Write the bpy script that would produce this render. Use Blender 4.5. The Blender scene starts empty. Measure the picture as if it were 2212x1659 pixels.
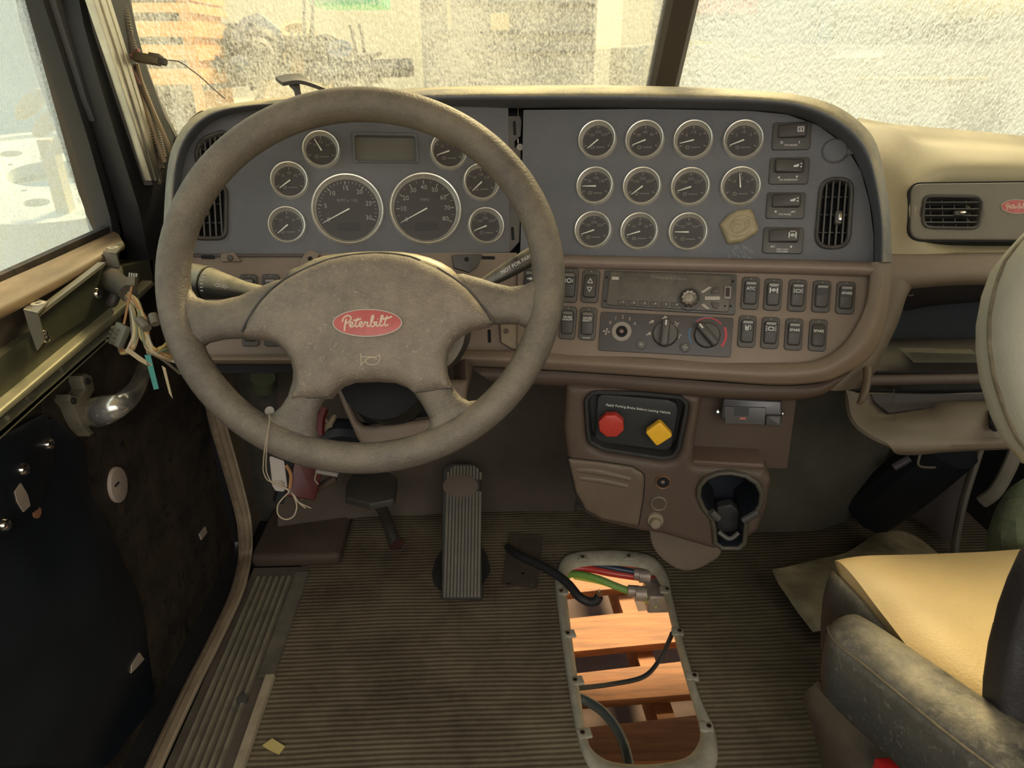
import bpy, math, random
import numpy as np
from mathutils import Vector as V, Matrix
from mathutils.geometry import delaunay_2d_cdt
PI = math.pi
random.seed(7)
SC = bpy.context.scene
COL = SC.collection

# ---------------------------------------------------------------- camera
FPX, CX, CY = 1500.0, 1106.0, 829.5
CAMZ = 1.05
TH = math.atan(704.5 / FPX)
PHI = math.radians(2.28)
CF = V((math.sin(PHI) * math.cos(TH), math.cos(PHI) * math.cos(TH), -math.sin(TH)))
CR = V((math.cos(PHI), -math.sin(PHI), 0))
CU = CR.cross(CF)
CO = V((0, 0, CAMZ))
cd = bpy.data.cameras.new('camera')
cam = bpy.data.objects.new('camera', cd)
COL.objects.link(cam)
m3 = Matrix((CR, CU, -CF)).transposed()
cam.matrix_world = Matrix.Translation(CO) @ m3.to_4x4()
cd.sensor_width = 36
cd.sensor_fit = 'HORIZONTAL'
cd.lens = FPX / 2212 * 36
cd.clip_start = 0.02
cd.clip_end = 400
cd.dof.use_dof = True
cd.dof.focus_distance = 0.98
cd.dof.aperture_fstop = cd.lens / 1000 / 0.0022
SC.camera = cam

# ---------------------------------------------------------------- world, lights, exposure
SC.view_settings.view_transform = 'Standard'
SC.view_settings.look = 'None'
SC.view_settings.gamma = 1
SC.view_settings.exposure = 0.3
SC.cycles.use_denoising = True
SC.cycles.max_bounces = 10
SC.cycles.transparent_max_bounces = 12
SC.cycles.sample_clamp_indirect = 6
W = bpy.data.worlds.new('world')
SC.world = W
W.use_nodes = True
wn = W.node_tree
bg = wn.nodes['Background']
tc = wn.nodes.new('ShaderNodeTexCoord')
sx = wn.nodes.new('ShaderNodeSeparateXYZ')
wn.links.new(tc.outputs['Generated'], sx.inputs[0])
mr = wn.nodes.new('ShaderNodeMapRange')
mr.inputs[1].default_value = -1
mr.inputs[2].default_value = 1
wn.links.new(sx.outputs['X'], mr.inputs[0])
rp = wn.nodes.new('ShaderNodeValToRGB')
rp.color_ramp.elements[0].position = 0.2
rp.color_ramp.elements[0].color = (0.82, 0.95, 1.0, 1)
rp.color_ramp.elements[1].position = 0.55
rp.color_ramp.elements[1].color = (1.0, 0.96, 0.86, 1)
wn.links.new(mr.outputs[0], rp.inputs[0])
wn.links.new(rp.outputs[0], bg.inputs[0])
bg.inputs[1].default_value = 1.0


def lamp(name, kind, loc, target, energy, color, size=1.0, size_y=None):
    l = bpy.data.lights.new(name, kind)
    l.energy = energy
    l.color = color
    o = bpy.data.objects.new(name, l)
    COL.objects.link(o)
    o.location = loc
    o.rotation_euler = (V(target) - V(loc)).to_track_quat('-Z', 'Y').to_euler()
    if kind == 'AREA':
        l.shape = 'RECTANGLE'
        l.size = size
        l.size_y = size_y or size
    if kind == 'SUN':
        l.angle = size
    return o


# low sun of the open yard, raking in through the windscreen
lamp('sun', 'SUN', (2.2, 6.0, 5.2), (0.35, 0.6, 0.6), 9.0, (1.0, 0.80, 0.44), math.radians(14))
# unseen fill lamp added behind the cab to brighten the dash
lamp('rear_fill_light', 'AREA', (0.1, -1.3, 1.75), (0.1, 1.0, 0.75), 19, (1.0, 0.93, 0.84), 1.6, 0.8)


# ---------------------------------------------------------------- pixels <-> space
def ray(px, py):
    return CF + CR * ((px - CX) / FPX) + CU * ((CY - py) / FPX)


def P(px, py, d):
    return CO + ray(px, py) * d


def onp(px, py, point, n):
    r = ray(px, py)
    n = V(n)
    t = (V(point) - CO).dot(n) / r.dot(n)
    return CO + r * t


class Fr:
    """a flat working frame: x right, y up, z towards the driver"""
    def __init__(s, p0, p1, p2):
        X = (p1 - p0).normalized()
        Y = p2 - p0
        Y = (Y - X * Y.dot(X)).normalized()
        Z = X.cross(Y)
        s.o, s.X, s.Y, s.Z = p0, X, Y, Z
        s.M = Matrix.Translation(p0) @ Matrix((X, Y, Z)).transposed().to_4x4()
        s.I = s.M.inverted()

    def px(s, x, y, h=0.0):
        p = onp(x, y, s.o + s.Z * h, s.Z)
        q = s.I @ p
        return (q.x, q.y)

    def w(s, u, v, h=0.0):
        return s.M @ V((u, v, h))

    def poly(s, pts, h=0.0):
        return [s.px(x, y, h) for x, y in pts]

    def size(s, x, y, npx, h=0.0):
        a = s.px(x - npx / 2, y, h)
        b = s.px(x + npx / 2, y, h)
        return math.hypot(a[0] - b[0], a[1] - b[1])


# ---------------------------------------------------------------- materials
MATS = {}


def mat(name, col, rough=0.6, metal=0.0, var=0.0, vscale=12, bump=0.0, bscale=300, dust=0.0, dcol=(0.42, 0.35, 0.26), spec=0.5,
        emit=None, speck=0.0, speckc=(0.5, 0.44, 0.33), speckscale=260, stretch=(1, 1, 1), coat=0.0, dscale=7, bdist=0.002, dlow=0.45):
    if name in MATS:
        return MATS[name]
    m = bpy.data.materials.new(name)
    m.use_nodes = True
    nt = m.node_tree
    b = nt.nodes['Principled BSDF']
    b.inputs['Roughness'].default_value = rough
    b.inputs['Metallic'].default_value = metal
    b.inputs['Specular IOR Level'].default_value = spec
    b.inputs['Coat Weight'].default_value = coat
    b.inputs['Base Color'].default_value = (*col, 1)
    if emit:
        b.inputs['Emission Color'].default_value = (*emit[:3], 1)
        b.inputs['Emission Strength'].default_value = emit[3]
    t = nt.nodes.new('ShaderNodeTexCoord')
    mp = nt.nodes.new('ShaderNodeMapping')
    mp.inputs['Scale'].default_value = stretch
    nt.links.new(t.outputs['Object'], mp.inputs[0])
    last = None
    if var > 0:
        n = nt.nodes.new('ShaderNodeTexNoise')
        n.inputs['Scale'].default_value = vscale
        n.inputs['Detail'].default_value = 6
        n.inputs['Roughness'].default_value = 0.65
        nt.links.new(mp.outputs[0], n.inputs['Vector'])
        r = nt.nodes.new('ShaderNodeMapRange')
        r.inputs[1].default_value = 0.3
        r.inputs[2].default_value = 0.7
        r.inputs[3].default_value = 1 - var
        r.inputs[4].default_value = 1 + var
        nt.links.new(n.outputs[0], r.inputs[0])
        x = nt.nodes.new('ShaderNodeVectorMath')
        x.operation = 'SCALE'
        x.inputs[0].default_value = col
        nt.links.new(r.outputs[0], x.inputs['Scale'])
        last = x.outputs[0]
    if dust > 0:
        n = nt.nodes.new('ShaderNodeTexNoise')
        n.inputs['Scale'].default_value = dscale
        n.inputs['Detail'].default_value = 9
        n.inputs['Roughness'].default_value = 0.72
        nt.links.new(mp.outputs[0], n.inputs['Vector'])
        r = nt.nodes.new('ShaderNodeMapRange')
        r.inputs[1].default_value = 0.35
        r.inputs[2].default_value = 0.68
        r.inputs[3].default_value = 0.0
        r.inputs[4].default_value = dust
        nt.links.new(n.outputs[0], r.inputs[0])
        # dust lies thicker on faces that look up
        g = nt.nodes.new('ShaderNodeNewGeometry')
        s = nt.nodes.new('ShaderNodeSeparateXYZ')
        nt.links.new(g.outputs['Normal'], s.inputs[0])
        r2 = nt.nodes.new('ShaderNodeMapRange')
        r2.inputs[1].default_value = -0.2
        r2.inputs[2].default_value = 1.0
        r2.inputs[3].default_value = dlow
        r2.inputs[4].default_value = 1.5
        nt.links.new(s.outputs['Z'], r2.inputs[0])
        mu = nt.nodes.new('ShaderNodeMath')
        mu.operation = 'MULTIPLY'
        mu.use_clamp = True
        nt.links.new(r.outputs[0], mu.inputs[0])
        nt.links.new(r2.outputs[0], mu.inputs[1])
        mx = nt.nodes.new('ShaderNodeMix')
        mx.data_type = 'RGBA'
        nt.links.new(mu.outputs[0], mx.inputs[0])
        if last:
            nt.links.new(last, mx.inputs[6])
        else:
            mx.inputs[6].default_value = (*col, 1)
        mx.inputs[7].default_value = (*dcol, 1)
        last = mx.outputs[2]
    if speck > 0:
        n = nt.nodes.new('ShaderNodeTexNoise')
        n.inputs['Scale'].default_value = speckscale
        n.inputs['Detail'].default_value = 2
        n.inputs['Distortion'].default_value = 1.2
        nt.links.new(mp.outputs[0], n.inputs['Vector'])
        r = nt.nodes.new('ShaderNodeMapRange')
        r.inputs[1].default_value = 0.60
        r.inputs[2].default_value = 0.70
        r.inputs[3].default_value = 0.0
        r.inputs[4].default_value = speck
        nt.links.new(n.outputs[0], r.inputs[0])
        mx = nt.nodes.new('ShaderNodeMix')
        mx.data_type = 'RGBA'
        nt.links.new(r.outputs[0], mx.inputs[0])
        if last:
            nt.links.new(last, mx.inputs[6])
        else:
            mx.inputs[6].default_value = (*col, 1)
        mx.inputs[7].default_value = (*speckc, 1)
        last = mx.outputs[2]
    if last:
        nt.links.new(last, b.inputs['Base Color'])
    if bump > 0:
        n = nt.nodes.new('ShaderNodeTexNoise')
        n.inputs['Scale'].default_value = bscale
        n.inputs['Detail'].default_value = 3
        nt.links.new(mp.outputs[0], n.inputs['Vector'])
        bp = nt.nodes.new('ShaderNodeBump')
        bp.inputs['Strength'].default_value = bump
        bp.inputs['Distance'].default_value = bdist
        nt.links.new(n.outputs[0], bp.inputs['Height'])
        nt.links.new(bp.outputs[0], b.inputs['Normal'])
    MATS[name] = m
    return m


DUSTC = (0.34, 0.29, 0.21)
M_PANEL = mat('slate grey dash vinyl', (0.120, 0.122, 0.136), 0.62, var=0.12, vscale=5, bump=0.35, bscale=420, dust=0.22, dcol=(0.22, 0.20, 0.18))
M_HOOD = mat('dark slate soft hood', (0.100, 0.105, 0.125), 0.6, var=0.1, bump=0.3, bscale=350, dust=1.1, dcol=(0.46, 0.39, 0.22), dlow=-0.25)  # windscreen light on the top is put into the yellow dust tint
M_BROWN = mat('mauve brown plastic', (0.200, 0.146, 0.108), 0.55, var=0.1, vscale=4, bump=0.2, bscale=500, dust=0.3, dcol=(0.30, 0.23, 0.16))
M_BROWN2 = mat('dark brown plastic', (0.085, 0.056, 0.040), 0.6, var=0.12, vscale=4, bump=0.2, bscale=400, dust=0.25, dcol=(0.12, 0.09, 0.062))
M_TANTOP = mat('tan dash pad', (0.42, 0.345, 0.20), 0.6, var=0.06, bump=0.2, bscale=400)
M_TAUPE = mat('taupe passenger trim', (0.23, 0.195, 0.145), 0.6, var=0.08, bump=0.2, bscale=400)
M_WHEEL = mat('dusty steering wheel vinyl', (0.098, 0.083, 0.070), 0.58, var=0.2, vscale=22, bump=0.5, bscale=380, dust=0.5, dcol=(0.29, 0.24, 0.165), dscale=16, speck=0.12, speckscale=330, dlow=0.30)
M_HUB = mat('dusty horn pad vinyl', (0.16, 0.13, 0.108), 0.62, var=0.18, vscale=60, bump=0.6, bscale=420, dust=0.7, dcol=(0.29, 0.24, 0.175), dscale=22, speck=0.30, speckscale=300, dlow=0.35)
M_BLACK = mat('black plastic', (0.018, 0.018, 0.019), 0.55, dust=0.18, dcol=(0.16, 0.14, 0.12))
M_BLACKD = mat('dusty black plastic', (0.045, 0.042, 0.040), 0.5, dust=0.4, dcol=(0.17, 0.15, 0.125))
M_SWITCH = mat('switch charcoal', (0.042, 0.038, 0.035), 0.5, dust=0.3, dcol=(0.15, 0.125, 0.10))
M_SWFR = mat('switch frame grey', (0.068, 0.060, 0.053), 0.55, dust=0.3, dcol=(0.13, 0.11, 0.09))
M_VOID = mat('deep black', (0.004, 0.004, 0.005), 0.8)
M_NAVY = mat('near black navy plastic', (0.006, 0.008, 0.013), 0.6)
M_CHROME = mat('chrome', (0.86, 0.83, 0.76), 0.13, 1.0, var=0.08, vscale=60)
M_BEZEL = mat('bright chrome bezel', (0.88, 0.84, 0.76), 0.36, 0.70, var=0.1, vscale=90)
M_ALU = mat('brushed aluminium', (0.62, 0.60, 0.54), 0.32, 1.0, var=0.2, vscale=20, stretch=(1, 1, 1))
M_STEEL = mat('dirty galvanised steel', (0.36, 0.34, 0.27), 0.42, 0.7, var=0.25, vscale=14, dust=0.4, dcol=(0.2, 0.17, 0.1))
M_DIAL = mat('gauge dial brown black', (0.050, 0.044, 0.042), 0.5, var=0.1, vscale=60)
M_WHITE = mat('white legend', (0.62, 0.60, 0.56), 0.6)
M_DIM = mat('faded legend', (0.24, 0.22, 0.20), 0.6)
M_NEEDLE = mat('needle', (0.72, 0.69, 0.62), 0.5)
M_RED = mat('red knob plastic', (0.50, 0.045, 0.03), 0.38, var=0.1, vscale=40, bump=0.2, bscale=200)
M_YEL = mat('yellow knob plastic', (0.85, 0.47, 0.03), 0.4, var=0.08, vscale=60)
M_BADGE = mat('faded red badge enamel', (0.45, 0.085, 0.085), 0.42, var=0.15, vscale=90, dust=0.25, dcol=(0.45, 0.28, 0.24))
M_CREAM = mat('cream seal', (0.40, 0.33, 0.23), 0.6, var=0.2, vscale=20)
M_SILL = mat('scuff plate', (0.21, 0.185, 0.145), 0.45, 0.35, var=0.25, vscale=18)
M_RUBBER = mat('black rubber', (0.018, 0.018, 0.019), 0.6, bump=0.2)
M_WOOD = mat('pallet wood', (0.31, 0.115, 0.034), 0.7, var=0.5, vscale=6, stretch=(0.7, 9, 9), bump=0.3, bscale=60)
M_RINGW = mat('grimy cream moulding', (0.34, 0.31, 0.24), 0.6, var=0.25, vscale=25, bump=0.2, bscale=120)
M_TANLE = mat('tan seat vinyl', (0.72, 0.51, 0.24), 0.55, var=0.06, vscale=9, bump=0.25, bscale=260, dust=0.2, dcol=(0.5, 0.38, 0.2))
M_GREYV = mat('grey seat vinyl', (0.045, 0.043, 0.040), 0.58, var=0.15, bump=0.3, bscale=250, dust=0.85, dcol=(0.33, 0.28, 0.19), dscale=11, speck=0.15, speckscale=120, dlow=-0.25)
M_LIGHTV = mat('light grey seat vinyl', (0.36, 0.34, 0.27), 0.6, var=0.12, vscale=7, bump=0.2, bscale=250)
M_BODY = mat('black door paint', (0.016, 0.016, 0.018), 0.45, var=0.3, vscale=8)
M_GLUE = mat('door skin with old glue', (0.012, 0.010, 0.010), 0.65, var=0.6, vscale=7, dust=0.75, dcol=(0.095, 0.066, 0.040), dscale=13, bump=0.5, bscale=30, dlow=0.8, speck=0.9, speckscale=34, speckc=(0.004, 0.004, 0.006))
M_DARKFAB = mat('dark carpet', (0.060, 0.055, 0.045), 0.9, var=0.3, vscale=40, bump=0.5, bscale=200)
M_PAPER = mat('cream card', (0.25, 0.22, 0.195), 0.7, var=0.08)
M_STRING = mat('tan string', (0.30, 0.24, 0.17), 0.8)


# ---------------------------------------------------------------- objects
def tag(o, label=None, cat=None, group=None, kind=None):
    if label:
        o['label'] = label
    if cat:
        o['category'] = cat
    if group:
        o['group'] = group
    if kind:
        o['kind'] = kind
    return o


def thing(name, label, cat, frame=None, loc=None, group=None, kind=None):
    o = bpy.data.objects.new(name, None)
    o.empty_display_size = 0.02
    COL.objects.link(o)
    if frame is not None:
        o.matrix_world = frame.M if loc is None else frame.M @ Matrix.Translation(V(loc))
    elif loc is not None:
        o.location = loc
    return tag(o, label, cat, group, kind)


class MB:
    def __init__(s):
        s.v, s.f = [], []

    def add(s, vs, fs):
        k = len(s.v)
        s.v += [tuple(v) for v in vs]
        s.f += [tuple(i + k for i in f) for f in fs]
        return s

    def merge(s, o):
        return s.add(o.v, o.f)

    def xf(s, M):
        s.v = [tuple(M @ V(v)) for v in s.v]
        return s

    def build(s, name, m, parent=None, smooth=30, frame=None, loc=None, label=None, recalc=True):
        me = bpy.data.meshes.new(name)
        me.from_pydata(s.v, [], s.f)
        me.materials.append(m)
        if recalc:
            import bmesh
            b = bmesh.new()
            b.from_mesh(me)
            bmesh.ops.remove_doubles(b, verts=b.verts, dist=1e-6)
            bmesh.ops.recalc_face_normals(b, faces=b.faces)
            b.to_mesh(me)
            b.free()
        if smooth:
            me.polygons.foreach_set('use_smooth', [True] * len(me.polygons))
            me.set_sharp_from_angle(angle=math.radians(smooth))
        me.update()
        o = bpy.data.objects.new(name, me)
        COL.objects.link(o)
        if parent is not None:
            o.parent = parent
            if loc is not None:
                o.location = loc
        elif frame is not None:
            o.matrix_world = frame.M if loc is None else frame.M @ Matrix.Translation(V(loc))
        elif loc is not None:
            o.location = loc
        if label:
            o['label'] = label
        return o


def loft(loops, cap0=True, cap1=True, closed=True):
    b = MB()
    n = len(loops[0])
    vs = [p for l in loops for p in l]
    fs = []
    for i in range(len(loops) - 1):
        for j in range(n if closed else n - 1):
            a, c = i * n + j, i * n + (j + 1) % n
            fs.append((a, c, c + n, a + n))
    if cap0:
        fs.append(tuple(range(n - 1, -1, -1)))
    if cap1:
        fs.append(tuple((len(loops) - 1) * n + j for j in range(n)))
    return b.add(vs, fs)


def box(x0, x1, y0, y1, z0, z1, bev=0.0):
    if bev <= 0:
        p = [(x, y, z) for z in (z0, z1) for y in (y0, y1) for x in (x0, x1)]
        return MB().add(p, [(0, 2, 3, 1), (4, 5, 7, 6), (0, 1, 5, 4), (2, 6, 7, 3), (0, 4, 6, 2), (1, 3, 7, 5)])
    o = rrect((x0 + x1) / 2, (y0 + y1) / 2, x1 - x0, y1 - y0, bev, 3)
    return slab(o, z0, z1, bev, both=True)


def rpoly(pts, r, seg=5):
    """round the corners of a 2D polygon; r one number or one per corner"""
    n = len(pts)
    out = []
    for i in range(n):
        p = V(pts[i])
        a, b = V(pts[i - 1]), V(pts[(i + 1) % n])
        ri = r[i] if isinstance(r, (list, tuple)) else r
        da, db = (a - p), (b - p)
        la, lb = da.length, db.length
        if ri <= 0 or la < 1e-9 or lb < 1e-9:
            out.append(tuple(p))
            continue
        da /= la
        db /= lb
        ang = da.angle(db)
        if ang > PI - 0.02:
            out.append(tuple(p))
            continue
        t = min(ri / math.tan(ang / 2), la * 0.49, lb * 0.49)
        p0, p1 = p + da * t, p + db * t
        for k in range(seg + 1):
            s = k / seg
            out.append(tuple(p0 * (1 - s) ** 2 + p * 2 * s * (1 - s) + p1 * s * s))
    return out


def rrect(cx, cy, w, h, r, seg=5):
    r = min(r, w / 2 - 1e-6, h / 2 - 1e-6)
    out = []
    for (sx_, sy_, a0) in ((1, -1, -PI / 2), (1, 1, 0), (-1, 1, PI / 2), (-1, -1, PI)):
        for k in range(seg + 1):
            a = a0 + PI / 2 * k / seg
            out.append((cx + sx_ * (w / 2 - r) + r * math.cos(a), cy + sy_ * (h / 2 - r) + r * math.sin(a)))
    return out


def circ(cx, cy, r, n=32, ry=None, a0=0):
    return [(cx + r * math.cos(a0 + 2 * PI * k / n), cy + (ry or r) * math.sin(a0 + 2 * PI * k / n)) for k in range(n)]


def area(pts):
    return 0.5 * sum(pts[i - 1][0] * pts[i][1] - pts[i][0] * pts[i - 1][1] for i in range(len(pts)))


def inset(pts, d):
    """move a 2D outline inward by d (vertex normals)"""
    s = 1 if area(pts) > 0 else -1
    n = len(pts)
    out = []
    for i in range(n):
        a, p, b = V(pts[i - 1]), V(pts[i]), V(pts[(i + 1) % n])
        e0, e1 = (p - a), (b - p)
        if e0.length < 1e-9 or e1.length < 1e-9:
            out.append(tuple(p))
            continue
        e0.normalize()
        e1.normalize()
        n0, n1 = V((-e0.y, e0.x)) * s, V((-e1.y, e1.x)) * s
        m = n0 + n1
        if m.length < 1e-6:
            m = n0
        m.normalize()
        k = d / max(0.35, m.dot(n0))
        out.append(tuple(p + m * k))
    return out


def slab(out, z0, z1, bev=0.0, both=False, seg=3):
    """extrude an outline from z0 (back) to z1 (front) with a rounded front edge"""
    L = []
    if both and bev > 0:
        L2 = []
        for k in range(seg + 1):
            a = PI / 2 * k / seg
            L2.append([(x, y, z0 + bev - bev * math.cos(a)) for x, y in inset(out, bev - bev * math.sin(a))])
        L = L2
    else:
        L.append([(x, y, z0) for x, y in out])
    if bev > 0:
        for k in range(seg + 1):
            a = PI / 2 * k / seg
            L.append([(x, y, z1 - bev + bev * math.sin(a)) for x, y in inset(out, bev * (1 - math.cos(a)))])
    else:
        L.append([(x, y, z1) for x, y in out])
    return loft(L)


def ring(out, inn, z0, z1, bev=0.0):
    """a flat frame between two outlines of equal point count"""
    if bev > 0:
        L = [[(x, y, z0) for x, y in out], [(x, y, z1 - bev) for x, y in out], [(x, y, z1) for x, y in inset(out, bev)],
             [(x, y, z1) for x, y in inset(inn, -bev)], [(x, y, z1 - bev) for x, y in inn], [(x, y, z0) for x, y in inn]]
    else:
        L = [[(x, y, z0) for x, y in out], [(x, y, z1) for x, y in out], [(x, y, z1) for x, y in inn], [(x, y, z0) for x, y in inn]]
    L.append(L[0])
    return loft(L, False, False)


def lathe(prof, n=40, cx=0, cy=0, hollow=False):
    """profile of (r, z) turned round the z axis"""
    L = [[(cx + r * math.cos(2 * PI * k / n), cy + r * math.sin(2 * PI * k / n), z) for k in range(n)] for r, z in prof]
    if hollow:
        L.append(L[0])
        return loft(L, False, False)
    return loft(L, prof[0][0] > 1e-6, prof[-1][0] > 1e-6)


def catmull(pts, sub=6, closed=False):
    pts = [V(p) for p in pts]
    n = len(pts)
    out = []
    for i in range(n if closed else n - 1):
        if closed:
            a, b, c, d = pts[i - 1], pts[i], pts[(i + 1) % n], pts[(i + 2) % n]
        else:
            a, b, c, d = pts[max(i - 1, 0)], pts[i], pts[i + 1], pts[min(i + 2, n - 1)]
        for k in range(sub):
            t = k / sub
            out.append(0.5 * ((2 * b) + (c - a) * t + (2 * a - 5 * b + 4 * c - d) * t * t + (3 * b - a - 3 * c + d) * t ** 3))
    if not closed:
        out.append(pts[-1])
    return out


def tube(path, r, n=8, sub=6, closed=False, smooth=True, flat=1.0):
    """round bar along a path; r number or list per control point"""
    path = [V(p) if len(p) == 3 else V((p[0], p[1], 0)) for p in path]
    m0 = len(path)
    P_ = catmull(path, sub, closed) if smooth and m0 > 2 else path
    if isinstance(r, (list, tuple)):
        R = [float(np.interp(i / (len(P_) - 1) * (m0 - 1), range(m0), r)) for i in range(len(P_))]
    else:
        R = [r] * len(P_)
    t0 = (P_[1] - P_[0]).normalized()
    up = V((0, 0, 1)) if abs(t0.z) < 0.9 else V((1, 0, 0))
    nrm = t0.cross(up).normalized()
    L = []
    N = len(P_)
    for i in range(N):
        if closed:
            t = (P_[(i + 1) % N] - P_[i - 1]).normalized()
        else:
            t = (P_[min(i + 1, N - 1)] - P_[max(i - 1, 0)]).normalized()
        nrm = (nrm - t * nrm.dot(t)).normalized()
        bn = t.cross(nrm)
        L.append([P_[i] + (nrm * math.cos(2 * PI * k / n) + bn * math.sin(2 * PI * k / n) * flat) * R[i] for k in range(n)])
    if closed:
        L.append(L[0])
        return loft(L, False, False)
    return loft(L)


def inside(px_, py_, poly):
    x, y = np.asarray(px_), np.asarray(py_)
    r = np.zeros(x.shape, bool)
    n = len(poly)
    for i in range(n):
        x0, y0 = poly[i - 1]
        x1, y1 = poly[i]
        if y0 == y1:
            continue
        c = ((y0 > y) != (y1 > y)) & (x < (x1 - x0) * (y - y0) / (y1 - y0) + x0)
        r ^= c
    return r


def bdist(x, y, polys):
    d = np.full(x.shape, 1e9)
    for poly in polys:
        for i in range(len(poly)):
            ax, ay = poly[i - 1]
            bx, by = poly[i]
            vx, vy = bx - ax, by - ay
            L2 = vx * vx + vy * vy + 1e-18
            t = np.clip(((x - ax) * vx + (y - ay) * vy) / L2, 0, 1)
            d = np.minimum(d, np.hypot(x - ax - t * vx, y - ay - t * vy))
    return d


def resample(poly, step):
    out = []
    for i in range(len(poly)):
        a, b = V(poly[i - 1]), V(poly[i])
        n = max(1, int((b - a).length / step))
        for k in range(n):
            out.append(tuple(a + (b - a) * (k / n)))
    return out


def sheet(outline, holes=(), res=0.01, zf=None, thick=0.0, R=0.0, h=0.0, back=None):
    """triangulated sheet inside an outline; front height = zf(x, y) plus a rounded shoulder of radius R and height h
    at every border; thick > 0 closes it with a back face (back height fixed by back or mirrored shoulder)"""
    polys = [resample(outline, res)] + [resample(q, res) for q in holes]
    xs = [p[0] for p in polys[0]]
    ys = [p[1] for p in polys[0]]
    gx, gy = np.meshgrid(np.arange(min(xs), max(xs), res), np.arange(min(ys), max(ys), res * 0.9))
    gx = gx + (np.arange(gx.shape[0]) % 2)[:, None] * res * 0.5
    gx, gy = gx.ravel(), gy.ravel()
    ok = inside(gx, gy, polys[0])
    for q in polys[1:]:
        ok &= ~inside(gx, gy, q)
    gx, gy = gx[ok], gy[ok]
    d = bdist(gx, gy, polys)
    k = d > res * 0.55
    gx, gy = gx[k], gy[k]
    rings = []
    if R > 0:
        for fr in (0.06, 0.2, 0.42, 0.7):
            dd = R * fr
            for i, q in enumerate(polys):
                rr = inset(q, dd if i == 0 else -dd)
                rings += rr
        if rings:
            rx, ry = np.array([p[0] for p in rings]), np.array([p[1] for p in rings])
            ok = inside(rx, ry, polys[0])
            for q in polys[1:]:
                ok &= ~inside(rx, ry, q)
            d = bdist(rx, ry, polys)
            ok &= d > R * 0.05
            rx, ry = rx[ok], ry[ok]
            if len(gx):
                k = bdist(gx, gy, polys) > R * 0.85
                gx, gy = gx[k], gy[k]
            gx, gy = np.concatenate([gx, rx]), np.concatenate([gy, ry])
    pts, edges = [], []
    for q in polys:
        s = len(pts)
        pts += [V(p) for p in q]
        edges += [(s + i, s + (i + 1) % len(q)) for i in range(len(q))]
    nb = len(pts)
    pts += [V((float(a), float(b))) for a, b in zip(gx, gy)]
    vs, es, fs, ov, oe, of = delaunay_2d_cdt(pts, edges, [], 0, 1e-7)
    ax = np.array([v.x for v in vs])
    ay = np.array([v.y for v in vs])
    F = np.array([tuple(f) for f in fs])
    cx_, cy_ = ax[F].mean(1), ay[F].mean(1)
    ok = inside(cx_, cy_, polys[0])
    for q in polys[1:]:
        ok &= ~inside(cx_, cy_, q)
    F = F[ok]
    d = bdist(ax, ay, polys)
    z = np.zeros(ax.shape)
    sh = np.zeros(ax.shape)
    if R > 0:
        t = np.clip(1 - d / R, 0, 1)
        sh = h * np.sqrt(np.clip(1 - t * t, 0, 1))
    z = sh.copy()
    if zf:
        z = z + np.array([zf(float(a), float(b)) for a, b in zip(ax, ay)])
    mb = MB()
    n = len(ax)
    vv = [(float(ax[i]), float(ay[i]), float(z[i])) for i in range(n)]
    ff = [tuple(int(j) for j in f) for f in F]
    if thick > 0:
        if back is not None:
            vv += [(v[0], v[1], back) for v in vv[:n]]
        else:
            base = np.array([zf(float(a), float(b)) for a, b in zip(ax, ay)]) if zf else np.zeros(n)
            vv += [(float(ax[i]), float(ay[i]), float(base[i] - sh[i] - thick)) for i in range(n)]
        cnt = {}
        for f in ff:
            for i in range(3):
                e = (f[i], f[(i + 1) % 3])
                cnt[e] = 1
        bd = [e for e in cnt if (e[1], e[0]) not in cnt]
        ff2 = [tuple(i + n for i in reversed(f)) for f in ff]
        ff += ff2
        ff += [(a, a + n, b + n, b) for a, b in bd]
    return mb.add(vv, ff)


def plate(outer, holes, z0, z1, bev=0.0, res=0.02):
    """flat plate with holes, bevelled front rims optional"""
    s = sheet(outer, holes, res, zf=lambda x, y: z1, thick=1, back=z0) if bev <= 0 else \
        sheet(outer, holes, res, zf=lambda x, y: z1 - bev, thick=1, back=z0, R=bev, h=bev)
    return s


def grid(rows, su=6, sv=6, thick=0.0):
    """smooth surface through rows of control points (world or local), optional thickness"""
    R_ = [catmull(r, su) if len(r) > 1 else r for r in rows]
    m = len(R_[0])
    cols = [catmull([r[j] for r in R_], sv) for j in range(m)]
    n = len(cols[0])
    vs = [cols[j][i] for i in range(n) for j in range(m)]
    fs = [(i * m + j, i * m + j + 1, (i + 1) * m + j + 1, (i + 1) * m + j) for i in range(n - 1) for j in range(m - 1)]
    b = MB().add(vs, fs)
    if thick:
        N = [V((0, 0, 0)) for _ in vs]
        for f in fs:
            nn = (vs[f[1]] - vs[f[0]]).cross(vs[f[3]] - vs[f[0]])
            for i in f:
                N[i] += nn
        k = len(vs)
        v2 = [vs[i] - (N[i].normalized() if N[i].length > 0 else N[i]) * thick for i in range(k)]
        f2 = [tuple(i + k for i in reversed(f)) for f in fs]
        bd = []
        for j in range(m - 1):
            bd.append((j + 1, j, j + k, j + 1 + k))
            q = (n - 1) * m
            bd.append((q + j, q + j + 1, q + j + 1 + k, q + j + k))
        for i in range(n - 1):
            bd.append((i * m, (i + 1) * m, (i + 1) * m + k, i * m + k))
            q = m - 1
            bd.append(((i + 1) * m + q, i * m + q, i * m + q + k, (i + 1) * m + q + k))
        b = MB().add(vs + v2, fs + f2 + bd)
    return b


def pgrid(rows, **k):
    """rows of (px, py, depth)"""
    return grid([[P(*c) for c in r] for r in rows], **k)


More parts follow.
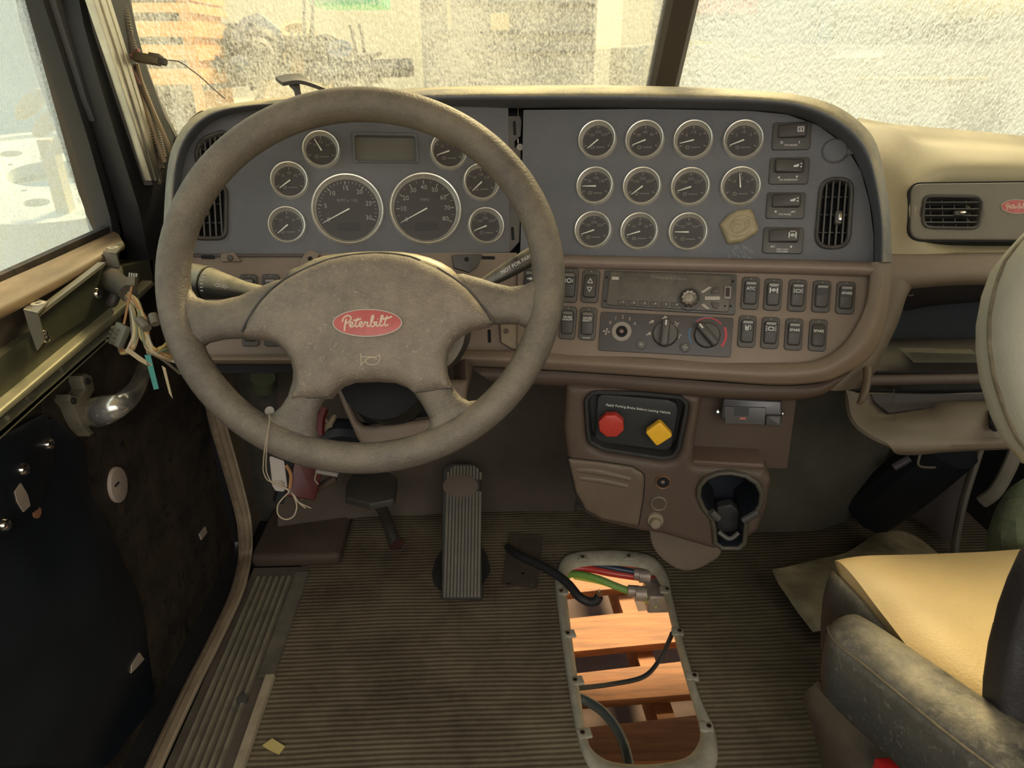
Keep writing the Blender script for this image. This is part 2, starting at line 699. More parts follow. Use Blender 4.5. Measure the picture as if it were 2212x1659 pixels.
def text_mb(s, size, align='CENTER', depth=0.0003, space=1.0, bold=0.0, sx_=1.0):
    cu = bpy.data.curves.new('legend_text', 'FONT')
    cu.body = s
    cu.size = size
    cu.align_x = align
    cu.align_y = 'CENTER'
    cu.space_character = space
    cu.extrude = depth
    cu.offset = bold
    cu.resolution_u = 2
    o = bpy.data.objects.new('legend_text', cu)
    COL.objects.link(o)
    dg = bpy.context.evaluated_depsgraph_get()
    me = bpy.data.meshes.new_from_object(o.evaluated_get(dg))
    b = MB().add([(v.co.x * sx_, v.co.y, v.co.z) for v in me.vertices], [tuple(p.vertices) for p in me.polygons])
    bpy.data.objects.remove(o)
    bpy.data.curves.remove(cu)
    bpy.data.meshes.remove(me)
    return b


def rot2(x, y, a):
    return (x * math.cos(a) - y * math.sin(a), x * math.sin(a) + y * math.cos(a))


def place(b, x, y, z=0, a=0):
    return b.xf(Matrix.Translation(V((x, y, z))) @ Matrix.Rotation(a, 4, 'Z'))


def struct(b, name, m, smooth=30, **k):
    return tag(b.build(name, m, smooth=smooth, **k), kind='structure')

# ================================================================ SETTING
def onX(px, py, x):
    return onp(px, py, (x, 0, 0), (1, 0, 0))


def onY(px, py, y):
    return onp(px, py, (0, y, 0), (0, 1, 0))


def onZ(px, py, z):
    return onp(px, py, (0, 0, z), (0, 0, 1))


WF = 1.47      # firewall
XL, XR = -0.62, 1.22


def mat_floor():
    m = mat('ribbed floor mat', (0.080, 0.057, 0.038), 0.66, var=0.25, vscale=5, dust=0.75, dcol=(0.19, 0.152, 0.094), dscale=3.5)
    nt = m.node_tree
    b = nt.nodes['Principled BSDF']
    t = nt.nodes.new('ShaderNodeTexCoord')
    ns = nt.nodes.new('ShaderNodeTexNoise')
    ns.inputs['Scale'].default_value = 3
    nt.links.new(t.outputs['Object'], ns.inputs['Vector'])
    sp = nt.nodes.new('ShaderNodeSeparateXYZ')
    nt.links.new(t.outputs['Object'], sp.inputs[0])
    ad = nt.nodes.new('ShaderNodeMath')
    ad.operation = 'MULTIPLY_ADD'
    ad.inputs[1].default_value = 0.02
    nt.links.new(ns.outputs[0], ad.inputs[0])
    nt.links.new(sp.outputs['Y'], ad.inputs[2])
    mu = nt.nodes.new('ShaderNodeMath')
    mu.operation = 'MULTIPLY'
    mu.inputs[1].default_value = 2 * PI / 0.0102
    nt.links.new(ad.outputs[0], mu.inputs[0])
    si = nt.nodes.new('ShaderNodeMath')
    si.operation = 'SINE'
    nt.links.new(mu.outputs[0], si.inputs[0])
    bp = nt.nodes.new('ShaderNodeBump')
    bp.inputs['Strength'].default_value = 0.9
    bp.inputs['Distance'].default_value = 0.0007
    nt.links.new(si.outputs[0], bp.inputs['Height'])
    nt.links.new(bp.outputs[0], b.inputs['Normal'])
    # colour runs a little darker in the grooves
    src = b.inputs['Base Color'].links[0].from_socket
    mr_ = nt.nodes.new('ShaderNodeMapRange')
    mr_.inputs[1].default_value = -1
    mr_.inputs[2].default_value = 0.4
    mr_.inputs[3].default_value = 0.86
    mr_.inputs[4].default_value = 1.0
    nt.links.new(si.outputs[0], mr_.inputs[0])
    x = nt.nodes.new('ShaderNodeVectorMath')
    x.operation = 'SCALE'
    nt.links.new(src, x.inputs[0])
    nt.links.new(mr_.outputs[0], x.inputs['Scale'])
    nt.links.new(x.outputs[0], b.inputs['Base Color'])
    return m


M_FLOOR = mat_floor()
HOLE_PX = [(1223, 1262), (1240, 1400), (1258, 1520), (1270, 1592), (1290, 1622), (1330, 1640), (1400, 1644), (1470, 1634), (1502, 1612),
           (1514, 1570), (1494, 1500), (1463, 1390), (1438, 1290), (1424, 1250), (1396, 1222), (1310, 1214), (1246, 1220), (1226, 1238)]
hole = [tuple(onZ(x, y, 0).xy) for x, y in HOLE_PX]
hole_s = [tuple(p) for p in catmull([(*q, 0) for q in hole], 4, True)]
hole_s = [(p[0], p[1]) for p in hole_s]
DOTS = [circ(*onZ(1129, 1237, 0).xy, 0.006, 10, 0.012), circ(*onZ(1098, 1259, 0).xy, 0.009, 10, 0.012)]
b = plate([(-0.43, -0.7), (XR, -0.7), (XR, WF + 0.02), (-0.43, WF + 0.02)], [inset(hole_s, -0.011)] + DOTS, -0.012, 0.0, res=0.06)
struct(b, 'floor', M_FLOOR, smooth=0)
# steel sub floor under the mat
b = plate([(XL, -0.7), (XR, -0.7), (XR, WF + 0.02), (XL, WF + 0.02)], [inset(hole_s, -0.045)] + DOTS, -0.03, -0.0125, res=0.06)
struct(b, 'floor_1', M_BODY, smooth=0)

# firewall and its insulation
struct(box(XL, XR, WF, WF + 0.03, -0.03, 0.83), 'wall_front', M_DARKFAB, smooth=0)
M_INSUL = mat('brown toe board insulation', (0.075, 0.057, 0.043), 0.85, var=0.25, vscale=6, bump=0.4, bscale=40, bdist=0.004, dust=0.3, dcol=(0.16, 0.13, 0.09))
b = pgrid([[(600, 1150, 1.66), (760, 1120, 1.70), (900, 1112, 1.72), (1060, 1106, 1.745), (1240, 1104, 1.75)],
           [(600, 1080, 1.66), (760, 1060, 1.68), (900, 1050, 1.70), (1060, 1030, 1.69), (1250, 1030, 1.70)],
           [(600, 900, 1.60), (760, 900, 1.60), (900, 900, 1.60), (1080, 930, 1.58), (1260, 940, 1.58)],
           [(600, 760, 1.55), (760, 760, 1.55), (900, 760, 1.55), (1080, 760, 1.50), (1270, 760, 1.50)]], thick=0.02)
struct(b, 'trim_1', M_INSUL)
struct(box(-0.54, -0.34, 1.27, WF, 0.0, 0.035, 0.012), 'trim_2', mat('footwell brown', (0.060, 0.040, 0.028), 0.7, var=0.2, dust=0.3, dcol=(0.11, 0.08, 0.055)))
# heater cover on the passenger side of the firewall
M_OLIVE = mat('olive grey carpeted cover', (0.085, 0.078, 0.055), 0.85, var=0.2, vscale=12, bump=0.4, bscale=250)
b = pgrid([[(1560, 1150, 1.60), (1650, 1148, 1.60), (1760, 1146, 1.60), (1872, 1110, 1.62)],
           [(1560, 1000, 1.52), (1650, 1000, 1.52), (1770, 1000, 1.52), (1905, 1010, 1.53)],
           [(1560, 800, 1.42), (1650, 800, 1.42), (1790, 800, 1.42), (1975, 860, 1.42)]], thick=0.02)
struct(b, 'trim_3', M_OLIVE)

# right side wall below the window line, kick panel and door frame seal
struct(box(XR, XR + 0.03, -0.7, WF + 0.03, -0.03, 0.86), 'wall_right', M_BODY, smooth=0)
b = pgrid([[(1880, 1112, 1.70), (1960, 1112, 1.68), (2062, 1180, 1.60)],
           [(1930, 1060, 1.68), (1995, 1060, 1.62), (2080, 1090, 1.58)],
           [(2010, 985, 1.60), (2070, 960, 1.56), (2105, 950, 1.52)]], thick=0.01)
struct(b, 'trim_4', mat('kick panel plastic', (0.075, 0.06, 0.055), 0.7, var=0.1))
b = tube([P(2140, 900, 1.47), P(2110, 990, 1.48), P(2082, 1080, 1.50), P(2066, 1160, 1.53), P(2062, 1200, 1.55)], 0.011, 8, flat=0.6)
struct(b, 'trim_5', mat('grey seal', (0.16, 0.14, 0.11), 0.7, var=0.2))
b = tube([P(2212, 930, 1.30), P(2180, 1010, 1.30), P(2150, 1062, 1.30), P(2120, 1085, 1.32)], 0.012, 8, flat=0.5)
struct(b, 'trim_6', mat('grey seal', (0.16, 0.14, 0.11), 0.7))
# roof, back wall, pillars that close the cab
struct(box(XL - 0.03, XR + 0.03, -0.7, 1.36, 1.62, 1.66), 'ceiling', mat('tan headliner', (0.36, 0.31, 0.24), 0.9), smooth=0)
struct(box(XL - 0.03, XR + 0.03, -0.74, -0.7, -0.03, 0.55), 'wall_back', mat('tan headliner', (0.36, 0.31, 0.24), 0.9), smooth=0)
struct(box(XR, XR + 0.03, -0.7, -0.05, 0.86, 1.62), 'wall_right_1', M_BODY, smooth=0)
struct(box(XL - 0.03, XL, -0.7, 0.05, -0.03, 1.62), 'wall_left', M_BODY, smooth=0)


# ---------------------------------------------------------------- dirty glass
def mat_glass(name, lo, hi, tint, scale, stretch, haze, rot=0.0, film=(0.9, 0.87, 0.75)):
    m = bpy.data.materials.new(name)
    m.use_nodes = True
    nt = m.node_tree
    nt.nodes.clear()
    out = nt.nodes.new('ShaderNodeOutputMaterial')
    tr = nt.nodes.new('ShaderNodeBsdfTransparent')
    tr.inputs[0].default_value = (*tint, 1)
    tl = nt.nodes.new('ShaderNodeBsdfTranslucent')
    tl.inputs[0].default_value = (*film, 1)
    df = nt.nodes.new('ShaderNodeBsdfDiffuse')
    df.inputs[0].default_value = (0.3, 0.29, 0.25, 1)
    gl = nt.nodes.new('ShaderNodeBsdfGlossy')
    gl.inputs['Roughness'].default_value = 0.08
    t = nt.nodes.new('ShaderNodeTexCoord')
    mp = nt.nodes.new('ShaderNodeMapping')
    mp.inputs['Scale'].default_value = stretch
    mp.inputs['Rotation'].default_value = (0, rot, 0)
    nt.links.new(t.outputs['Object'], mp.inputs[0])
    n = nt.nodes.new('ShaderNodeTexNoise')
    n.inputs['Scale'].default_value = scale
    n.inputs['Detail'].default_value = 8
    n.inputs['Roughness'].default_value = 0.75
    n.inputs['Distortion'].default_value = 0.6
    nt.links.new(mp.outputs[0], n.inputs['Vector'])
    n2 = nt.nodes.new('ShaderNodeTexNoise')
    n2.inputs['Scale'].default_value = 5
    n2.inputs['Detail'].default_value = 4
    nt.links.new(mp.outputs[0], n2.inputs['Vector'])
    ad = nt.nodes.new('ShaderNodeMath')
    ad.operation = 'MULTIPLY_ADD'
    ad.inputs[1].default_value = 0.35
    nt.links.new(n2.outputs[0], ad.inputs[0])
    nt.links.new(n.outputs[0], ad.inputs[2])
    r = nt.nodes.new('ShaderNodeMapRange')
    r.inputs[1].default_value = 0.60
    r.inputs[2].default_value = 0.80
    r.inputs[3].default_value = lo
    r.inputs[4].default_value = hi
    nt.links.new(ad.outputs[0], r.inputs[0])
    mx = nt.nodes.new('ShaderNodeMixShader')
    nt.links.new(r.outputs[0], mx.inputs[0])
    nt.links.new(tr.outputs[0], mx.inputs[1])
    m2 = nt.nodes.new('ShaderNodeMixShader')
    m2.inputs[0].default_value = 0.18
    nt.links.new(tl.outputs[0], m2.inputs[1])
    nt.links.new(df.outputs[0], m2.inputs[2])
    nt.links.new(m2.outputs[0], mx.inputs[2])
    m4 = nt.nodes.new('ShaderNodeMixShader')
    m4.inputs[0].default_value = haze
    nt.links.new(mx.outputs[0], m4.inputs[1])
    nt.links.new(gl.outputs[0], m4.inputs[2])
    nt.links.new(m4.outputs[0], out.inputs[0])
    return m


GL_W = mat_glass('dusty windscreen glass', 0.06, 0.58, (0.97, 0.97, 0.93), 210, (1.0, 1, 0.42), 0.015, rot=0.0, film=(0.40, 0.42, 0.42))
GL_W2 = mat_glass('heavily dusted windscreen glass', 0.14, 0.85, (0.97, 0.98, 0.96), 200, (1.0, 1, 0.30), 0.015, rot=0.42, film=(0.40, 0.45, 0.50))
GL_S = mat_glass('dusty door glass', 0.20, 0.68, (0.93, 0.99, 1.0), 210, (1, 1.0, 0.5), 0.015, film=(0.80, 0.86, 0.88))


def wsY(z):
    return 1.60 - 0.42 * (z - 0.93)


def wpane(name, pts, m):
    """windscreen pane on the raked plane from (x, z) corners"""
    f = [(x, wsY(z), z) for x, z in pts]
    g = [(x, wsY(z) + 0.006, z) for x, z in pts]
    return tag(loft([f, g]).build(name, m, smooth=0), kind='structure')


wpane('window_1', [(-0.70, 0.86), (0.345, 0.86), (0.375, 1.56), (-0.62, 1.56)], GL_W)
wpane('window_2', [(0.405, 0.86), (1.30, 0.86), (1.25, 1.56), (0.435, 1.56)], GL_W2)
# centre post
n_ = V((0, 1, 0.42)).normalized()
L = []
for z in (0.84, 1.58):
    xc = 0.374 + (z - 0.86) * 0.044
    c = V((xc, wsY(z), z))
    L.append([c + V((sx_ * 0.031, 0, 0)) + n_ * dz for sx_, dz in ((-1.0, 0.02), (-1.0, -0.008), (-0.7, -0.020), (0.62, -0.020), (1.0, -0.008), (1.0, 0.02))])
struct(loft(L), 'trim_7', mat('brown black post rubber', (0.028, 0.022, 0.02), 0.5, var=0.2), smooth=0)
# windscreen frame: cowl, header, right pillar
struct(box(XL - 0.1, XR + 0.1, 1.56, 1.66, 0.78, 0.885), 'trim_8', M_BODY, smooth=0)
struct(box(XL - 0.1, XR + 0.1, 1.33, 1.42, 1.54, 1.66), 'trim_9', M_BODY, smooth=0)
L = [[(1.20, wsY(z) - 0.05, z), (1.33, wsY(z) - 0.05, z), (1.33, wsY(z) + 0.02, z), (1.27 - 0.05 * (z - 0.86), wsY(z) + 0.02, z)] for z in (0.80, 1.6)]
struct(loft(L), 'trim_10', M_BODY, smooth=0)
# passenger door window glass
struct(box(XR + 0.005, XR + 0.011, -0.05, 1.40, 0.86, 1.60), 'window_3', GL_S, smooth=0)

# ---------------------------------------------------------------- driver's door (open frame stripped of its trim)
XD = -0.615


class Side:
    pass


D = Fr(V((XD, 0, 0)), V((XD, 1, 0)), V((XD, 0, 1)))
dp = lambda x, y, h=0.0: D.px(x, y, h)


def dpoly(pts, h=0.0):
    return [D.px(x, y, h) for x, y in pts]


door = thing('door_1', None, None, frame=D, kind='structure')
# door skin, with punched holes that show the cream inner foam
holes_px = [[(46, 1044), (60, 1072), (66, 1092), (52, 1106), (36, 1080), (33, 1062)],
            [(302, 1410), (312, 1424), (284, 1452), (286, 1436)]]
skin_out = [(0.30, -0.25), (1.38, -0.25), (1.38, 0.10), (1.375, 0.70), (1.24, 0.80), (0.30, 0.80)]
b = plate(skin_out, [dpoly(h) for h in holes_px], -0.012, 0.0, res=0.05)
b.build('door_skin', M_GLUE, door, smooth=0)
b = box(0.35, 1.30, -0.20, 0.7, -0.03, -0.022)
b.build('inner_foam', mat('cream foam', (0.36, 0.29, 0.23), 0.85, var=0.2, bump=0.4, bscale=40), door)
# raised dark pressing along the lower door
b = slab(rpoly(dpoly([(-40, 960), (110, 900), (175, 960), (190, 1060), (300, 1300), (330, 1520), (220, 1659), (-60, 1659), (-60, 1190)], 0), 0.03), 0.0, 0.007, 0.004)
b.build('door_pressing', mat('blue black door paint', (0.008, 0.012, 0.019), 0.32, var=0.4, vscale=5, dust=0.2, dcol=(0.05, 0.06, 0.06)), door)
b = slab(rpoly(dpoly([(-60, 970), (95, 890), (112, 985), (80, 1098), (-60, 1195)], 0.007), 0.01), 0.007, 0.012, 0.003)
b.build('door_pressing', mat('blue black door paint', (0.008, 0.012, 0.019), 0.32), door)
# window opening: frame of rubber and black metal, then glass
gl = [dp(-60, 640), dp(0, 612), dp(243, 500), dp(236, 470), dp(190, 300), dp(140, 150), dp(92, 0), dp(60, -110), dp(-60, -110)]
GP = Fr(V((XD - 0.02, 0, 0)), V((XD - 0.02, 1, 0)), V((XD - 0.02, 0, 1)))
gz = [(0.05, 0.775), (1.16, 0.775), (1.14, 0.84), (1.115, 1.60), (0.05, 1.60)]
slab(gz, -0.026, -0.020).build('window_pane', GL_S, door, smooth=0)


def strip(name, pts, w0, z0, z1, m, parent, bev=0.0):
    """pts: pairs of (left px, right px, py) top to bottom on plane z1"""
    a = [D.px(l, y, z1) for l, r, y in pts]
    c = [D.px(r, y, z1) for l, r, y in pts]
    return slab(a + c[::-1], z0, z1, bev).build(name, m, parent, smooth=25)


strip('window_rubber', [(52, 92, -110), (92, 116, 0), (142, 160, 150), (190, 206, 300), (238, 252, 470), (244, 262, 505)], 0, -0.022, 0.004, M_RUBBER, door)
strip('window_frame', [(70, 175, -110), (112, 205, 0), (150, 235, 130), (196, 275, 280), (250, 330, 470), (258, 350, 560)], 0, -0.02, 0.0, M_BODY, door)
strip('frame_lip', [(80, 92, -110), (118, 134, 0), (160, 174, 130), (186, 202, 215), (205, 213, 262)], 0, 0.0, 0.012, mat('dusty black paint', (0.06, 0.062, 0.07), 0.5), door, 0.002)
strip('frame_bead', [(104, 110, -110), (131, 137, 0), (165, 171, 100), (196, 201, 180), (224, 229, 240)], 0, 0.0, 0.006, M_CREAM, door)
# dirty ledge under the window
z0 = 0.780
def xgrid(rows, **k):
    return grid([[onX(x, y, XD + off) for x, y in r] for off, r in rows], **k)


ledge = xgrid([(0.002, [(-70, 648), (0, 616), (130, 559), (243, 507)]), (0.012, [(-70, 672), (0, 638), (135, 574), (256, 514)]),
               (0.026, [(-70, 700), (0, 668), (140, 597), (262, 528)]), (0.026, [(-70, 716), (0, 682), (140, 606), (260, 537)])], thick=0.006)
o = ledge.xf(D.I).build('window_ledge', mat('rusty brown ledge', (0.19, 0.125, 0.065), 0.6, var=0.4, vscale=9, stretch=(1, 8, 5), dust=0.6, dcol=(0.08, 0.06, 0.04)), door, smooth=40)
face = xgrid([(0.020, [(-70, 708), (0, 674), (140, 600), (258, 532)]), (0.020, [(-70, 750), (0, 716), (140, 632), (250, 560)]), (0.016, [(-70, 800), (0, 760), (140, 672), (250, 592)])], thick=0.004)
face.xf(D.I).build('ledge_face', mat('dark oily brown steel', (0.060, 0.045, 0.032), 0.5, var=0.35, vscale=20), door, smooth=40)
DS = Fr(V((XD + 0.045, 0, 0)), V((XD + 0.045, 1, 0)), V((XD + 0.045, 0, 1)))


def dslab(name, pts, h0, h1, m, bev=0.0, parent=door, smooth=25):
    """pts traced in pixels at height h1 over the door plane"""
    return slab(dpoly(pts, h1), h0, h1, bev).build(name, m, parent, smooth=smooth)


M_GREEN = mat('green grey steel', (0.075, 0.080, 0.052), 0.38, 0.35, var=0.35, vscale=7, dust=0.4, dcol=(0.14, 0.12, 0.07))
dslab('regulator_panel', [(-70, 830), (0, 772), (268, 575), (330, 560), (330, 615), (0, 880), (-70, 940)], 0.0, 0.035, M_GREEN)
dslab('mounting_plate', [(62, 680), (228, 575), (262, 640), (84, 756)], 0.035, 0.0385, M_GREEN)
dslab('plate_lip', [(84, 676), (228, 566), (229, 572), (86, 684)], 0.035, 0.046, M_STEEL)
for k, pl in enumerate(([(-70, 945), (0, 886), (262, 664), (330, 606), (338, 614), (262, 686), (0, 908), (-70, 970)],
                        [(-70, 985), (0, 936), (240, 720), (262, 700), (262, 708), (240, 734), (0, 954), (-70, 1000)])):
    dslab('door_rail', pl, 0.0, 0.052 - k * 0.006, mat('brassy old aluminium', (0.33, 0.31, 0.20), 0.55, 0.35, var=0.25, vscale=15), 0.004)
dslab('rail_channel', [(-70, 968), (0, 906), (240, 700), (262, 684), (262, 704), (240, 724), (0, 940), (-70, 990)], 0.0, 0.040, M_STEEL)
for x, y in ((138, 795), (25, 902), (66, 856)):
    u, v = dp(x, y, 0.041)
    lathe([(0.0065, 0.040), (0.0065, 0.0425), (0.0, 0.0435)], 16, u, v).build('rivet', M_STEEL, door)
# two folded brackets: upright leaf square to the door and a flange pointing forward
for down, far, hp_ in (([(50, 668), (80, 676), (95, 736), (80, 757), (62, 708)], [(74, 643), (104, 652)], (83, 657)),
                       ([(222, 543), (250, 547), (260, 585), (248, 598), (230, 572)], [(243, 524), (268, 528)], (244, 536))):
    y0 = onX(down[3][0], down[3][1], XD + 0.04).y
    q0 = [D.I @ onY(x, y, y0) for x, y in down]
    L = [q0, [p + V((0.003, 0, 0)) for p in q0]]
    br = loft(L)
    zt = (q0[0].y + q0[1].y) / 2
    zt_w = (D.M @ V((0, zt, 0))).z
    fl_ = [D.I @ onZ(x, y, zt_w) for x, y in (down[0], down[1], far[1], far[0])]
    br.merge(loft([fl_, [p + V((0, -0.0025, 0)) for p in fl_]]))
    br.build('bracket', M_STEEL, door, smooth=0)
    c = D.I @ onZ(hp_[0], hp_[1], zt_w)
    hl_ = lathe([(0.0085, 0), (0.0085, 0.0015), (0.004, 0.0018), (0.004, 0)], 18, hollow=True)
    hl_.xf(Matrix.Translation(c) @ Matrix.Rotation(-PI / 2, 4, 'X')).build('bracket_washer', mat('pale nylon washer', (0.5, 0.46, 0.34), 0.5), door)
    lathe([(0.004, 0.0002), (0, 0.0002)], 12).xf(Matrix.Translation(c) @ Matrix.Rotation(-PI / 2, 4, 'X')).build('bracket_hole', M_VOID, door)
for i, (x, y) in enumerate(((97, 727), (211, 634), (107, 959), (52, 1014), (12, 1134))):
    hh = 0.041 if i == 0 else (0.039 if i == 1 else 0.013)
    u, v = dp(x, y, hh)
    s = lathe([(0.0085, hh - 0.003), (0.0085, hh), (0.007, hh + 0.003), (0.0045, hh + 0.0042), (0.0, hh + 0.0045)], 20, u, v)
    o = s.build('screw', M_CHROME, door)
    sl = place(box(-0.005, 0.005, -0.0007, 0.0007, hh + 0.004, hh + 0.005), u, v, 0, 0.6).merge(place(box(-0.0007, 0.0007, -0.005, 0.005, hh + 0.004, hh + 0.005), u, v, 0, 0.6))
    sl.build('screw_slot', M_BLACK, o)
u, v = dp(80, 1107, 0.008)
lathe([(0.008, 0.005), (0.008, 0.009), (0, 0.010)], 16, u, v).build('rubber_plug', mat('rust brown plug', (0.28, 0.13, 0.07), 0.7), door)
# oval cap in the door skin
u, v = dp(256, 1047, 0.004)
o = slab(circ(u, v, 0.026, 28, 0.031), 0.0, 0.006, 0.002).build('round_cap', mat('beige cap', (0.42, 0.34, 0.28), 0.6, var=0.1), door)
slab(dpoly([(249, 1050), (258, 1040), (259, 1043), (251, 1052)], 0.008), 0.006, 0.0075).build('cap_slot', M_VOID, o)
u, v = dp(441, 1150, 0.004)
slab(dpoly([(444, 1138), (448, 1150), (436, 1166), (432, 1154)], 0.003), 0.0, 0.003).build('paint_chip', mat('beige cap', (0.42, 0.34, 0.28), 0.6), door)
slab(dpoly([(286, 1650), (306, 1644), (312, 1652), (290, 1660)], 0.01), 0.0, 0.01).build('door_clip', M_PAPER, door)

M_FOAM = mat('cream foam', (0.36, 0.29, 0.23), 0.85, var=0.2, bump=0.4, bscale=40)
dslab('foam_patch', [(46, 1044), (60, 1068), (66, 1092), (52, 1106), (38, 1084), (33, 1062)], 0.011, 0.0135, M_FOAM)
dslab('foam_patch', [(302, 1410), (312, 1424), (296, 1442), (284, 1454), (286, 1436)], 0.005, 0.009, M_FOAM)
# chrome grab handle on its cast bracket
gh = [D.w(*dp(210, 890, 0.03), 0.03), D.w(*dp(230, 885, 0.075), 0.075), D.w(*dp(262, 872, 0.095), 0.095), D.w(*dp(290, 846, 0.08), 0.08), D.w(*dp(306, 815, 0.05), 0.05), D.w(*dp(311, 795, 0.02), 0.02)]
gh = [D.I @ p for p in gh]
tube(gh, [0.023, 0.021, 0.016, 0.0135, 0.012, 0.012], 20, 8).build('grab_handle', mat('worn chrome handle', (0.82, 0.79, 0.72), 0.2, 0.85, var=0.25, vscale=40), door, smooth=60)
dslab('handle_bracket', [(178, 812), (188, 806), (200, 812), (206, 842), (196, 860), (184, 872), (183, 890), (196, 925), (206, 935), (196, 942), (180, 925), (170, 905), (160, 880), (148, 866), (152, 852), (172, 856), (184, 840), (178, 824)],
      0.0, 0.02, mat('grey cast bracket', (0.25, 0.225, 0.16), 0.55, 0.4, var=0.25, vscale=30), 0.003)
for x, y in ((190, 824), (160, 866)):
    u, v = dp(x, y, 0.022)
    lathe([(0.005, 0.020), (0.005, 0.023), (0, 0.024)], 14, u, v).build('bracket_bolt', M_BLACK, door)

# ---------------------------------------------------------------- A pillar: body post, aluminium channel, seal
A = Fr(V((XL + 0.05, 0, 0)), V((XL + 0.05, 1, 0)), V((XL + 0.05, 0, 1)))


def aslab(name, pts, z0, z1, m, bev=0.0, parent=None, kind='structure', smooth=25):
    b = slab([A.px(x, y, z1) for x, y in pts], z0, z1, bev)
    o = b.build(name, m, parent, smooth=smooth, frame=None if parent else A)
    if not parent:
        o['kind'] = kind
    return o


aslab('trim_11', [(150, -110), (262, -110), (278, 0), (318, 150), (352, 240), (378, 300), (420, 420), (440, 620), (330, 600), (300, 450), (262, 330), (215, 180), (180, 50)], -0.10, -0.01, M_BODY)
aslab('trim_12', [(180, -110), (210, -110), (245, 30), (300, 230), (352, 390), (348, 400), (330, 400), (280, 250), (222, 70)], -0.012, 0.004, mat('grey pillar flange', (0.10, 0.095, 0.085), 0.5, var=0.2), 0.002)
ch = thing('trim_13', None, None, frame=A, kind='structure')
for k, (o0, o1, z1, mm) in enumerate(((0, 12, 0.012, M_ALU), (12, 16, 0.008, M_BLACKD), (16, 27, 0.014, M_ALU), (27, 30, 0.009, M_BLACKD), (30, 38, 0.012, M_ALU))):
    base = [(164, -110), (196, 0), (243, 140), (288, 280), (322, 390)]
    wd = [1.0, 1.0, 0.92, 0.8, 0.62]
    a = [A.px(x + 6 + o0 * w_, y, z1) for (x, y), w_ in zip(base, wd)]
    c = [A.px(x + 6 + o1 * w_, y, z1) for (x, y), w_ in zip(base, wd)]
    slab(a + c[::-1], 0.0, z1, 0.001).build('channel_strip', mm, ch, smooth=25)

# seal round the door opening and the kick panel beside it
SP = [onX(x, y, -0.552) for x, y in ((405, 560), (430, 700), (452, 800), (472, 900), (500, 1000), (524, 1090), (533, 1140))] + [onZ(x, y, 0.008) for x, y in ((534, 1195), (528, 1235), (512, 1290), (470, 1380), (420, 1480), (345, 1640), (320, 1700))]
b = tube(SP, 0.0105, 10, 6)
st = struct(b, 'trim_14', mat('cream brown seal', (0.25, 0.19, 0.125), 0.55, var=0.25, vscale=15))
tube([p + V((0.009, 0, 0.005)) for p in SP], 0.004, 6, 6).build('seal_lip', mat('pale seal lip', (0.34, 0.27, 0.19), 0.5, var=0.2), st)
tube([p + V((-0.010, -0.004, -0.004)) for p in SP], 0.010, 8, 6).build('seal_flange', mat('torn flange', (0.20, 0.15, 0.10), 0.6, var=0.3, vscale=40), st)
# kick panel
kp = [A.px(x, y, -0.01) for x, y in ((450, 740), (478, 880), (508, 1000), (536, 1120), (540, 1165), (640, 1165), (640, 740))]
kh = [circ(*A.px(x, y, -0.01), 0.010, 12, 0.014) for x, y in ((498, 958), (508, 1020), (528, 1085))]
b = plate(kp, kh, -0.02, -0.01, res=0.03)
o = b.build('wall_left_1', mat('kick panel brown', (0.20, 0.155, 0.11), 0.6, var=0.2), frame=A)
o['kind'] = 'structure'
struct(box(XL + 0.005, XL + 0.02, 1.37, 1.47, 0.0, 0.8), 'wall_left_2', M_BODY, smooth=0)

# scuff plate on the door sill: tray with raised ribs
sill = thing('trim_15', None, None, kind='structure')
F0 = lambda x, y, z=0.004: onZ(x, y, z)
sp_ = [F0(x, y) for x, y in ((540, 1215), (590, 1222), (540, 1400), (505, 1480), (468, 1600), (420, 1720), (325, 1720), (370, 1620), (500, 1330))]
x_in = -0.412
b = box(-0.535, x_in, 0.25, 1.27, -0.012, 0.003)
b.build('sill_tray', mat('dark sill tray', (0.12, 0.10, 0.08), 0.5, 0.2, var=0.25, vscale=18), sill, smooth=0)
for k in range(6):
    xx = -0.518 + k * 0.0135
    b = loft([[(xx, yy, 0.003), (xx + 0.008, yy, 0.003), (xx + 0.0065, yy, 0.009), (xx + 0.0015, yy, 0.009)] for yy in (0.25, 1.235)])
    b.build('sill_rib', mat('worn alloy rib', (0.34, 0.31, 0.23), 0.4, 0.4, var=0.25, vscale=30), sill, smooth=0)
b = loft([[(x_in - 0.012, yy, 0.002), (x_in + 0.008, yy, 0.002), (x_in + 0.006, yy, 0.010), (x_in - 0.010, yy, 0.008)] for yy in (0.25, 0.96)])
b.build('sill_edge', M_CREAM, sill, smooth=0)
b = loft([[(x_in - 0.028, yy, 0.002), (x_in + 0.006, yy, 0.002), (x_in + 0.004, yy, 0.007), (x_in - 0.024, yy, 0.006)] for yy in (0.96, 1.25)])
b.build('sill_edge', M_SILL, sill, smooth=0)
p = onZ(523, 1508, 0.01)
lathe([(0.010, 0.002), (0.010, 0.011), (0.0, 0.012)], 18, p.x, p.y).build('sill_bolt', M_BLACKD, sill)

# ================================================================ DASHBOARD
FL = Fr(P(400, 430, 0.99), P(1120, 430, 1.09), P(400, 200, 0.99))
FR_ = Fr(P(1120, 430, 1.09), P(1885, 430, 0.96), P(1120, 200, 1.09))
FS = Fr(P(1120, 655, 1.062), P(1860, 688, 0.945), P(1120, 560, 1.066))


def dg(x):
    return float(np.interp(x, [400, 1080, 1160, 1885], [0.99, 1.084, 1.082, 0.96]))


# ---- body of the dashboard: hood, lower rim, skirt
dash = thing('dashboard', 'curved wraparound dashboard shell with dark grey padded hood and mauve brown lower rim', 'dashboard', loc=(0.05, 1.05, 0.45))
dash_inv = Matrix.Translation(V((0.05, 1.05, 0.45))).inverted()


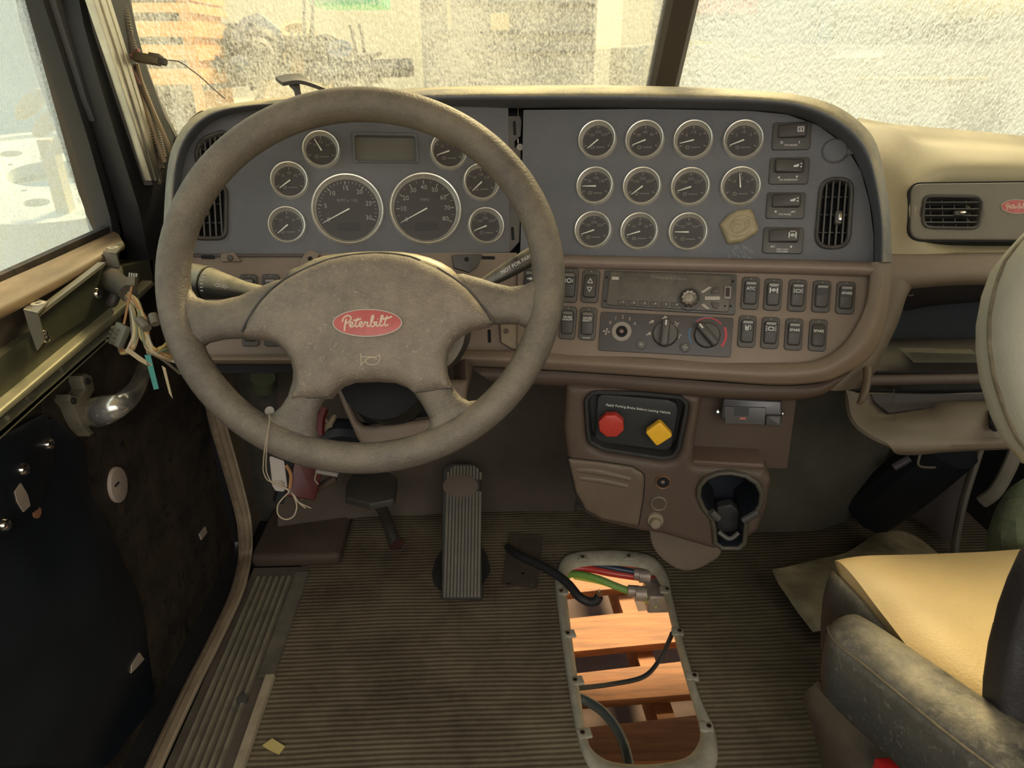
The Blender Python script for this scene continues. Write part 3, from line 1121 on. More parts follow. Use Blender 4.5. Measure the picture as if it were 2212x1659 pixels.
def dchild(b, name, m, smooth=40, parent=dash, label=None):
    """b is in world space"""
    b.xf(parent.matrix_world.inverted() if parent.parent is None and parent.type == 'EMPTY' and parent is not dash else dash_inv)
    return b.build(name, m, parent, smooth=smooth, label=label)


HO = [(351, 560), (353, 500), (355, 450), (361, 370), (374, 305), (402, 258), (450, 226), (520, 212), (600, 205), (800, 191), (1000, 182), (1180, 180), (1350, 180), (1500, 183), (1620, 187),
      (1720, 195), (1800, 217), (1858, 255), (1893, 310), (1912, 390), (1923, 480), (1926, 566)]
HI = [(386, 560), (387, 500), (390, 450), (396, 375), (412, 318), (446, 274), (492, 250), (560, 238), (650, 234), (800, 233), (1000, 233), (1180, 234), (1350, 236), (1500, 239), (1620, 242),
      (1706, 250), (1772, 275), (1828, 318), (1860, 372), (1878, 440), (1886, 500), (1885, 566)]
st = []
for i, (o, q) in enumerate(zip(HO, HI)):
    d = dg(o[0])
    mix = lambda t: (o[0] * (1 - t) + q[0] * t, o[1] * (1 - t) + q[1] * t)
    side = 1.0 if i < 4 or i > 17 else 0.0
    if not side:
        o = (o[0], o[1] + 9)
    p_b = P(*o, d - 0.022)
    bk = V((0.0, 0.30, -0.010)) if not side else V((0.01 if i > 17 else -0.01, 0.30, 0))
    st.append([p_b + bk, p_b + bk * 0.5 + V((0, 0, 0.003 if not side else 0)), p_b + bk * 0.1, p_b, P(*mix(0.12), d - 0.040), P(*mix(0.30), d - 0.050), P(*mix(0.48), d - 0.050), P(*mix(0.62), d - 0.042),
               P(*mix(0.80), d - 0.018), P(*mix(1.0), d + 0.006)])
dchild(grid(st, su=3, sv=4), 'padded_hood', M_HOOD, 60)

# lower rim, brown: follows the curve of the switch panel
RO = [(1926, 566), (1922, 640), (1908, 715), (1878, 772), (1812, 812), (1765, 825), (1677, 830), (1540, 821), (1400, 812), (1180, 798), (1010, 790), (900, 788), (640, 786), (430, 786)]
RI = [(1877, 566), (1876, 600), (1867, 661), (1843, 711), (1806, 753), (1755, 777), (1677, 782), (1581, 778), (1400, 770), (1192, 758), (1010, 754), (900, 756), (640, 764), (430, 766)]


def dl(x):
    return float(np.interp(x, [400, 1080, 1160, 1885], [0.985, 1.068, 1.066, 0.945]))


st = []
for i, (o, q) in enumerate(zip(RO, RI)):
    d = dl(o[0])
    mix = lambda t: (o[0] * (1 - t) + q[0] * t, o[1] * (1 - t) + q[1] * t)
    p_b = P(*o, d - 0.004)
    side = i < 3
    bk = V((0.01, 0.25, 0.0)) if side else V((0, 0.10, -0.0))
    st.append([P(*q, d + 0.010), P(*mix(0.03), d - 0.006), P(*mix(0.16), d - 0.018), P(*mix(0.42), d - 0.026), P(*mix(0.72), d - 0.022), P(*mix(0.93), d - 0.012), p_b, p_b + bk * 0.2, p_b + bk])
dchild(grid(st, su=3, sv=5), 'lower_rim', M_BROWN, 60)
# skirt under the rim
st = []
for o, q in zip([(1906, 740), (1860, 785), (1806, 812), (1765, 829), (1677, 834), (1540, 825), (1400, 815), (1180, 801), (1015, 793)],
                [(1880, 770), (1830, 810), (1790, 845), (1753, 858), (1692, 864), (1540, 858), (1400, 846), (1215, 834), (1060, 824)]):
    d = dl(o[0])
    st.append([P(*o, d + 0.012), P(o[0] * .5 + q[0] * .5, o[1] * .5 + q[1] * .5, d + 0.010), P(*q, d + 0.022), P(*q, d + 0.06)])
dchild(grid(st, su=3, sv=4), 'lower_skirt', M_BROWN2, 60)
# dash top behind the hood
dchild(grid([[P(470, 226, 1.05) + V((0, .0, -.02)), P(1100, 200, 1.15) + V((0, 0, -.02)), P(1780, 224, 1.05) + V((0, 0, -.02))],
             [V((-0.5, 1.35, 0.965)), V((0.1, 1.38, 0.972)), V((0.62, 1.35, 0.965))], [V((-0.62, 1.585, 0.93)), V((0.2, 1.585, 0.935)), V((0.80, 1.585, 0.93))]], su=5, sv=4), 'top_pad', M_TANTOP, 60)
# filler behind the instruments
b = FL.poly([(372, 300), (430, 240), (1120, 215), (1120, 786), (372, 786)], -0.03)
dchild(slab(b, -0.05, -0.035).xf(FL.M), 'back_shell', M_VOID, 0)
b = FR_.poly([(1118, 215), (1740, 220), (1880, 330), (1890, 560), (1880, 720), (1780, 800), (1118, 800)], -0.03)
dchild(slab(b, -0.05, -0.035).xf(FR_.M), 'back_shell', M_VOID, 0)


# ---------------------------------------------------------------- small builders
def S(n, f=FR_, at=(1500, 400)):
    return f.size(at[0], at[1], n)


SMALL = {'a': ('150', '200', '250'), 'b': ('30', '60', '90'), 'c': ('E', '1/2', 'F'), 'd': ('5', '10', '15'), 'e': ('50', '100', '150'),
         'f': ('100', '200', '300'), 'g': ('10', '20', '30'), 'h': ('10', '12', '16')}


def gauge(parent, F, px, py, dpx, ang, big=None, nums='a', ticks=25, label=None, unit='', red=None):
    hb = 0.011
    u, v = F.px(px, py, hb)
    r = F.size(px, py, dpx, hb) / 2
    di = lathe([(r * 0.9, -0.001), (r * 0.86, 0.0015), (0, 0.0015)], 48, u, v)
    g = di.build('gauge', M_DIAL, parent, label=label)
    w = r * (0.108 if not big else 0.072)
    prof = [(r + 0.0005, 0.0), (r + 0.0005, hb * 0.55), (r, hb * 0.8), (r - w * 0.35, hb * 1.05), (r - w * 0.75, hb), (r - w, hb * 0.72), (r - w * 1.25, hb * 0.55), (r - w * 1.6, 0.003), (r - w * 1.9, 0.0015)]
    lathe(prof, 64, u, v, hollow=True).build('bezel', M_BEZEL, g, smooth=50)
    ri = r - w * 1.9
    z = 0.0022
    mk = MB()
    mt = MB()
    rm = ri * 0.94
    if big:
        seq, a0, a1, sub = big
        nS = (len(seq) - 1) * sub
        for k in range(nS + 1):
            a = math.radians(a0 + (a1 - a0) * k / nS)
            maj = k % sub == 0
            l = ri * (0.12 if maj else 0.07)
            w_ = 0.0006 if maj else 0.00035
            bx = box(rm - l, rm, -w_, w_, z, z + 0.0003)
            mk.merge(place(bx, u, v, 0, a))
        for k, s in enumerate(seq):
            a = math.radians(a0 + (a1 - a0) * k / (len(seq) - 1))
            mk.merge(place(text_mb(s, ri * 0.21), u + ri * 0.71 * math.cos(a), v + ri * 0.71 * math.sin(a), z))
        mt.merge(place(text_mb(unit, ri * 0.15), u, v + ri * 0.30, z))
        slab(rrect(u, v - ri * 0.55, ri * 0.75, ri * 0.26, ri * 0.03), 0.0016, z).build('odometer_window', mat('odometer black', (0.032, 0.028, 0.027), 0.4), g, smooth=0)
    else:
        a0, a1 = 205, -25
        for k in range(ticks):
            a = math.radians(a0 + (a1 - a0) * k / (ticks - 1))
            maj = k % 6 == 0
            if not maj and (k * 7 + ord(nums)) % 5 == 0:
                continue
            l = ri * (0.17 if maj else 0.09)
            w_ = 0.0004 if maj else 0.00022
            (mk if maj else mt).merge(place(box(rm - l, rm, -w_, w_, z, z + 0.0003), u, v, 0, a))
        for s, a in zip(SMALL[nums], (140, 90, 40)):
            a = math.radians(a)
            mt.merge(place(text_mb(s, ri * 0.27), u + ri * 0.55 * math.cos(a), v + ri * 0.55 * math.sin(a), z))
        mt.merge(place(ring(rrect(0, 0, ri * .24, ri * .2, ri * .05, 2), rrect(0, 0, ri * .16, ri * .12, ri * .03, 2), z, z + .0003), u - ri * .32, v - ri * .45))
        for k in range(5):
            mt.merge(box(u + ri * (-0.08 + k * 0.12), u + ri * (0.0 + k * 0.12), v - ri * 0.49, v - ri * 0.42, z, z + 0.0003))
    if red:
        for k in range(10):
            a = math.radians(red[0] + (red[1] - red[0]) * k / 9)
            pass
    mk.build('dial_marking', mat('dusty dial white', (0.36, 0.34, 0.32), 0.6) if big else mat('legend grey', (0.38, 0.36, 0.33), 0.6), g, smooth=0)
    mt.build('dial_lettering', M_DIM, g, smooth=0)
    a = math.radians(ang)
    nl = ri * 0.86
    nd = loft([[(-ri * 0.06, -0.0011, z + .001), (-ri * 0.06, 0.0011, z + .001), (-ri * 0.06, 0.0011, z + .0022), (-ri * 0.06, -0.0011, z + .0022)],
               [(nl, -0.00045, z + .001), (nl, 0.00045, z + .001), (nl, 0.00045, z + .002), (nl, -0.00045, z + .002)]])
    place(nd, u, v, 0, a).build('needle', M_NEEDLE, g, smooth=0)
    return g


def icon(kind, s):
    """little legend shapes about s wide, centred"""
    z0, z1 = 0, 0.0003
    b = MB()
    def ln(x0, y0, x1, y1, w=0.07):
        d = V((x1 - x0, y1 - y0))
        a = math.atan2(d.y, d.x)
        b.merge(place(box(0, d.length * s, -w * s / 2, w * s / 2, z0, z1), x0 * s, y0 * s, 0, a))
    if kind == 'up':
        for a, c in (((-.3, -.25), (0, .3)), ((0, .3), (.3, -.25)), ((-.3, -.25), (.3, -.25))):
            ln(*a, *c, 0.08)
    elif kind == 'down':
        for a, c in (((-.3, .25), (0, -.3)), ((0, -.3), (.3, .25)), ((-.3, .25), (.3, .25))):
            ln(*a, *c, 0.08)
    elif kind == 'tri_up':
        b.merge(slab([(-.3 * s, -.25 * s), (.3 * s, -.25 * s), (0, .3 * s)], z0, z1))
    elif kind == 'tri_down':
        b.merge(slab([(-.3 * s, .25 * s), (.3 * s, .25 * s), (0, -.3 * s)], z0, z1))
    elif kind == 'ring':
        b.merge(ring(circ(0, 0, .3 * s, 16), circ(0, 0, .18 * s, 16), z0, z1))
    elif kind == 'bar':
        ln(0, -.3, 0, .3, 0.14)
    elif kind == 'dot':
        b.merge(slab(circ(0, 0, .25 * s, 12), z0, z1))
    elif kind == 'pump':
        b.merge(ring(rrect(-.08 * s, 0, .42 * s, .7 * s, .05 * s, 2), rrect(-.08 * s, .18 * s, .24 * s, .2 * s, .02 * s, 2), z0, z1))
        b.merge(slab(rrect(-.08 * s, -.15 * s, .40 * s, .36 * s, .05 * s, 2), z0, z1))
        ln(.2, .25, .32, .1)
        ln(.32, .1, .3, -.25)
    elif kind == 'lamp':
        b.merge(ring(rrect(0, 0, .6 * s, .45 * s, .12 * s, 3), rrect(0, 0, .42 * s, .27 * s, .06 * s, 3), z0, z1))
        for sx_ in (-1, 1):
            for k in (-1, 0, 1):
                ln(sx_ * .38, k * .16, sx_ * .6, k * .26)
    elif kind == 'axle':
        for k in (-1, 1):
            b.merge(slab(rrect(k * .38 * s, 0, .14 * s, .7 * s, .05 * s, 2), z0, z1))
        ln(-.35, 0, .35, 0, .1)
        b.merge(ring(circ(0, 0, .2 * s, 14), circ(0, 0, .1 * s, 14), z0, z1))
        ln(-.3, .45, .3, .45)
    elif kind == 'brake':
        b.merge(ring(circ(0, 0, .26 * s, 16), circ(0, 0, .17 * s, 16), z0, z1))
        for sx_ in (-1, 1):
            for k in (-1, 0):
                ln(sx_ * .36, .2 * k, sx_ * .42, .2 * (k + 1) - .05, .08)
    elif kind == 'truck':
        b.merge(slab([(-.5 * s, -.2 * s), (-.1 * s, -.2 * s), (.1 * s, -.1 * s), (.1 * s, .2 * s), (-.15 * s, .1 * s), (-.5 * s, 0)], z0, z1))
        b.merge(slab(circ(.35 * s, .2 * s, .1 * s, 10), z0, z1))
        b.merge(slab(circ(.35 * s, -.15 * s, .1 * s, 10), z0, z1))
    elif kind == 'beacon':
        b.merge(ring(rrect(0, 0, .7 * s, .6 * s, .05 * s, 2), rrect(0, 0, .5 * s, .4 * s, .03 * s, 2), z0, z1))
        b.merge(ring(circ(0, -.02 * s, .14 * s, 14), circ(0, -.02 * s, .07 * s, 14), z0, z1))
    elif kind == 'arrow':
        b.merge(slab([(-.4 * s, -.1 * s), (0, -.1 * s), (0, -.3 * s), (.4 * s, 0), (0, .3 * s), (0, .1 * s), (-.4 * s, .1 * s)], z0, z1))
    elif kind == 'fan':
        for k in range(4):
            b.merge(place(slab([(0, 0), (.16 * s, .34 * s), (-.06 * s, .38 * s)], z0, z1), 0, 0, 0, k * PI / 2))
    elif kind == 'flake':
        for k in range(3):
            a = k * PI / 3
            ln(-.35 * math.cos(a), -.35 * math.sin(a), .35 * math.cos(a), .35 * math.sin(a))
    return b


def vswitch(parent, F, px, py, w, h, leg=None, text=None, text2=None, press=0, lens=True, label=None, foot=None, tsize=0.0058):
    """upright rocker switch: grey frame, rocker, dark lens with a legend"""
    u, v = F.px(px, py, 0.004)
    W_, H_ = F.size(px, py, w, 0.004), F.size(px, py, h, 0.004)
    s = slab(rrect(u, v, W_, H_, W_ * 0.2), -0.002, 0.004, 0.0015).build('rocker_switch', M_SWFR, parent, label=label)
    w2, h2 = W_ * 0.74, H_ * 0.72
    t = math.radians(7 if not press else -7)
    L = []
    o = rrect(0, 0, w2, h2, w2 * 0.25)
    for z, q in ((-0.004, 0), (0.006, 0), (0.0078, 0.0012), (0.0082, 0.0024)):
        L.append([(x + u, y * math.cos(t) + v, z + y * math.tan(t) * (1 if z > 0 else 0)) for x, y in inset(o, q)])
    r = loft(L).build('rocker', M_SWITCH, s, smooth=45)
    zz = lambda y: 0.0083 + y * math.tan(t)
    if lens:
        y0 = h2 * 0.16
        q = rrect(0, y0, w2 * 0.78, h2 * 0.30, 0.0012)
        L = [[(x + u, y + v, zz(y) - 0.0004) for x, y in q], [(x + u, y + v, zz(y) + 0.0003) for x, y in q]]
        loft(L).build('lens', M_BLACK, s, smooth=0)
        q = rrect(0, h2 * 0.385, w2 * 0.74, h2 * 0.10, 0.0012)
        L = [[(x + u, y + v, zz(y) - 0.0004) for x, y in q], [(x + u, y + v, zz(y) + 0.0004) for x, y in q]]
        loft(L).build('indicator', mat('smoky indicator', (0.17, 0.15, 0.125), 0.35), s, smooth=0)
    mk = MB()
    yl = h2 * 0.16
    if text:
        lines = text.split('\n')
        for k, l in enumerate(lines):
            yy = yl + (len(lines) - 1) * tsize * 0.45 - k * tsize * 0.9
            mk.merge(place(text_mb(l, tsize, bold=0.0001), u, v + yy, zz(yy) + 0.0004))
    if leg:
        for kind, dy, sc_ in leg:
            yy = dy * h2
            mk.merge(place(icon(kind, w2 * sc_), u, v + yy, zz(yy) + 0.0004))
    if foot:
        mk.merge(place(text_mb(foot, tsize * 0.72), u, v - H_ * 0.44, 0.0041))
    mk.merge(place(icon('dot', W_ * 0.09), u, v + H_ * 0.44, 0.0041))
    mk.build('legend', M_WHITE, s, smooth=0)
    return s


def hswitch(parent, F, px, py, w, h, ic, lg, foot, press, label):
    u, v = F.px(px, py, 0.004)
    W_, H_ = F.size(px, py, w, 0.004), F.size(px, py, h, 0.004)
    s = slab(rrect(u, v, W_, H_, W_ * 0.08), -0.002, 0.004, 0.0015).build('rocker_switch', M_BLACKD, parent, label=label)
    t = math.radians(9 * press)
    w2, h2 = W_ * 0.74, H_ * 0.50
    vv = v + H_ * 0.16
    o = rrect(0, 0, w2, h2, h2 * 0.16)
    L = []
    for z, q in ((-0.004, 0), (0.007, 0), (0.0088, 0.0012), (0.0092, 0.0024)):
        L.append([(x * math.cos(t) + u, y + vv, z + (x * math.tan(t) if z > 0 else 0)) for x, y in inset(o, q)])
    loft(L).build('rocker', M_SWITCH, s, smooth=45)
    mk = MB()
    mk.merge(place(icon(ic, h2 * 0.62), u + w2 * 0.28, vv, 0.0098 + w2 * 0.28 * math.tan(t)))
    mk.merge(place(icon(lg[0], H_ * 0.16), u - w2 * 0.33, v - H_ * 0.24, 0.0041))
    mk.merge(place(icon(lg[1], H_ * 0.16), u + w2 * 0.28, v - H_ * 0.24, 0.0041))
    for k, l in enumerate(foot):
        mk.merge(place(text_mb(l, H_ * 0.085, bold=0.00005), u, v - H_ * (0.345 + k * 0.085), 0.0041))
    mk.build('legend', M_WHITE, s, smooth=0)
    return s


def vent(parent, F, pts, nsl, ncr, rad, tilt=0.0, knob=True, m=None, label=None, deep=0.03, cross_n=2, horiz=False, kpos=(0.1, -0.05)):
    """air vent: moulded ring, dark throat, slats, thumb tab; pts outline in pixels"""
    o = rpoly(F.poly(pts, 0.006), rad, 6)
    m = m or M_BLACKD
    q = inset(o, 0.0055)
    v_ = ring(o, q, -0.02, 0.007, 0.0025).build('air_vent', m, parent, label=label, smooth=45)
    slab(inset(o, 0.003), -deep - 0.004, -deep).build('throat', M_VOID, v_, smooth=0)
    xs, ys = [p[0] for p in q], [p[1] for p in q]
    x0, x1, y0, y1 = min(xs), max(xs), min(ys), max(ys)

    def span(c, vertical):
        out = []
        for i in range(len(q)):
            a, b_ = q[i - 1], q[i]
            k = 0 if vertical else 1
            if (a[k] > c) != (b_[k] > c):
                t = (c - a[k]) / (b_[k] - a[k])
                out.append(a[1 - k] + (b_[1 - k] - a[1 - k]) * t)
        return (min(out), max(out)) if len(out) >= 2 else None
    for k in range(nsl):
        f = (k + 0.7) / (nsl + 0.4)
        if horiz:
            c = y0 + (y1 - y0) * f
            s = span(c, False)
            if s:
                bx = box(s[0] + .0005, s[1] - .0005, c - 0.0009, c + 0.0009, -0.012, 0.0035)
                bx.build('slat', m, v_, smooth=0)
        else:
            c = x0 + (x1 - x0) * f
            s = span(c, True)
            if s:
                bx = box(c - 0.0010, c + 0.0010, s[0] + .0005, s[1] - .0005, -0.012, 0.0035)
                bx.build('slat', m, v_, smooth=0)
    for k in range(ncr):
        f = (k + 0.8) / (ncr + 0.6)
        if horiz:
            c = x0 + (x1 - x0) * f
            s = span(c, True)
            if s:
                box(c - .0007, c + .0007, s[0] + .0005, s[1] - .0005, -0.022, -0.006).build('cross_slat', m, v_, smooth=0)
        else:
            c = y0 + (y1 - y0) * f
            s = span(c, False)
            if s:
                box(s[0] + .0005, s[1] - .0005, c - .0007, c + .0007, -0.022, -0.006).build('cross_slat', m, v_, smooth=0)
    if knob:
        cx_, cy_ = (x0 + x1) / 2 + kpos[0] * (x1 - x0), (y0 + y1) / 2 + kpos[1] * (y1 - y0)
        a, c = (0.011, 0.005) if horiz else (0.006, 0.012)
        slab(rrect(cx_, cy_, a * 1.6, c * 1.6, 0.003), -0.004, 0.007, 0.002).build('thumb_tab', m, v_)
        slab(rrect(cx_ + a * 0.3, cy_, a * .8, c * .8, 0.0015), 0.007, 0.010, 0.001).build('tab_insert', M_CHROME, v_)
    return v_


def script_badge(F, parent, px, py, w, h, h0, rot=0.0, label=None, name='badge'):
    u, v = F.px(px, py, h0)
    W_ = F.size(px, py, w, h0)
    H_ = W_ * h / w
    o = circ(0, 0, W_ / 2, 44, H_ / 2)
    bd = place(slab(o, -0.001, 0.0012, 0.0004), u, v, h0, rot).build(name, M_BADGE, parent, label=label)
    place(ring(circ(0, 0, W_ / 2 + 0.0006, 44, H_ / 2 + 0.0006), inset(o, W_ * 0.008), -0.001, 0.0017, 0.0003), u, v, h0, rot).build('badge_rim', mat('dull silver print', (0.5, 0.45, 0.4), 0.5, 0.2), bd)
    k = W_ * 0.735 / 8.6
    ox, oy = -4.4 * k, -1.45 * k
    S_ = [[(0.55, 0.0), (0.6, 1.0), (0.8, 2.1)], [(0.15, 1.6), (0.3, 2.3), (1.0, 2.75), (1.6, 2.35), (1.35, 1.7), (0.75, 1.35)],
          [(1.3, .95), (1.85, 1.15), (1.9, 1.5), (1.6, 1.55), (1.4, 1.05), (1.7, .72), (2.2, .95)],
          [(2.75, 2.3), (2.5, 1.6), (2.35, 1.0), (2.6, .75), (2.95, 1.0)], [(2.0, 1.9), (2.7, 1.95), (3.3, 2.2)],
          [(2.95, 1.0), (3.45, 1.25), (3.5, 1.6), (3.2, 1.6), (3.05, 1.05), (3.35, .75), (3.8, 1.0)],
          [(3.8, 1.0), (4.0, 1.65), (4.1, 1.5), (4.45, 1.55), (4.38, 1.05), (4.6, .8), (4.9, 1.1)],
          [(4.9, 1.1), (5.35, 2.1), (5.4, 2.7), (5.15, 2.6), (5.0, 1.6), (5.0, 1.0), (5.3, .8), (5.7, 1.15), (5.5, 1.55), (5.95, 1.5)],
          [(6.05, 1.7), (5.95, 1.05), (6.2, .85), (6.5, 1.2)], [(6.12, 2.1), (6.2, 2.2)],
          [(6.5, 1.2), (6.95, 2.2), (7.0, 2.75), (6.75, 2.6), (6.6, 1.6), (6.6, 1.1), (6.9, .9), (7.2, 1.2)],
          [(7.75, 2.7), (7.45, 1.8), (7.35, 1.2), (7.6, .95), (8.0, 1.2)], [(7.0, 2.15), (7.8, 2.25), (8.6, 2.6)]]
    mk = MB()
    for s in S_:
        mk.merge(tube([(ox + x * k, oy + y * k, 0.0013) for x, y in s], k * (0.13 if len(s) != 3 else 0.16), 6, 5, flat=0.6))
    place(mk, u, v, h0, rot).build('script_lettering', mat('cream lettering', (0.62, 0.5, 0.4), 0.5), bd)
    return bd


# ---------------------------------------------------------------- driver's instrument panel
ip = thing('instrument_panel', 'slate grey instrument panel behind the steering wheel with two large dials and a display', 'instrument panel', FL)
out = FL.poly([(380, 552), (384, 450), (390, 370), (408, 310), (440, 268), (490, 244), (560, 230), (1098, 226), (1100, 545), (1000, 546), (690, 548), (600, 548)])
VL1 = [(419, 330), (421, 352), (436, 348), (470, 328), (505, 306), (497, 286), (478, 279), (440, 293), (424, 310)]
VL2 = [(412, 395), (492, 395), (491, 518), (408, 518)]
DSP = rrect(*FL.px(833, 318, 0.004), FL.size(833, 318, 142), FL.size(833, 318, 66), 0.004)
plate(rpoly(out, 0.004, 2), [inset(rpoly(FL.poly(VL1, 0.006), 0.012, 6), 0.003), inset(rpoly(FL.poly(VL2, 0.006), 0.016, 6), 0.003), inset(DSP, 0.002)], -0.012, 0.0).build('panel_plate', M_PANEL, ip, smooth=25)
sm = 'small chrome ringed gauge'
gauge(ip, FL, 693, 320, 82, 119, nums='h', label='upper small gauge left of the display, needle standing up')
gauge(ip, FL, 624, 387, 83, 217, nums='b', label='small gauge at the upper left of the tachometer')
gauge(ip, FL, 619, 484, 83, 220, nums='g', label='small gauge at the lower left of the tachometer')
gauge(ip, FL, 751, 450, 158, 208, big=(['0', '5', '10', '15', '20', '25', '30'], 208, -22, 5), unit='RPM x 100', label='large tachometer reading to 30')
gauge(ip, FL, 920, 449, 156, 208, big=(['0', '10', '20', '30', '40', '50', '60', '70', '80'], 208, -26, 2), unit='MPH', label='large speedometer reading to 80')
gauge(ip, FL, 970, 323, 80, 199, nums='g', label='small gauge right of the display, partly behind the wheel rim')
gauge(ip, FL, 1041, 391, 79, 222, nums='e', label='small gauge at the upper right of the speedometer')
gauge(ip, FL, 1051, 486, 78, 200, nums='f', label='small gauge at the lower right of the speedometer')
# message display, sunk behind a frame
o = rrect(*FL.px(833, 318, 0.004), FL.size(833, 318, 142), FL.size(833, 318, 66), 0.004)
q = rrect(*FL.px(833, 319, 0.004), FL.size(833, 318, 130), FL.size(833, 318, 55), 0.003)
dsp = ring(o, q, -0.012, 0.0035, 0.0012).build('display', mat('display frame grey', (0.13, 0.13, 0.14), 0.5), ip)
slab(inset(q, -0.001), -0.012, -0.008).build('display_screen', mat('grey green lcd', (0.150, 0.145, 0.125), 0.35), dsp, smooth=0)
# vents at the left end
vent(ip, FL, VL1, 6, 1, 0.012, knob=False, label='small vent at the upper left corner')
vent(ip, FL, VL2, 5, 2, 0.016, knob=True, label='tall vent beside the door pillar', kpos=(-0.1, 0.05))
# mounting flange with slots where the trim is missing
o = FL.poly([(1098, 250), (1124, 250), (1127, 262), (1125, 292), (1112, 304), (1112, 318), (1125, 318), (1126, 420), (1122, 522), (1098, 548)], 0)
slab(o, -0.013, -0.002).build('mounting_flange', mat('dark flange', (0.05, 0.05, 0.056), 0.55, dust=0.2), ip, smooth=20)
for x, y, h_ in ((1112, 276, 30), (1108, 504, 28)):
    u, v = FL.px(x, y, 0)
    slab(rrect(u, v, FL.size(x, y, 6), FL.size(x, y, h_), 0.002), -0.002, -0.0012).build('flange_slot', M_VOID, ip, smooth=0)
u, v = FL.px(1123, 318, 0)
fs = lathe([(0.0052, -0.003), (0.0052, 0.001), (0.003, 0.001), (0.0028, -0.001)], 18, u, v).build('flange_screw', mat('grey nylon', (0.30, 0.28, 0.25), 0.5), ip)

# lower left trim strip, brown, with tabs, slots and two pairs of rocker switches
FLL = Fr(P(400, 640, 0.985), P(1120, 640, 1.075), P(400, 560, 0.985))
lp = thing('lower_trim_panel', 'mauve brown lower dash trim behind the steering wheel with torn clips and hidden switches', 'trim panel', FLL)
o = FLL.poly([(372, 549), (1000, 546), (1116, 546), (1120, 760), (1000, 762), (372, 775)])
slab(o, -0.014, 0.0).build('trim_plate', M_BROWN, lp, smooth=0)
o = FLL.poly([(372, 549), (690, 549), (690, 556), (372, 556)])
slab(o, 0.0, 0.004, 0.001).build('trim_lip', mat('dark brown lip', (0.07, 0.05, 0.045), 0.6), lp)
for x, y, w_, h_ in ((450, 556, 28, 8), (1055, 557, 28, 7), (1057, 726, 7, 28)):
    u, v = FLL.px(x, y, 0)
    slab(rrect(u, v, FLL.size(x, y, w_), FLL.size(x, y, h_), 0.001), 0, 0.0045 if x < 500 else 0.0006).build('clip_slot', M_VOID, lp, smooth=0)
slab(rpoly(FLL.poly([(478, 549), (508, 546), (518, 560), (524, 566), (478, 567)]), 0.003), 0, 0.006, 0.001).build('clip_tab', M_BROWN, lp)
u, v = FLL.px(497, 557, 0.008)
lathe([(0.0042, 0), (0.0042, 0.008), (0.003, 0.009), (0, 0.0088)], 16, u, v).build('trim_screw', M_BLACKD, lp)
slab(rpoly(FLL.poly([(648, 580), (650, 566), (662, 548), (674, 543), (694, 552), (686, 560), (690, 575)]), 0.002), 0, 0.012, 0.001).build('torn_clip', M_BROWN, lp)
u, v = FLL.px(670, 559, 0.0125)
slab(circ(u, v, 0.0035, 14), 0.012, 0.0125).build('clip_hole', M_VOID, lp)
slab(rpoly(FLL.poly([(975, 552), (1042, 550), (1030, 578), (1012, 590), (980, 580)]), 0.002), 0, 0.007, 0.001).build('torn_clip', M_BLACKD, lp)
u, v = FLL.px(1008, 560, 0.008)
slab(circ(u, v, 0.0035, 14), 0.007, 0.0076).build('clip_hole', M_VOID, lp)
slab(rpoly(FLL.poly([(1078, 700), (1150, 700), (1150, 757), (1105, 755), (1080, 740)]), 0.003), 0, 0.009, 0.002).build('clip_plate', mat('tan clip plate', (0.26, 0.2, 0.13), 0.6), lp)
u, v = FLL.px(1094, 715, 0.011)
lathe([(0.004, 0.008), (0.004, 0.011), (0, 0.0105)], 16, u, v).build('trim_screw', M_BROWN2, lp)
for x, y in ((537, 628), (585, 628), (540, 712), (588, 712)):
    vswitch(lp, FLL, x, y, 38, 76, leg=[('lamp', 0.2, 0.5)])
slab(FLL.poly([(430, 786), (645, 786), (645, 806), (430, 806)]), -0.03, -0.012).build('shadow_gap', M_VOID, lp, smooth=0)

# ---------------------------------------------------------------- centre gauge panel
gp = thing('gauge_panel', 'slate grey centre gauge panel holding eleven small chrome ringed gauges and a vent', 'gauge panel', FR_)
o = FR_.poly([(1131, 238), (1400, 236), (1620, 240), (1700, 248), (1768, 272), (1826, 315), (1860, 372), (1878, 440), (1887, 510), (1886, 572), (1500, 562), (1124, 552), (1127, 420)])
VR = [(1772, 381), (1848, 381), (1838, 538), (1757, 538)]
plate(rpoly(o, 0.002, 2), [inset(rpoly(FR_.poly(VR, 0.006), 0.022, 8), 0.003)], -0.012, 0.001).build('panel_plate', M_PANEL, gp, smooth=25)
rows = [(1289, 299, 82, 220, 'a', 'top row, first from the wheel'), (1392, 299, 84, 201, 'b', 'top row, second from the wheel'), (1497, 299, 86, 193, 'c', 'top row, third from the wheel'), (1606, 299, 88, 201, 'd', 'top row, nearest the rocker switches'),
        (1284, 399, 80, 180, 'e', 'middle row, first from the wheel, needle level'), (1386, 400, 83, 218, 'f', 'middle row, second from the wheel'), (1491, 401, 85, 198, 'a', 'middle row, third from the wheel'), (1600, 400, 88, 97, 'h', 'middle row, needle standing upright'),
        (1280, 495, 80, 199, 'a', 'bottom row, first from the wheel'), (1380, 498, 82, 197, 'g', 'bottom row, second from the wheel'), (1486, 499, 85, 180, 'f', 'bottom row, third from the wheel, needle level')]
for x, y, d, a, n, l in rows:
    gauge(gp, FR_, x, y, d, a, nums=n, label='small gauge, ' + l)
hswitch(gp, FR_, 1710, 293, 84, 64, 'beacon', ('ring', 'bar'), ['PTO MODE'], 1, 'horizontal rocker switch, topmost of four')
hswitch(gp, FR_, 1704.5, 368.5, 86, 62, 'truck', ('tri_up', 'tri_down'), ['AIR SUSPENSION'], -1, 'horizontal rocker switch with up and down triangles')
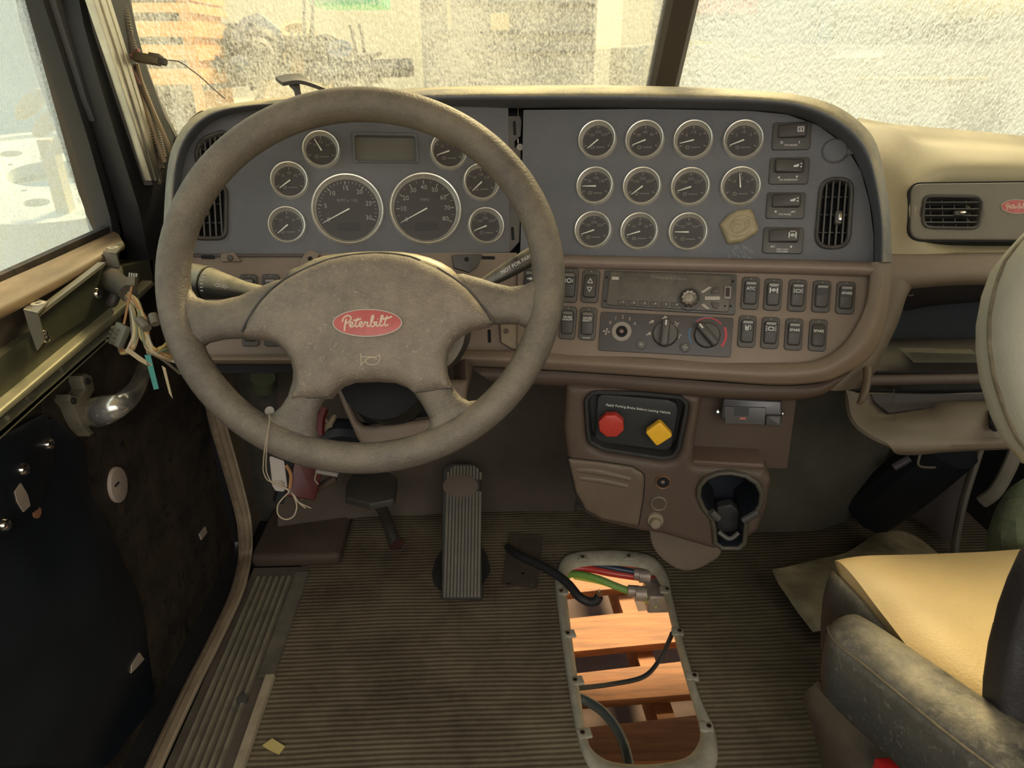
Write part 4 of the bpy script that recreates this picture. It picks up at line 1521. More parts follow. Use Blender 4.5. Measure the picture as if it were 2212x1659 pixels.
hswitch(gp, FR_, 1697, 443.5, 84, 61, 'truck', ('dot', 'truck'), ['5TH WHEEL'], 1, 'horizontal rocker switch, third from the top')
hswitch(gp, FR_, 1691.5, 519, 88, 61, 'axle', ('truck', 'dot'), ['DIFF LOCK', 'ENGAGED'], 1, 'horizontal rocker switch, lowest and darkest')
# capped socket
u, v = FR_.px(1804, 325, 0.004)
r = FR_.size(1804, 325, 54) / 2
cp = lathe([(r * 1.08, 0), (r * 1.08, 0.002), (r, 0.0045), (r * .9, 0.0058), (0, 0.006)], 36, u, v).build('socket_cap', M_PANEL, gp, label='round rubber socket cap')
place(slab(rrect(0, 0, r * 0.7, r * 0.5, 0.002), 0, 0.005, 0.001), u + r * 1.1, v - r * 0.1, 0, 0).build('cap_tab', M_PANEL, cp)
vent(gp, FR_, VR, 4, 3, 0.022, label='tall air vent at the right end of the gauges', kpos=(0.15, -0.07))
# smeared residue below the emblem
rs = MB()
rnd = random.Random(3)
for k in range(26):
    x, y = rnd.uniform(1570, 1625), rnd.uniform(530, 556)
    a = rnd.uniform(-1.2, -0.3)
    u, v = FR_.px(x, y, 0)
    rs.merge(place(box(0, FR_.size(x, y, rnd.uniform(4, 14)), -0.0003, 0.0003, 0.0008, 0.0013), u, v, 0, a))
rs.build('sticker_residue', mat('pale residue', (0.26, 0.27, 0.28), 0.6), gp, smooth=0)
# tan emblem plaque stuck where a twelfth gauge would be
FE = Fr(FR_.w(*FR_.px(1598, 488, 0.004), 0.003), FR_.w(*FR_.px(1700, 488, 0.004), 0.003), FR_.w(*FR_.px(1598, 388, 0.004), 0.003))
eo = rpoly(FE.poly([(1554, 482), (1572, 462), (1592, 451), (1622, 447), (1630, 458), (1641, 494), (1634, 502), (1602, 521), (1572, 526)], 0.01), 0.004, 4)
em = thing('emblem_plaque', 'tan domed shield shaped plaque with worn raised scrollwork on the centre gauge panel', 'plaque', FE)
sheet(eo, res=0.004, R=0.006, h=0.008, thick=0.001, back=0.0).build('plaque_body', mat('tan brass plastic', (0.33, 0.27, 0.165), 0.5, var=0.15, vscale=60, bump=0.3, bscale=120), em, smooth=60)
ux, uy = FE.px(1597, 487, 0.01)
sc_ = FE.size(1597, 487, 1.0, 0.01)
mk = MB()
for pts in ([(-22, -6), (-10, 12), (4, 14), (14, 4), (8, -12), (-6, -16), (-16, -8), (-6, 4), (4, 2)], [(-2, -14), (12, -10), (22, 4), (16, 16), (8, 18)], [(-26, -16), (-8, -24), (14, -20), (26, -8)], [(-18, 8), (-8, 20), (8, 24), (22, 20)]):
    mk.merge(tube([(ux + x * sc_, uy + y * sc_, 0.0082) for x, y in pts], 0.0007, 6, 5))
mk.build('plaque_relief', mat('tan brass plastic', (0.3, 0.24, 0.15), 0.5), em)

# ---------------------------------------------------------------- switch panel
sp = thing('switch_panel', 'mauve brown switch panel under the centre gauges with two rows of rocker switches', 'switch panel', FS)
o = FS.poly([(1118, 560), (1880, 590), (1880, 640), (1862, 690), (1835, 735), (1790, 770), (1740, 784), (1560, 784), (1118, 765)])
slab(rpoly(o, 0.003, 2), -0.012, 0.0).build('panel_plate', M_BROWN, sp, smooth=25)
# moulded bar above the switches
st = []
for (x, y0, y1) in ((1128, 549, 578), (1200, 550, 579), (1300, 552, 582), (1500, 556, 587), (1700, 560, 592), (1860, 564, 597), (1890, 566, 598), (1899, 571, 594)):
    d = dl(x)
    st.append([P(x, y0, d + 0.006), P(x, y0 + 2, d - 0.010), P(x, y0 * .75 + y1 * .25, d - 0.018), P(x, (y0 + y1) / 2, d - 0.021), P(x, y0 * .2 + y1 * .8, d - 0.017), P(x, y1, d - 0.008), P(x, y1 - 1, d + 0.012)])
b = grid(st, su=3, sv=4)
b.add([tuple(v) for v in catmull([tuple(p) for p in st[-1]], 3)], [tuple(range(len(catmull([tuple(p) for p in st[-1]], 3))))])
b.xf(FS.I).build('moulded_bar', mat('mauve bar plastic', (0.215, 0.160, 0.135), 0.5, var=0.08, bump=0.2, bscale=400, dust=0.3, dcol=(0.34, 0.28, 0.22)), sp, smooth=60)
vswitch(sp, FS, 1621, 633, 39, 75, text='ATC', label='rocker switch marked ATC')
vswitch(sp, FS, 1670, 636, 39, 74, leg=[('axle', 0.16, 0.7)])
vswitch(sp, FS, 1722.5, 638, 40, 75, leg=[('lamp', 0.16, 0.6)])
vswitch(sp, FS, 1775, 640, 40, 75, label='blank rocker switch')
vswitch(sp, FS, 1827, 643, 41, 77, text='SPARE', tsize=0.0048, label='spare rocker switch, upper right')
vswitch(sp, FS, 1614, 716, 39, 73, leg=[('pump', 0.16, 0.7)], label='rocker switch with a fuel pump symbol')
vswitch(sp, FS, 1664, 719, 39, 73, leg=[('lamp', 0.16, 0.7)], label='rocker switch with a lamp symbol')
vswitch(sp, FS, 1715, 722, 39, 74, text='SPARE', tsize=0.0048)
vswitch(sp, FS, 1767, 724, 39, 75, text='SPARE', tsize=0.0048, press=1, lens=False, label='spare rocker switch pressed the other way')
vswitch(sp, FS, 1146, 612, 34, 74, leg=[('arrow', 0.16, 0.6)])
vswitch(sp, FS, 1230, 616, 36, 74, leg=[('brake', 0.16, 0.75)])
vswitch(sp, FS, 1275, 618, 38, 72, leg=[('up', 0.2, 0.62), ('down', -0.16, 0.62)], press=1, lens=False, label='rocker switch with two outlined triangles')
vswitch(sp, FS, 1226, 697, 36, 71, text='CRUISE\nON/OFF', tsize=0.0042, label='cruise on off rocker switch')
vswitch(sp, FS, 1269, 699, 37, 71, text='CRUISE\nSELECT', foot='RESUME', tsize=0.0042, label='cruise select rocker switch')

# ---------------------------------------------------------------- car radio
rd = thing('car_radio', 'dusty black slim radio with a round tuning knob set in the switch panel', 'car radio', FS)
o = rpoly(FS.poly([(1306, 583), (1592, 592), (1588, 680), (1298, 664)], 0.006), 0.003, 3)
M_RADIO = mat('dusty radio face', (0.075, 0.062, 0.050), 0.5, var=0.3, vscale=30, dust=0.6, dcol=(0.17, 0.145, 0.105), dscale=25)
slab(o, -0.004, 0.005, 0.001).build('radio_chassis', M_BLACKD, rd, smooth=25)
fc = slab(rpoly(FS.poly([(1318, 586), (1580, 595), (1574, 674), (1309, 658)], 0.009), 0.004, 3), 0.005, 0.008, 0.0012).build('radio_face', M_RADIO, rd)
for x, y in ((1310, 598), (1306, 649), (1584, 607), (1566, 661), (1579, 661)):
    u, v = FS.px(x, y, 0.0085)
    slab(circ(u, v, 0.0013, 10), 0.005, 0.0087).build('radio_screw_hole', M_VOID, rd, smooth=0)
for k in range(6):
    x, y = 1343 + k * 23.2, 652.5 + k * 1.1
    u, v = FS.px(x, y, 0.01)
    bt = slab(rrect(u, v, FS.size(x, y, 17), FS.size(x, y, 9), 0.0008), 0.008, 0.0105, 0.0006).build('preset_button', M_SWFR, rd)
    place(text_mb(str(k + 1), 0.0042), u + 0.0022, v, 0.0106).build('button_numeral', M_WHITE, bt, smooth=0)
slab(rrect(*FS.px(1329, 601, 0.01), 0.0105, 0.0048, 0.001), 0.008, 0.0102, 0.0006).build('release_button', mat('grey white button', (0.42, 0.37, 0.33), 0.5), rd)
u, v = FS.px(1489, 643, 0.016)
bz = lathe([(0.0172, 0.006), (0.0165, 0.010), (0.0138, 0.0105), (0.013, 0.009)], 40, u, v, hollow=True).build('tuning_ring', M_BLACKD, rd)
kr = []
for k in range(48):
    rr = 0.0118 + 0.0010 * math.cos(k * 2 * PI / 48 * 10)
    kr.append((u + rr * math.cos(2 * PI * k / 48), v + rr * math.sin(2 * PI * k / 48)))
L = [[(x, y, 0.008) for x, y in kr], [(x, y, 0.015) for x, y in kr], [(x, y, 0.0175) for x, y in inset(kr, 0.002)], [(x, y, 0.0172) for x, y in circ(u, v, 0.0068, 48)], [(x, y, 0.0155) for x, y in circ(u, v, 0.0062, 48)]]
kn = loft(L).build('tuning_knob', mat('worn silver knob', (0.22, 0.19, 0.15), 0.4, 0.6, var=0.4, vscale=120), rd, smooth=50)
for pts, m_ in (([(1512, 631), (1531, 619), (1539, 620), (1519, 633)], 1), ([(1522, 640), (1555, 640), (1555, 648), (1522, 648)], 1), ([(1513, 658), (1521, 656), (1535, 668), (1526, 668)], 1),
                ([(1540, 622), (1553, 620), (1555, 633), (1536, 634)], 0), ([(1536, 652), (1554, 655), (1550, 667), (1540, 664)], 0)):
    slab(rpoly(FS.poly(pts, 0.0105), 0.0008), 0.008, 0.0108, 0.0006).build('radio_button', mat('grey white button', (0.42, 0.37, 0.33), 0.5) if m_ else M_SWFR, rd)
pw = slab(rrect(*FS.px(1572, 632, 0.0105), 0.0095, 0.018, 0.001), 0.008, 0.0105, 0.0006).build('side_button', mat('grey button', (0.22, 0.19, 0.17), 0.5), rd)
slab(rrect(*FS.px(1572, 631, 0.0112), 0.0055, 0.0125, 0.001), 0.0105, 0.0112).build('button_window', mat('dark maroon', (0.03, 0.01, 0.012), 0.3), pw)
u, v = FS.px(1444, 600, 0.009)
place(text_mb('ConcertClass', 0.0066, space=1.1, sx_=1.25), u, v, 0.0082, -0.03).build('radio_lettering', M_DIM, rd, smooth=0)

# ---------------------------------------------------------------- climate control
cc = thing('climate_control_panel', 'charcoal heater control panel below the radio with two knobs and one bare shaft', 'heater control', FS)
o = rpoly(FS.poly([(1298, 673), (1585, 687), (1578, 772), (1292, 757)], 0.004), 0.003, 3)
slab(o, -0.004, 0.004, 0.001).build('control_plate', mat('warm charcoal plate', (0.058, 0.050, 0.048), 0.5, var=0.1, dust=0.25, dcol=(0.12, 0.1, 0.085)), cc, smooth=25)
# bare fan shaft
u, v = FS.px(1343, 716, 0.004)
lathe([(0.0145, 0.004), (0.0142, 0.0052), (0.0085, 0.0054), (0.0080, 0.003)], 36, u, v).build('shaft_collar', mat('grey nylon collar', (0.27, 0.23, 0.19), 0.5), cc)
sh = slab(circ(u, v, 0.0085, 24), 0.003, 0.0045).build('shaft_socket', M_VOID, cc, smooth=0)
lathe([(0.0032, 0.003), (0.0032, 0.011), (0.0, 0.012)], 14, u, v).build('shaft_tip', mat('maroon shaft', (0.16, 0.10, 0.09), 0.4, 0.3), sh)


def knob(x, y, ang, big=0.0185):
    u, v = FS.px(x, y, 0.012)
    k = lathe([(big, 0.004), (big * 0.96, 0.009), (big * 0.88, 0.0115), (0, 0.012)], 40, u, v).build('control_knob', M_BLACKD, cc, smooth=40)
    g = slab(rrect(0, 0, big * 0.62, big * 2.1, big * 0.22), 0.009, 0.026, 0.003)
    place(g, u, v, 0, ang).build('knob_grip', M_SWITCH, k)
    place(box(-0.0011, 0.0011, big * 0.55, big * 0.95, 0.0255, 0.0264), u, v, 0, ang).build('pointer', M_WHITE, k, smooth=0)


knob(1437, 720, math.radians(-2))
knob(1528, 723, math.radians(43))
mk = MB()
for s, a in zip('01234', (146, 118, 90, 62, 34)):
    u, v = FS.px(1343, 716, 0.004)
    a = math.radians(a)
    mk.merge(place(text_mb(s, 0.0070), u + 0.0215 * math.cos(a), v + 0.0215 * math.sin(a), 0.0042))
mk.merge(place(icon('fan', 0.013), *FS.px(1310, 716, 0.004), 0.0042))
for x, y, k in ((1408, 695, 'arrow'), (1402, 721, 'arrow'), (1436, 686, 'arrow'), (1461, 700, 'fan'), (1466, 725, 'fan')):
    mk.merge(place(icon(k, 0.010), *FS.px(x, y, 0.004), 0.0042, 0.5))
mk.build('legend', mat('tan legend', (0.45, 0.38, 0.32), 0.6), cc, smooth=0)
for x, y, k in ((1385, 744, 'flake'), (1480, 750, 'fan')):
    u, v = FS.px(x, y, 0.006)
    o_ = lathe([(0.0072, 0.004), (0.0068, 0.0075), (0, 0.008)], 24, u, v).build('push_button', M_BLACKD, cc)
    place(icon(k, 0.010), u, v, 0.0081).build('legend', mat('tan legend', (0.45, 0.38, 0.32), 0.6), o_, smooth=0)


def arc(u, v, r0, r1, a0, a1, z0, z1, n=20):
    A_ = [math.radians(a0 + (a1 - a0) * k / n) for k in range(n + 1)]
    return slab([(u + r1 * math.cos(a), v + r1 * math.sin(a)) for a in A_] + [(u + r0 * math.cos(a), v + r0 * math.sin(a)) for a in A_[::-1]], z0, z1)


u, v = FS.px(1528, 723, 0.004)
arc(u, v, 0.0240, 0.0262, 212, 160, 0.004, 0.0046).merge(arc(u, v, 0.0250, 0.0258, 140, 80, 0.004, 0.0046)).build('cold_mark', mat('blue print', (0.04, 0.13, 0.25), 0.5), cc, smooth=0)
arc(u, v, 0.0232, 0.0248, 132, 42, 0.004, 0.0046).merge(arc(u, v, 0.0240, 0.0270, 28, -38, 0.004, 0.0046)).build('hot_mark', mat('red print', (0.5, 0.03, 0.04), 0.5), cc, smooth=0)

# ================================================================ STEERING WHEEL AND COLUMN
TILT = math.radians(10)
wc = P(779, 606, 0.775)
t_ = ray(779, 606).normalized()
_x = CR.copy()
_u = (CU * math.cos(TILT) + CF * math.sin(TILT)).normalized()
FW = Fr(wc, wc + _x, wc + _u)
wp = lambda pts, h=0.0: [FW.px(x, y, h) for x, y in pts]
sw = thing('steering_wheel', 'large dusty grey brown four spoke steering wheel with a red oval badge', 'steering wheel', FW)
# rim: centre line traced, so fit it by an ellipse in the wheel plane
NR = 96
ctr = []
for k in range(NR):
    a = 2 * PI * k / NR
    x, y = 779.5 + 405 * math.cos(a), 605.5 + 378 * math.sin(a)
    ctr.append(FW.px(x, y, 0.0))
rr = sum(math.hypot(p[0], p[1]) for p in ctr) / NR
ctr2 = [FW.px(779.5 + 406 * math.cos(2 * PI * k / NR), 605.5 + (384 if math.sin(2 * PI * k / NR) > 0 else 380) * math.sin(2 * PI * k / NR), 0.0) for k in range(NR)]
tube([(x, y, 0.0) for x, y in ctr2], [0.0182 - 0.0014 * math.sin(2 * PI * k / NR) for k in range(NR)], 20, 1, closed=True).build('rim', M_WHEEL, sw, smooth=80)


def el(a, rx, ry):
    a = math.radians(a)
    return (779.5 + rx * math.cos(a), 605.5 - ry * math.sin(a))


top = [el(a, 382, 356) for a in range(178, -1, -6)]
top = [(409, 585), *top[1:-1], (1158, 545)]
top_lo = [(1160, 570), (1160, 590), (1152, 606), (1134, 616), (1104, 620.5), (1071, 613), (1041, 603), (1000, 592), (940, 600), (800, 610), (660, 600), (600, 606), (560, 622), (520, 640), (475, 650), (450, 650), (425, 642), (413, 625), (409, 605)]
right = [(1018, 707), (1046, 701), (1084, 699.5), (1119, 699.5), (1134, 707), (1139.5, 722), (1134, 740), (1117, 773), (1084, 818), (1053, 851), (1033, 864), (1013, 866.6), (998, 859), (982, 841), (975, 831), (967, 808), (965, 780), (967, 755), (980, 732), (998, 717)]
left = [(441, 745), (448, 740), (481, 732), (522, 730), (567, 730), (598, 742.5), (615, 760), (629, 780), (634, 803), (633, 823.5), (623, 856), (608, 879), (593, 892), (572, 896), (552, 889), (532, 872), (506.6, 844), (481, 813), (456, 783), (442, 760)]
bott = [(684, 915), (686, 889), (699, 866.6), (717, 846), (734, 831), (760, 822), (810, 820), (848, 823.5), (876, 834), (894, 849), (911.6, 874), (928, 904.6), (927, 922), (912, 935), (886, 945), (836, 955), (760, 960), (709, 954), (689, 942.5), (682.5, 927)]
OFF = -0.004
outw = [FW.px(779.5 + 400 * math.cos(2 * PI * k / 80), 605.5 + 373 * math.sin(2 * PI * k / 80), OFF) for k in range(80)]


def grow(pl, d=0.0005):
    return inset(pl, -d)


body = sheet(outw, [wp(top + top_lo, OFF), wp(right, OFF), wp(left, OFF), wp(bott, OFF)], res=0.0075, zf=lambda x, y: OFF, R=0.017, h=0.014, thick=0.002)
body.build('spokes', M_WHEEL, sw, smooth=70)
pad = [(520.5, 715), (537, 684), (557, 654), (582.5, 626), (613, 603), (658, 580), (709, 560), (760, 550), (810, 546), (850, 548), (886, 554), (907, 562), (944.6, 578), (982.5, 601), (1008, 621), (1033, 649), (1053, 674), (1063.5, 694.4),
       (1046, 699), (1018, 704), (998, 714), (978, 731), (965, 754), (962, 780), (964, 808), (972, 831), (977.5, 836), (940, 839), (899, 845), (893, 846), (876, 831), (848, 820), (810, 817), (760, 819), (734, 828), (717, 843), (706.6, 855), (660, 857), (623, 859), (633, 836), (636, 815), (634, 795), (629, 777), (615, 756), (598, 739), (567, 727), (522, 722)]
PH = 0.006


def padz(x, y):
    return PH + 0.016 * math.exp(-((x - 0.012) ** 2 / 0.010 + (y + 0.04) ** 2 / 0.006))


hp = sheet(wp(pad, PH + 0.012), res=0.006, zf=padz, R=0.016, h=0.014, thick=0.0, back=None)
hp2 = sheet(wp(pad, PH + 0.012), res=0.02, zf=lambda x, y: -0.004, thick=0.0)
hb = wp(pad, PH + 0.012)
hb_ = resample(hb, 0.006)
hp.merge(loft([[(x, y, -0.004) for x, y in hb_], [(x, y, padz(x, y)) for x, y in hb_]], False, False))
hpo = hp.build('horn_pad', M_HUB, sw, smooth=60)
for sm_ in (pad[:12], pad[12:19], pad[26:28] + [(940, 841)] + pad[28:30], pad[35:38]):
    tube([(*FW.px(x, y, 0.011), 0.0095) for x, y in sm_], 0.0016, 6, 3).build('pad_seam', M_BLACKD, sw)
# horn symbol: raised outline of a bugle
hs = 0.035


def padh(px, py):
    u, v = FW.px(px, py, hs)
    return (u, v, padz(u, v) + 0.0142)


mk = MB()
for pts in ([(777, 761), (778, 774), (777, 787)], [(778, 768), (800, 769), (812, 768), (819, 763)], [(819, 763), (818, 775), (812, 783), (800, 785), (790, 782), (788, 776), (794, 771), (804, 770), (812, 774)], [(778, 786), (783, 780), (789, 777)]):
    mk.merge(tube([padh(x, y) for x, y in pts], 0.0006, 6, 5))
mk.build('horn_symbol', mat('pale worn relief', (0.42, 0.36, 0.26), 0.5), hpo)
u, v = FW.px(794, 698, 0.034)
FBd = Fr(FW.w(u, v, padz(u, v) + 0.0152), FW.w(u + 1, v, padz(u, v) + 0.0152), FW.w(u, v + 1, padz(u, v) + 0.0152))
bd = script_badge(FBd, None, 794, 698, 148, 60, 0.0)
# mount it on the pad as its part
bd.parent = sw
bd.matrix_parent_inverse = FW.I @ FBd.M
bd['label'] = 'faded red oval badge with cream script lettering'

# column shroud behind the pad
cs = thing('steering_column', 'dark dusty steering column shroud behind the wheel', 'steering column', loc=tuple(P(820, 700, 0.95)))
CI = Matrix.Translation(-P(820, 700, 0.95))


def cchild(b, name, m, smooth=40, parent=None):
    parent = parent or cs
    b.xf(CI)
    return b.build(name, m, parent, smooth=smooth)


sh0 = [(617, 598), (650, 574), (700, 553), (800, 543), (900, 549), (975, 580), (1008, 632), (1018, 695), (1014, 740), (990, 782), (960, 800), (900, 824), (740, 824), (660, 780), (625, 700)]
L = []
for d, k, dy in ((0.815, 0.93, 6), (0.825, 0.985, 0), (0.85, 1.0, 0), (0.93, 0.97, 6), (1.03, 0.90, 14)):
    L.append([P(820 + (x - 820) * k, 690 + (y - 690) * k + dy, d) for x, y in catmull([(x, y, 0) for x, y in sh0], 3, True) for x, y in [(x, y)]] if False else
             [P(820 + (q.x - 820) * k, 690 + (q.y - 690) * k + dy, d) for q in catmull([(x, y, 0) for x, y in sh0], 3, True)])
cchild(loft(L), 'column_shroud', mat('grey tan shroud', (0.035, 0.033, 0.028), 0.5, var=0.1, dust=1.3, dcol=(0.42, 0.36, 0.24), dlow=-0.3), 50)
cchild(tube([P(825, 815, 0.90), P(848, 836, 1.0), P(856, 850, 1.2)], 0.055, 20), 'lower_column', M_VOID, 50)
# knee trim under the column with its rounded cut-out
ot = [(724, 836), (742, 880), (770, 950), (800, 985), (960, 960), (1010, 905), (1030, 830), (1020, 790)]
KT = Fr(P(850, 900, 1.0), P(950, 890, 1.0), P(850, 800, 0.99))
ko = rpoly(KT.poly([(730, 830), (740, 828), (770, 935), (800, 990), (960, 965), (1000, 880), (1000, 800), (960, 800), (958, 890), (935, 908), (800, 922), (776, 905), (750, 840)]), 0.004)
slabk = sheet(rpoly(KT.poly([(727, 838), (746, 838), (760, 880), (772, 908), (786, 920), (810, 921), (930, 903), (950, 890), (960, 820), (1010, 820), (1006, 900), (960, 962), (792, 975), (772, 945), (745, 885)]), 0.006), res=0.008, R=0.008, h=0.008, thick=0.004)
kt = slabk.build('knee_trim', M_BROWN, None, smooth=60, frame=KT)
tag(kt, 'mauve brown moulded trim loop below the steering column', 'trim')
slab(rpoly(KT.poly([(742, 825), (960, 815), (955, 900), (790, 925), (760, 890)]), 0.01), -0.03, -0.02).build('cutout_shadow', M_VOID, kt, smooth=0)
tube([KT.px(750, 868, 0) + (-0.012,), KT.px(860, 868, 0) + (-0.012,), KT.px(950, 862, 0) + (-0.012,)], 0.009, 10).build('cross_tube', M_NAVY, kt)
# brown side flap right of the column
b = pgrid([[(985, 790, 1.03), (1005, 780, 1.02), (1016, 790, 1.03)], [(980, 850, 1.01), (1005, 830, 1.0), (1012, 820, 1.02)], [(950, 900, 1.0), (985, 890, 1.0), (1000, 860, 1.02)]], thick=0.004)
tag(b.build('column_side_trim', M_BROWN2), 'small brown trim flap right of the steering column under the dash', 'trim')

# turn signal stalk (left)
SA, SB = P(405, 603, 0.86), P(590, 640, 0.84)
ax = (SB - SA).normalized()
ts = thing('turn_signal_stalk', 'thick black multi function stalk left of the wheel hub, lit pale on top', 'stalk', loc=tuple(SA))
MT = Matrix.Translation(SA) @ ax.to_track_quat('Z', 'Y').to_matrix().to_4x4()
TI = Matrix.Translation(-SA)
M_STALK = mat('satin black stalk', (0.030, 0.029, 0.026), 0.42, dust=1.3, dcol=(0.42, 0.37, 0.24), dlow=-0.35)  # pale light on upper faces is put into the dust colour


def tsec(prof, name, m=M_STALK):
    return lathe(prof, 36).xf(TI @ MT).build(name, m, ts, smooth=45)


tsec([(0, -0.004), (0.0195, -0.002), (0.0205, 0.0), (0.0210, 0.025), (0.0215, 0.0265), (0.0205, 0.0275)], 'end_cap')
tsec([(0.0185, 0.0275), (0.0198, 0.029), (0.0200, 0.031), (0.0165, 0.048), (0.0110, 0.080), (0.009, 0.13)], 'stalk_arm')
mk = MB()
qb = MT.inverted() @ CO
phi0 = math.atan2(qb.y, qb.x)


def onst(zz, dphi, r):
    return V((r * math.cos(phi0 + dphi), r * math.sin(phi0 + dphi), zz))


for k in range(6):
    a = -0.55 + k * 0.22
    mk.merge(tube([onst(0.032, a, 0.0199), onst(0.0352, a, 0.0193)], 0.0007, 5, smooth=False))
for sg in (1, -1):
    c0 = 0.0565 + sg * 0.0045
    pts = [(c0 - sg * .004, -.07), (c0, -.07), (c0, -.15), (c0 + sg * .004, 0), (c0, .15), (c0, .07), (c0 - sg * .004, .07)]
    mk.merge(tube([onst(z_, a, 0.0153 - (z_ - .055) * .17) for z_, a in pts], 0.0004, 5, smooth=False))
mk.xf(TI @ MT).build('stalk_legend', M_WHITE, ts)

# trailer brake lever (right)
LA, LB = P(1030, 622, 0.86), P(1172, 540, 0.87)
lv = thing('trailer_brake_lever', 'tapered black hand lever right of the wheel hub with white warning lettering', 'lever', loc=tuple(LA))
ax = (LB - LA).normalized()
yy_ = ((CO - LA) - ax * (CO - LA).dot(ax)).normalized()
xx_ = yy_.cross(ax)
ML = Matrix.Translation(LA) @ Matrix((xx_, yy_, ax)).transposed().to_4x4()
LI = Matrix.Translation(-LA)
ln_ = (LB - LA).length
L = []
for t, w_, h_ in ((0, 0.0055, 0.005), (0.12, 0.0075, 0.006), (0.5, 0.0105, 0.0075), (0.85, 0.0115, 0.008), (1.0, 0.0095, 0.007), (1.03, 0.006, 0.004)):
    L.append([(x, y, t * ln_) for x, y in rrect(0, 0, w_ * 2, h_ * 2, h_ * 0.9, 4)])
loft(L).xf(LI @ ML).build('lever_arm', M_STALK, lv, smooth=50)
tx = text_mb('NOT FOR PARKING', 0.0064, bold=0.0001, align='LEFT')
R_ = Matrix((V((0, 0, 1)), V((-1, 0, 0)), V((0, 1, 0)))).transposed().to_4x4()
zx = (xx_.dot(CR) > 0)
if not zx:
    R_ = Matrix((V((0, 0, 1)), V((1, 0, 0)), V((0, -1, 0)))).transposed().to_4x4()
tx.xf(Matrix.Translation(V((0.001, 0.0078, ln_ * 0.36))) @ Matrix((V((0, 0, 1)), V((1, 0, 0)), V((0, 1, 0)))).transposed().to_4x4())
tx.v = [(-a if False else a, b_, c) for a, b_, c in tx.v]
tx.xf(LI @ ML).build('lever_lettering', M_WHITE, lv, smooth=0)

# ---------------------------------------------------------------- card tag tied to the wheel
tg = thing('card_tag', 'small cream card tag hanging on string from the bottom left of the steering wheel', 'tag', FW)
o = [FW.px(x, y, 0.0) for x, y in ((582, 984), (614, 996), (617, 1020), (621, 1052), (612, 1062), (596, 1060), (589, 1050), (585, 1010))]
slab(rpoly(o, 0.002), 0.0, 0.0008).build('card', M_PAPER, tg, smooth=0)
sp2 = lambda x, y, h: (*FW.px(x, y, h), h)
tube([sp2(580, 892, 0.004), sp2(583, 900, 0.018), sp2(580, 925, 0.0215), sp2(573, 960, 0.0205), sp2(569, 1000, 0.012), sp2(569, 1018, 0.004), sp2(577, 1036, 0.002), sp2(590, 1041, 0.002), sp2(606, 1040, 0.002)], 0.0006, 6, 6).build('string', M_STRING, tg)
tube([sp2(584, 894, 0.004), sp2(583, 905, 0.019), sp2(579, 930, 0.022), sp2(577, 955, 0.021), sp2(575, 990, 0.013), sp2(576, 1020, 0.004), sp2(590, 1046, 0.002), sp2(604, 1046, 0.0025), sp2(610, 1052, 0.002)], 0.0006, 6, 6).build('string', M_STRING, tg)
tube([sp2(604, 1048, 0.003), sp2(612, 1053, 0.003), sp2(624, 1062, 0.003), sp2(612, 1075, 0.003), sp2(600, 1092, 0.003), sp2(601, 1112, 0.003), sp2(617, 1122, 0.003), sp2(634, 1115, 0.003), sp2(641, 1095, 0.003), sp2(636, 1075, 0.003), sp2(626, 1060, 0.003), sp2(612, 1052, 0.004)], 0.0007, 6, 6).build('string', M_STRING, tg)
for e in ((652, 1092), (660, 1098), (672, 1098)):
    tube([sp2(622, 1058, 0.003), sp2(634, 1068, 0.004), sp2(644, 1084, 0.003), sp2(*e, 0.002)], 0.0006, 6, 5).build('string', M_STRING, tg)
tube([sp2(604, 1040, 0.003), sp2(611, 1046, 0.006), sp2(603, 1052, 0.004), sp2(610, 1040, 0.003)], 0.0007, 6, 5).build('knot', M_STRING, tg)
slab(circ(*FW.px(582, 888, -0.005), 0.0052, 20), -0.006, -0.005).build('paper_disc', M_PAPER, tg)

# ---------------------------------------------------------------- pedals
pf = lambda x, y, z: onZ(x, y, z)
ac = thing('accelerator_pedal', 'long upright ribbed rubber accelerator pedal on the brown floor', 'pedal', loc=tuple(onZ(998, 1290, 0.0)))
AI = Matrix.Translation(-onZ(998, 1290, 0.0))
b0, b1 = onZ(955, 1296, 0.01), onZ(1043, 1296, 0.01)
t0, t1 = P(951, 1012, 1.56), P(1035, 1008, 1.56)
FP = Fr(b0, b1, (t0 + t1) / 2 + (b0 - (b0 + b1) / 2) * 1.0)
po = rpoly(FP.poly([(953, 1296), (1042, 1296), (1037, 1010), (1020, 1000), (975, 1000), (955, 1012)]), [0.006, 0.006, 0.014, 0.02, 0.02, 0.014], 5)
ap = slab(po, -0.012, 0.0, 0.004).xf(AI @ FP.M).build('pedal_pad', mat('black pedal groove rubber', (0.028, 0.025, 0.020), 0.7), ac)
(u0, v0), (u1, v1) = FP.px(957, 1290), FP.px(1038, 1100)
xs0, xs1 = u0, FP.px(1038, 1290)[0]
vtop = FP.px(998, 1003)[1]
for k in range(11):
    xx = xs0 + (xs1 - xs0) * (k + 0.5) / 11
    for (ya, yb) in ((FP.px(998, 1290)[1], FP.px(998, 1062)[1]), (FP.px(998, 1036)[1], vtop - 0.004 - (0.014 if k in (0, 10) else 0.005 if k in (1, 9) else 0))):
        box(xx - 0.0024, xx + 0.0024, ya, yb, -0.001, 0.0032).xf(AI @ FP.M).build('tread_rib', mat('worn pedal rubber', (0.085, 0.075, 0.058), 0.6, var=0.2, dust=0.6, dcol=(0.20, 0.165, 0.11)), ac, smooth=0)
u, v = FP.px(995, 1050)
lg = slab(circ(u, v, 0.040, 28, 0.026), -0.001, 0.0035, 0.001).xf(AI @ FP.M).build('pad_oval', mat('reddish worn rubber', (0.10, 0.070, 0.050), 0.7), ac)
place(text_mb('Ped', 0.016), u - .008, v, 0.0036).xf(AI @ FP.M).build('oval_relief', M_BLACK, ac, smooth=0) if False else None
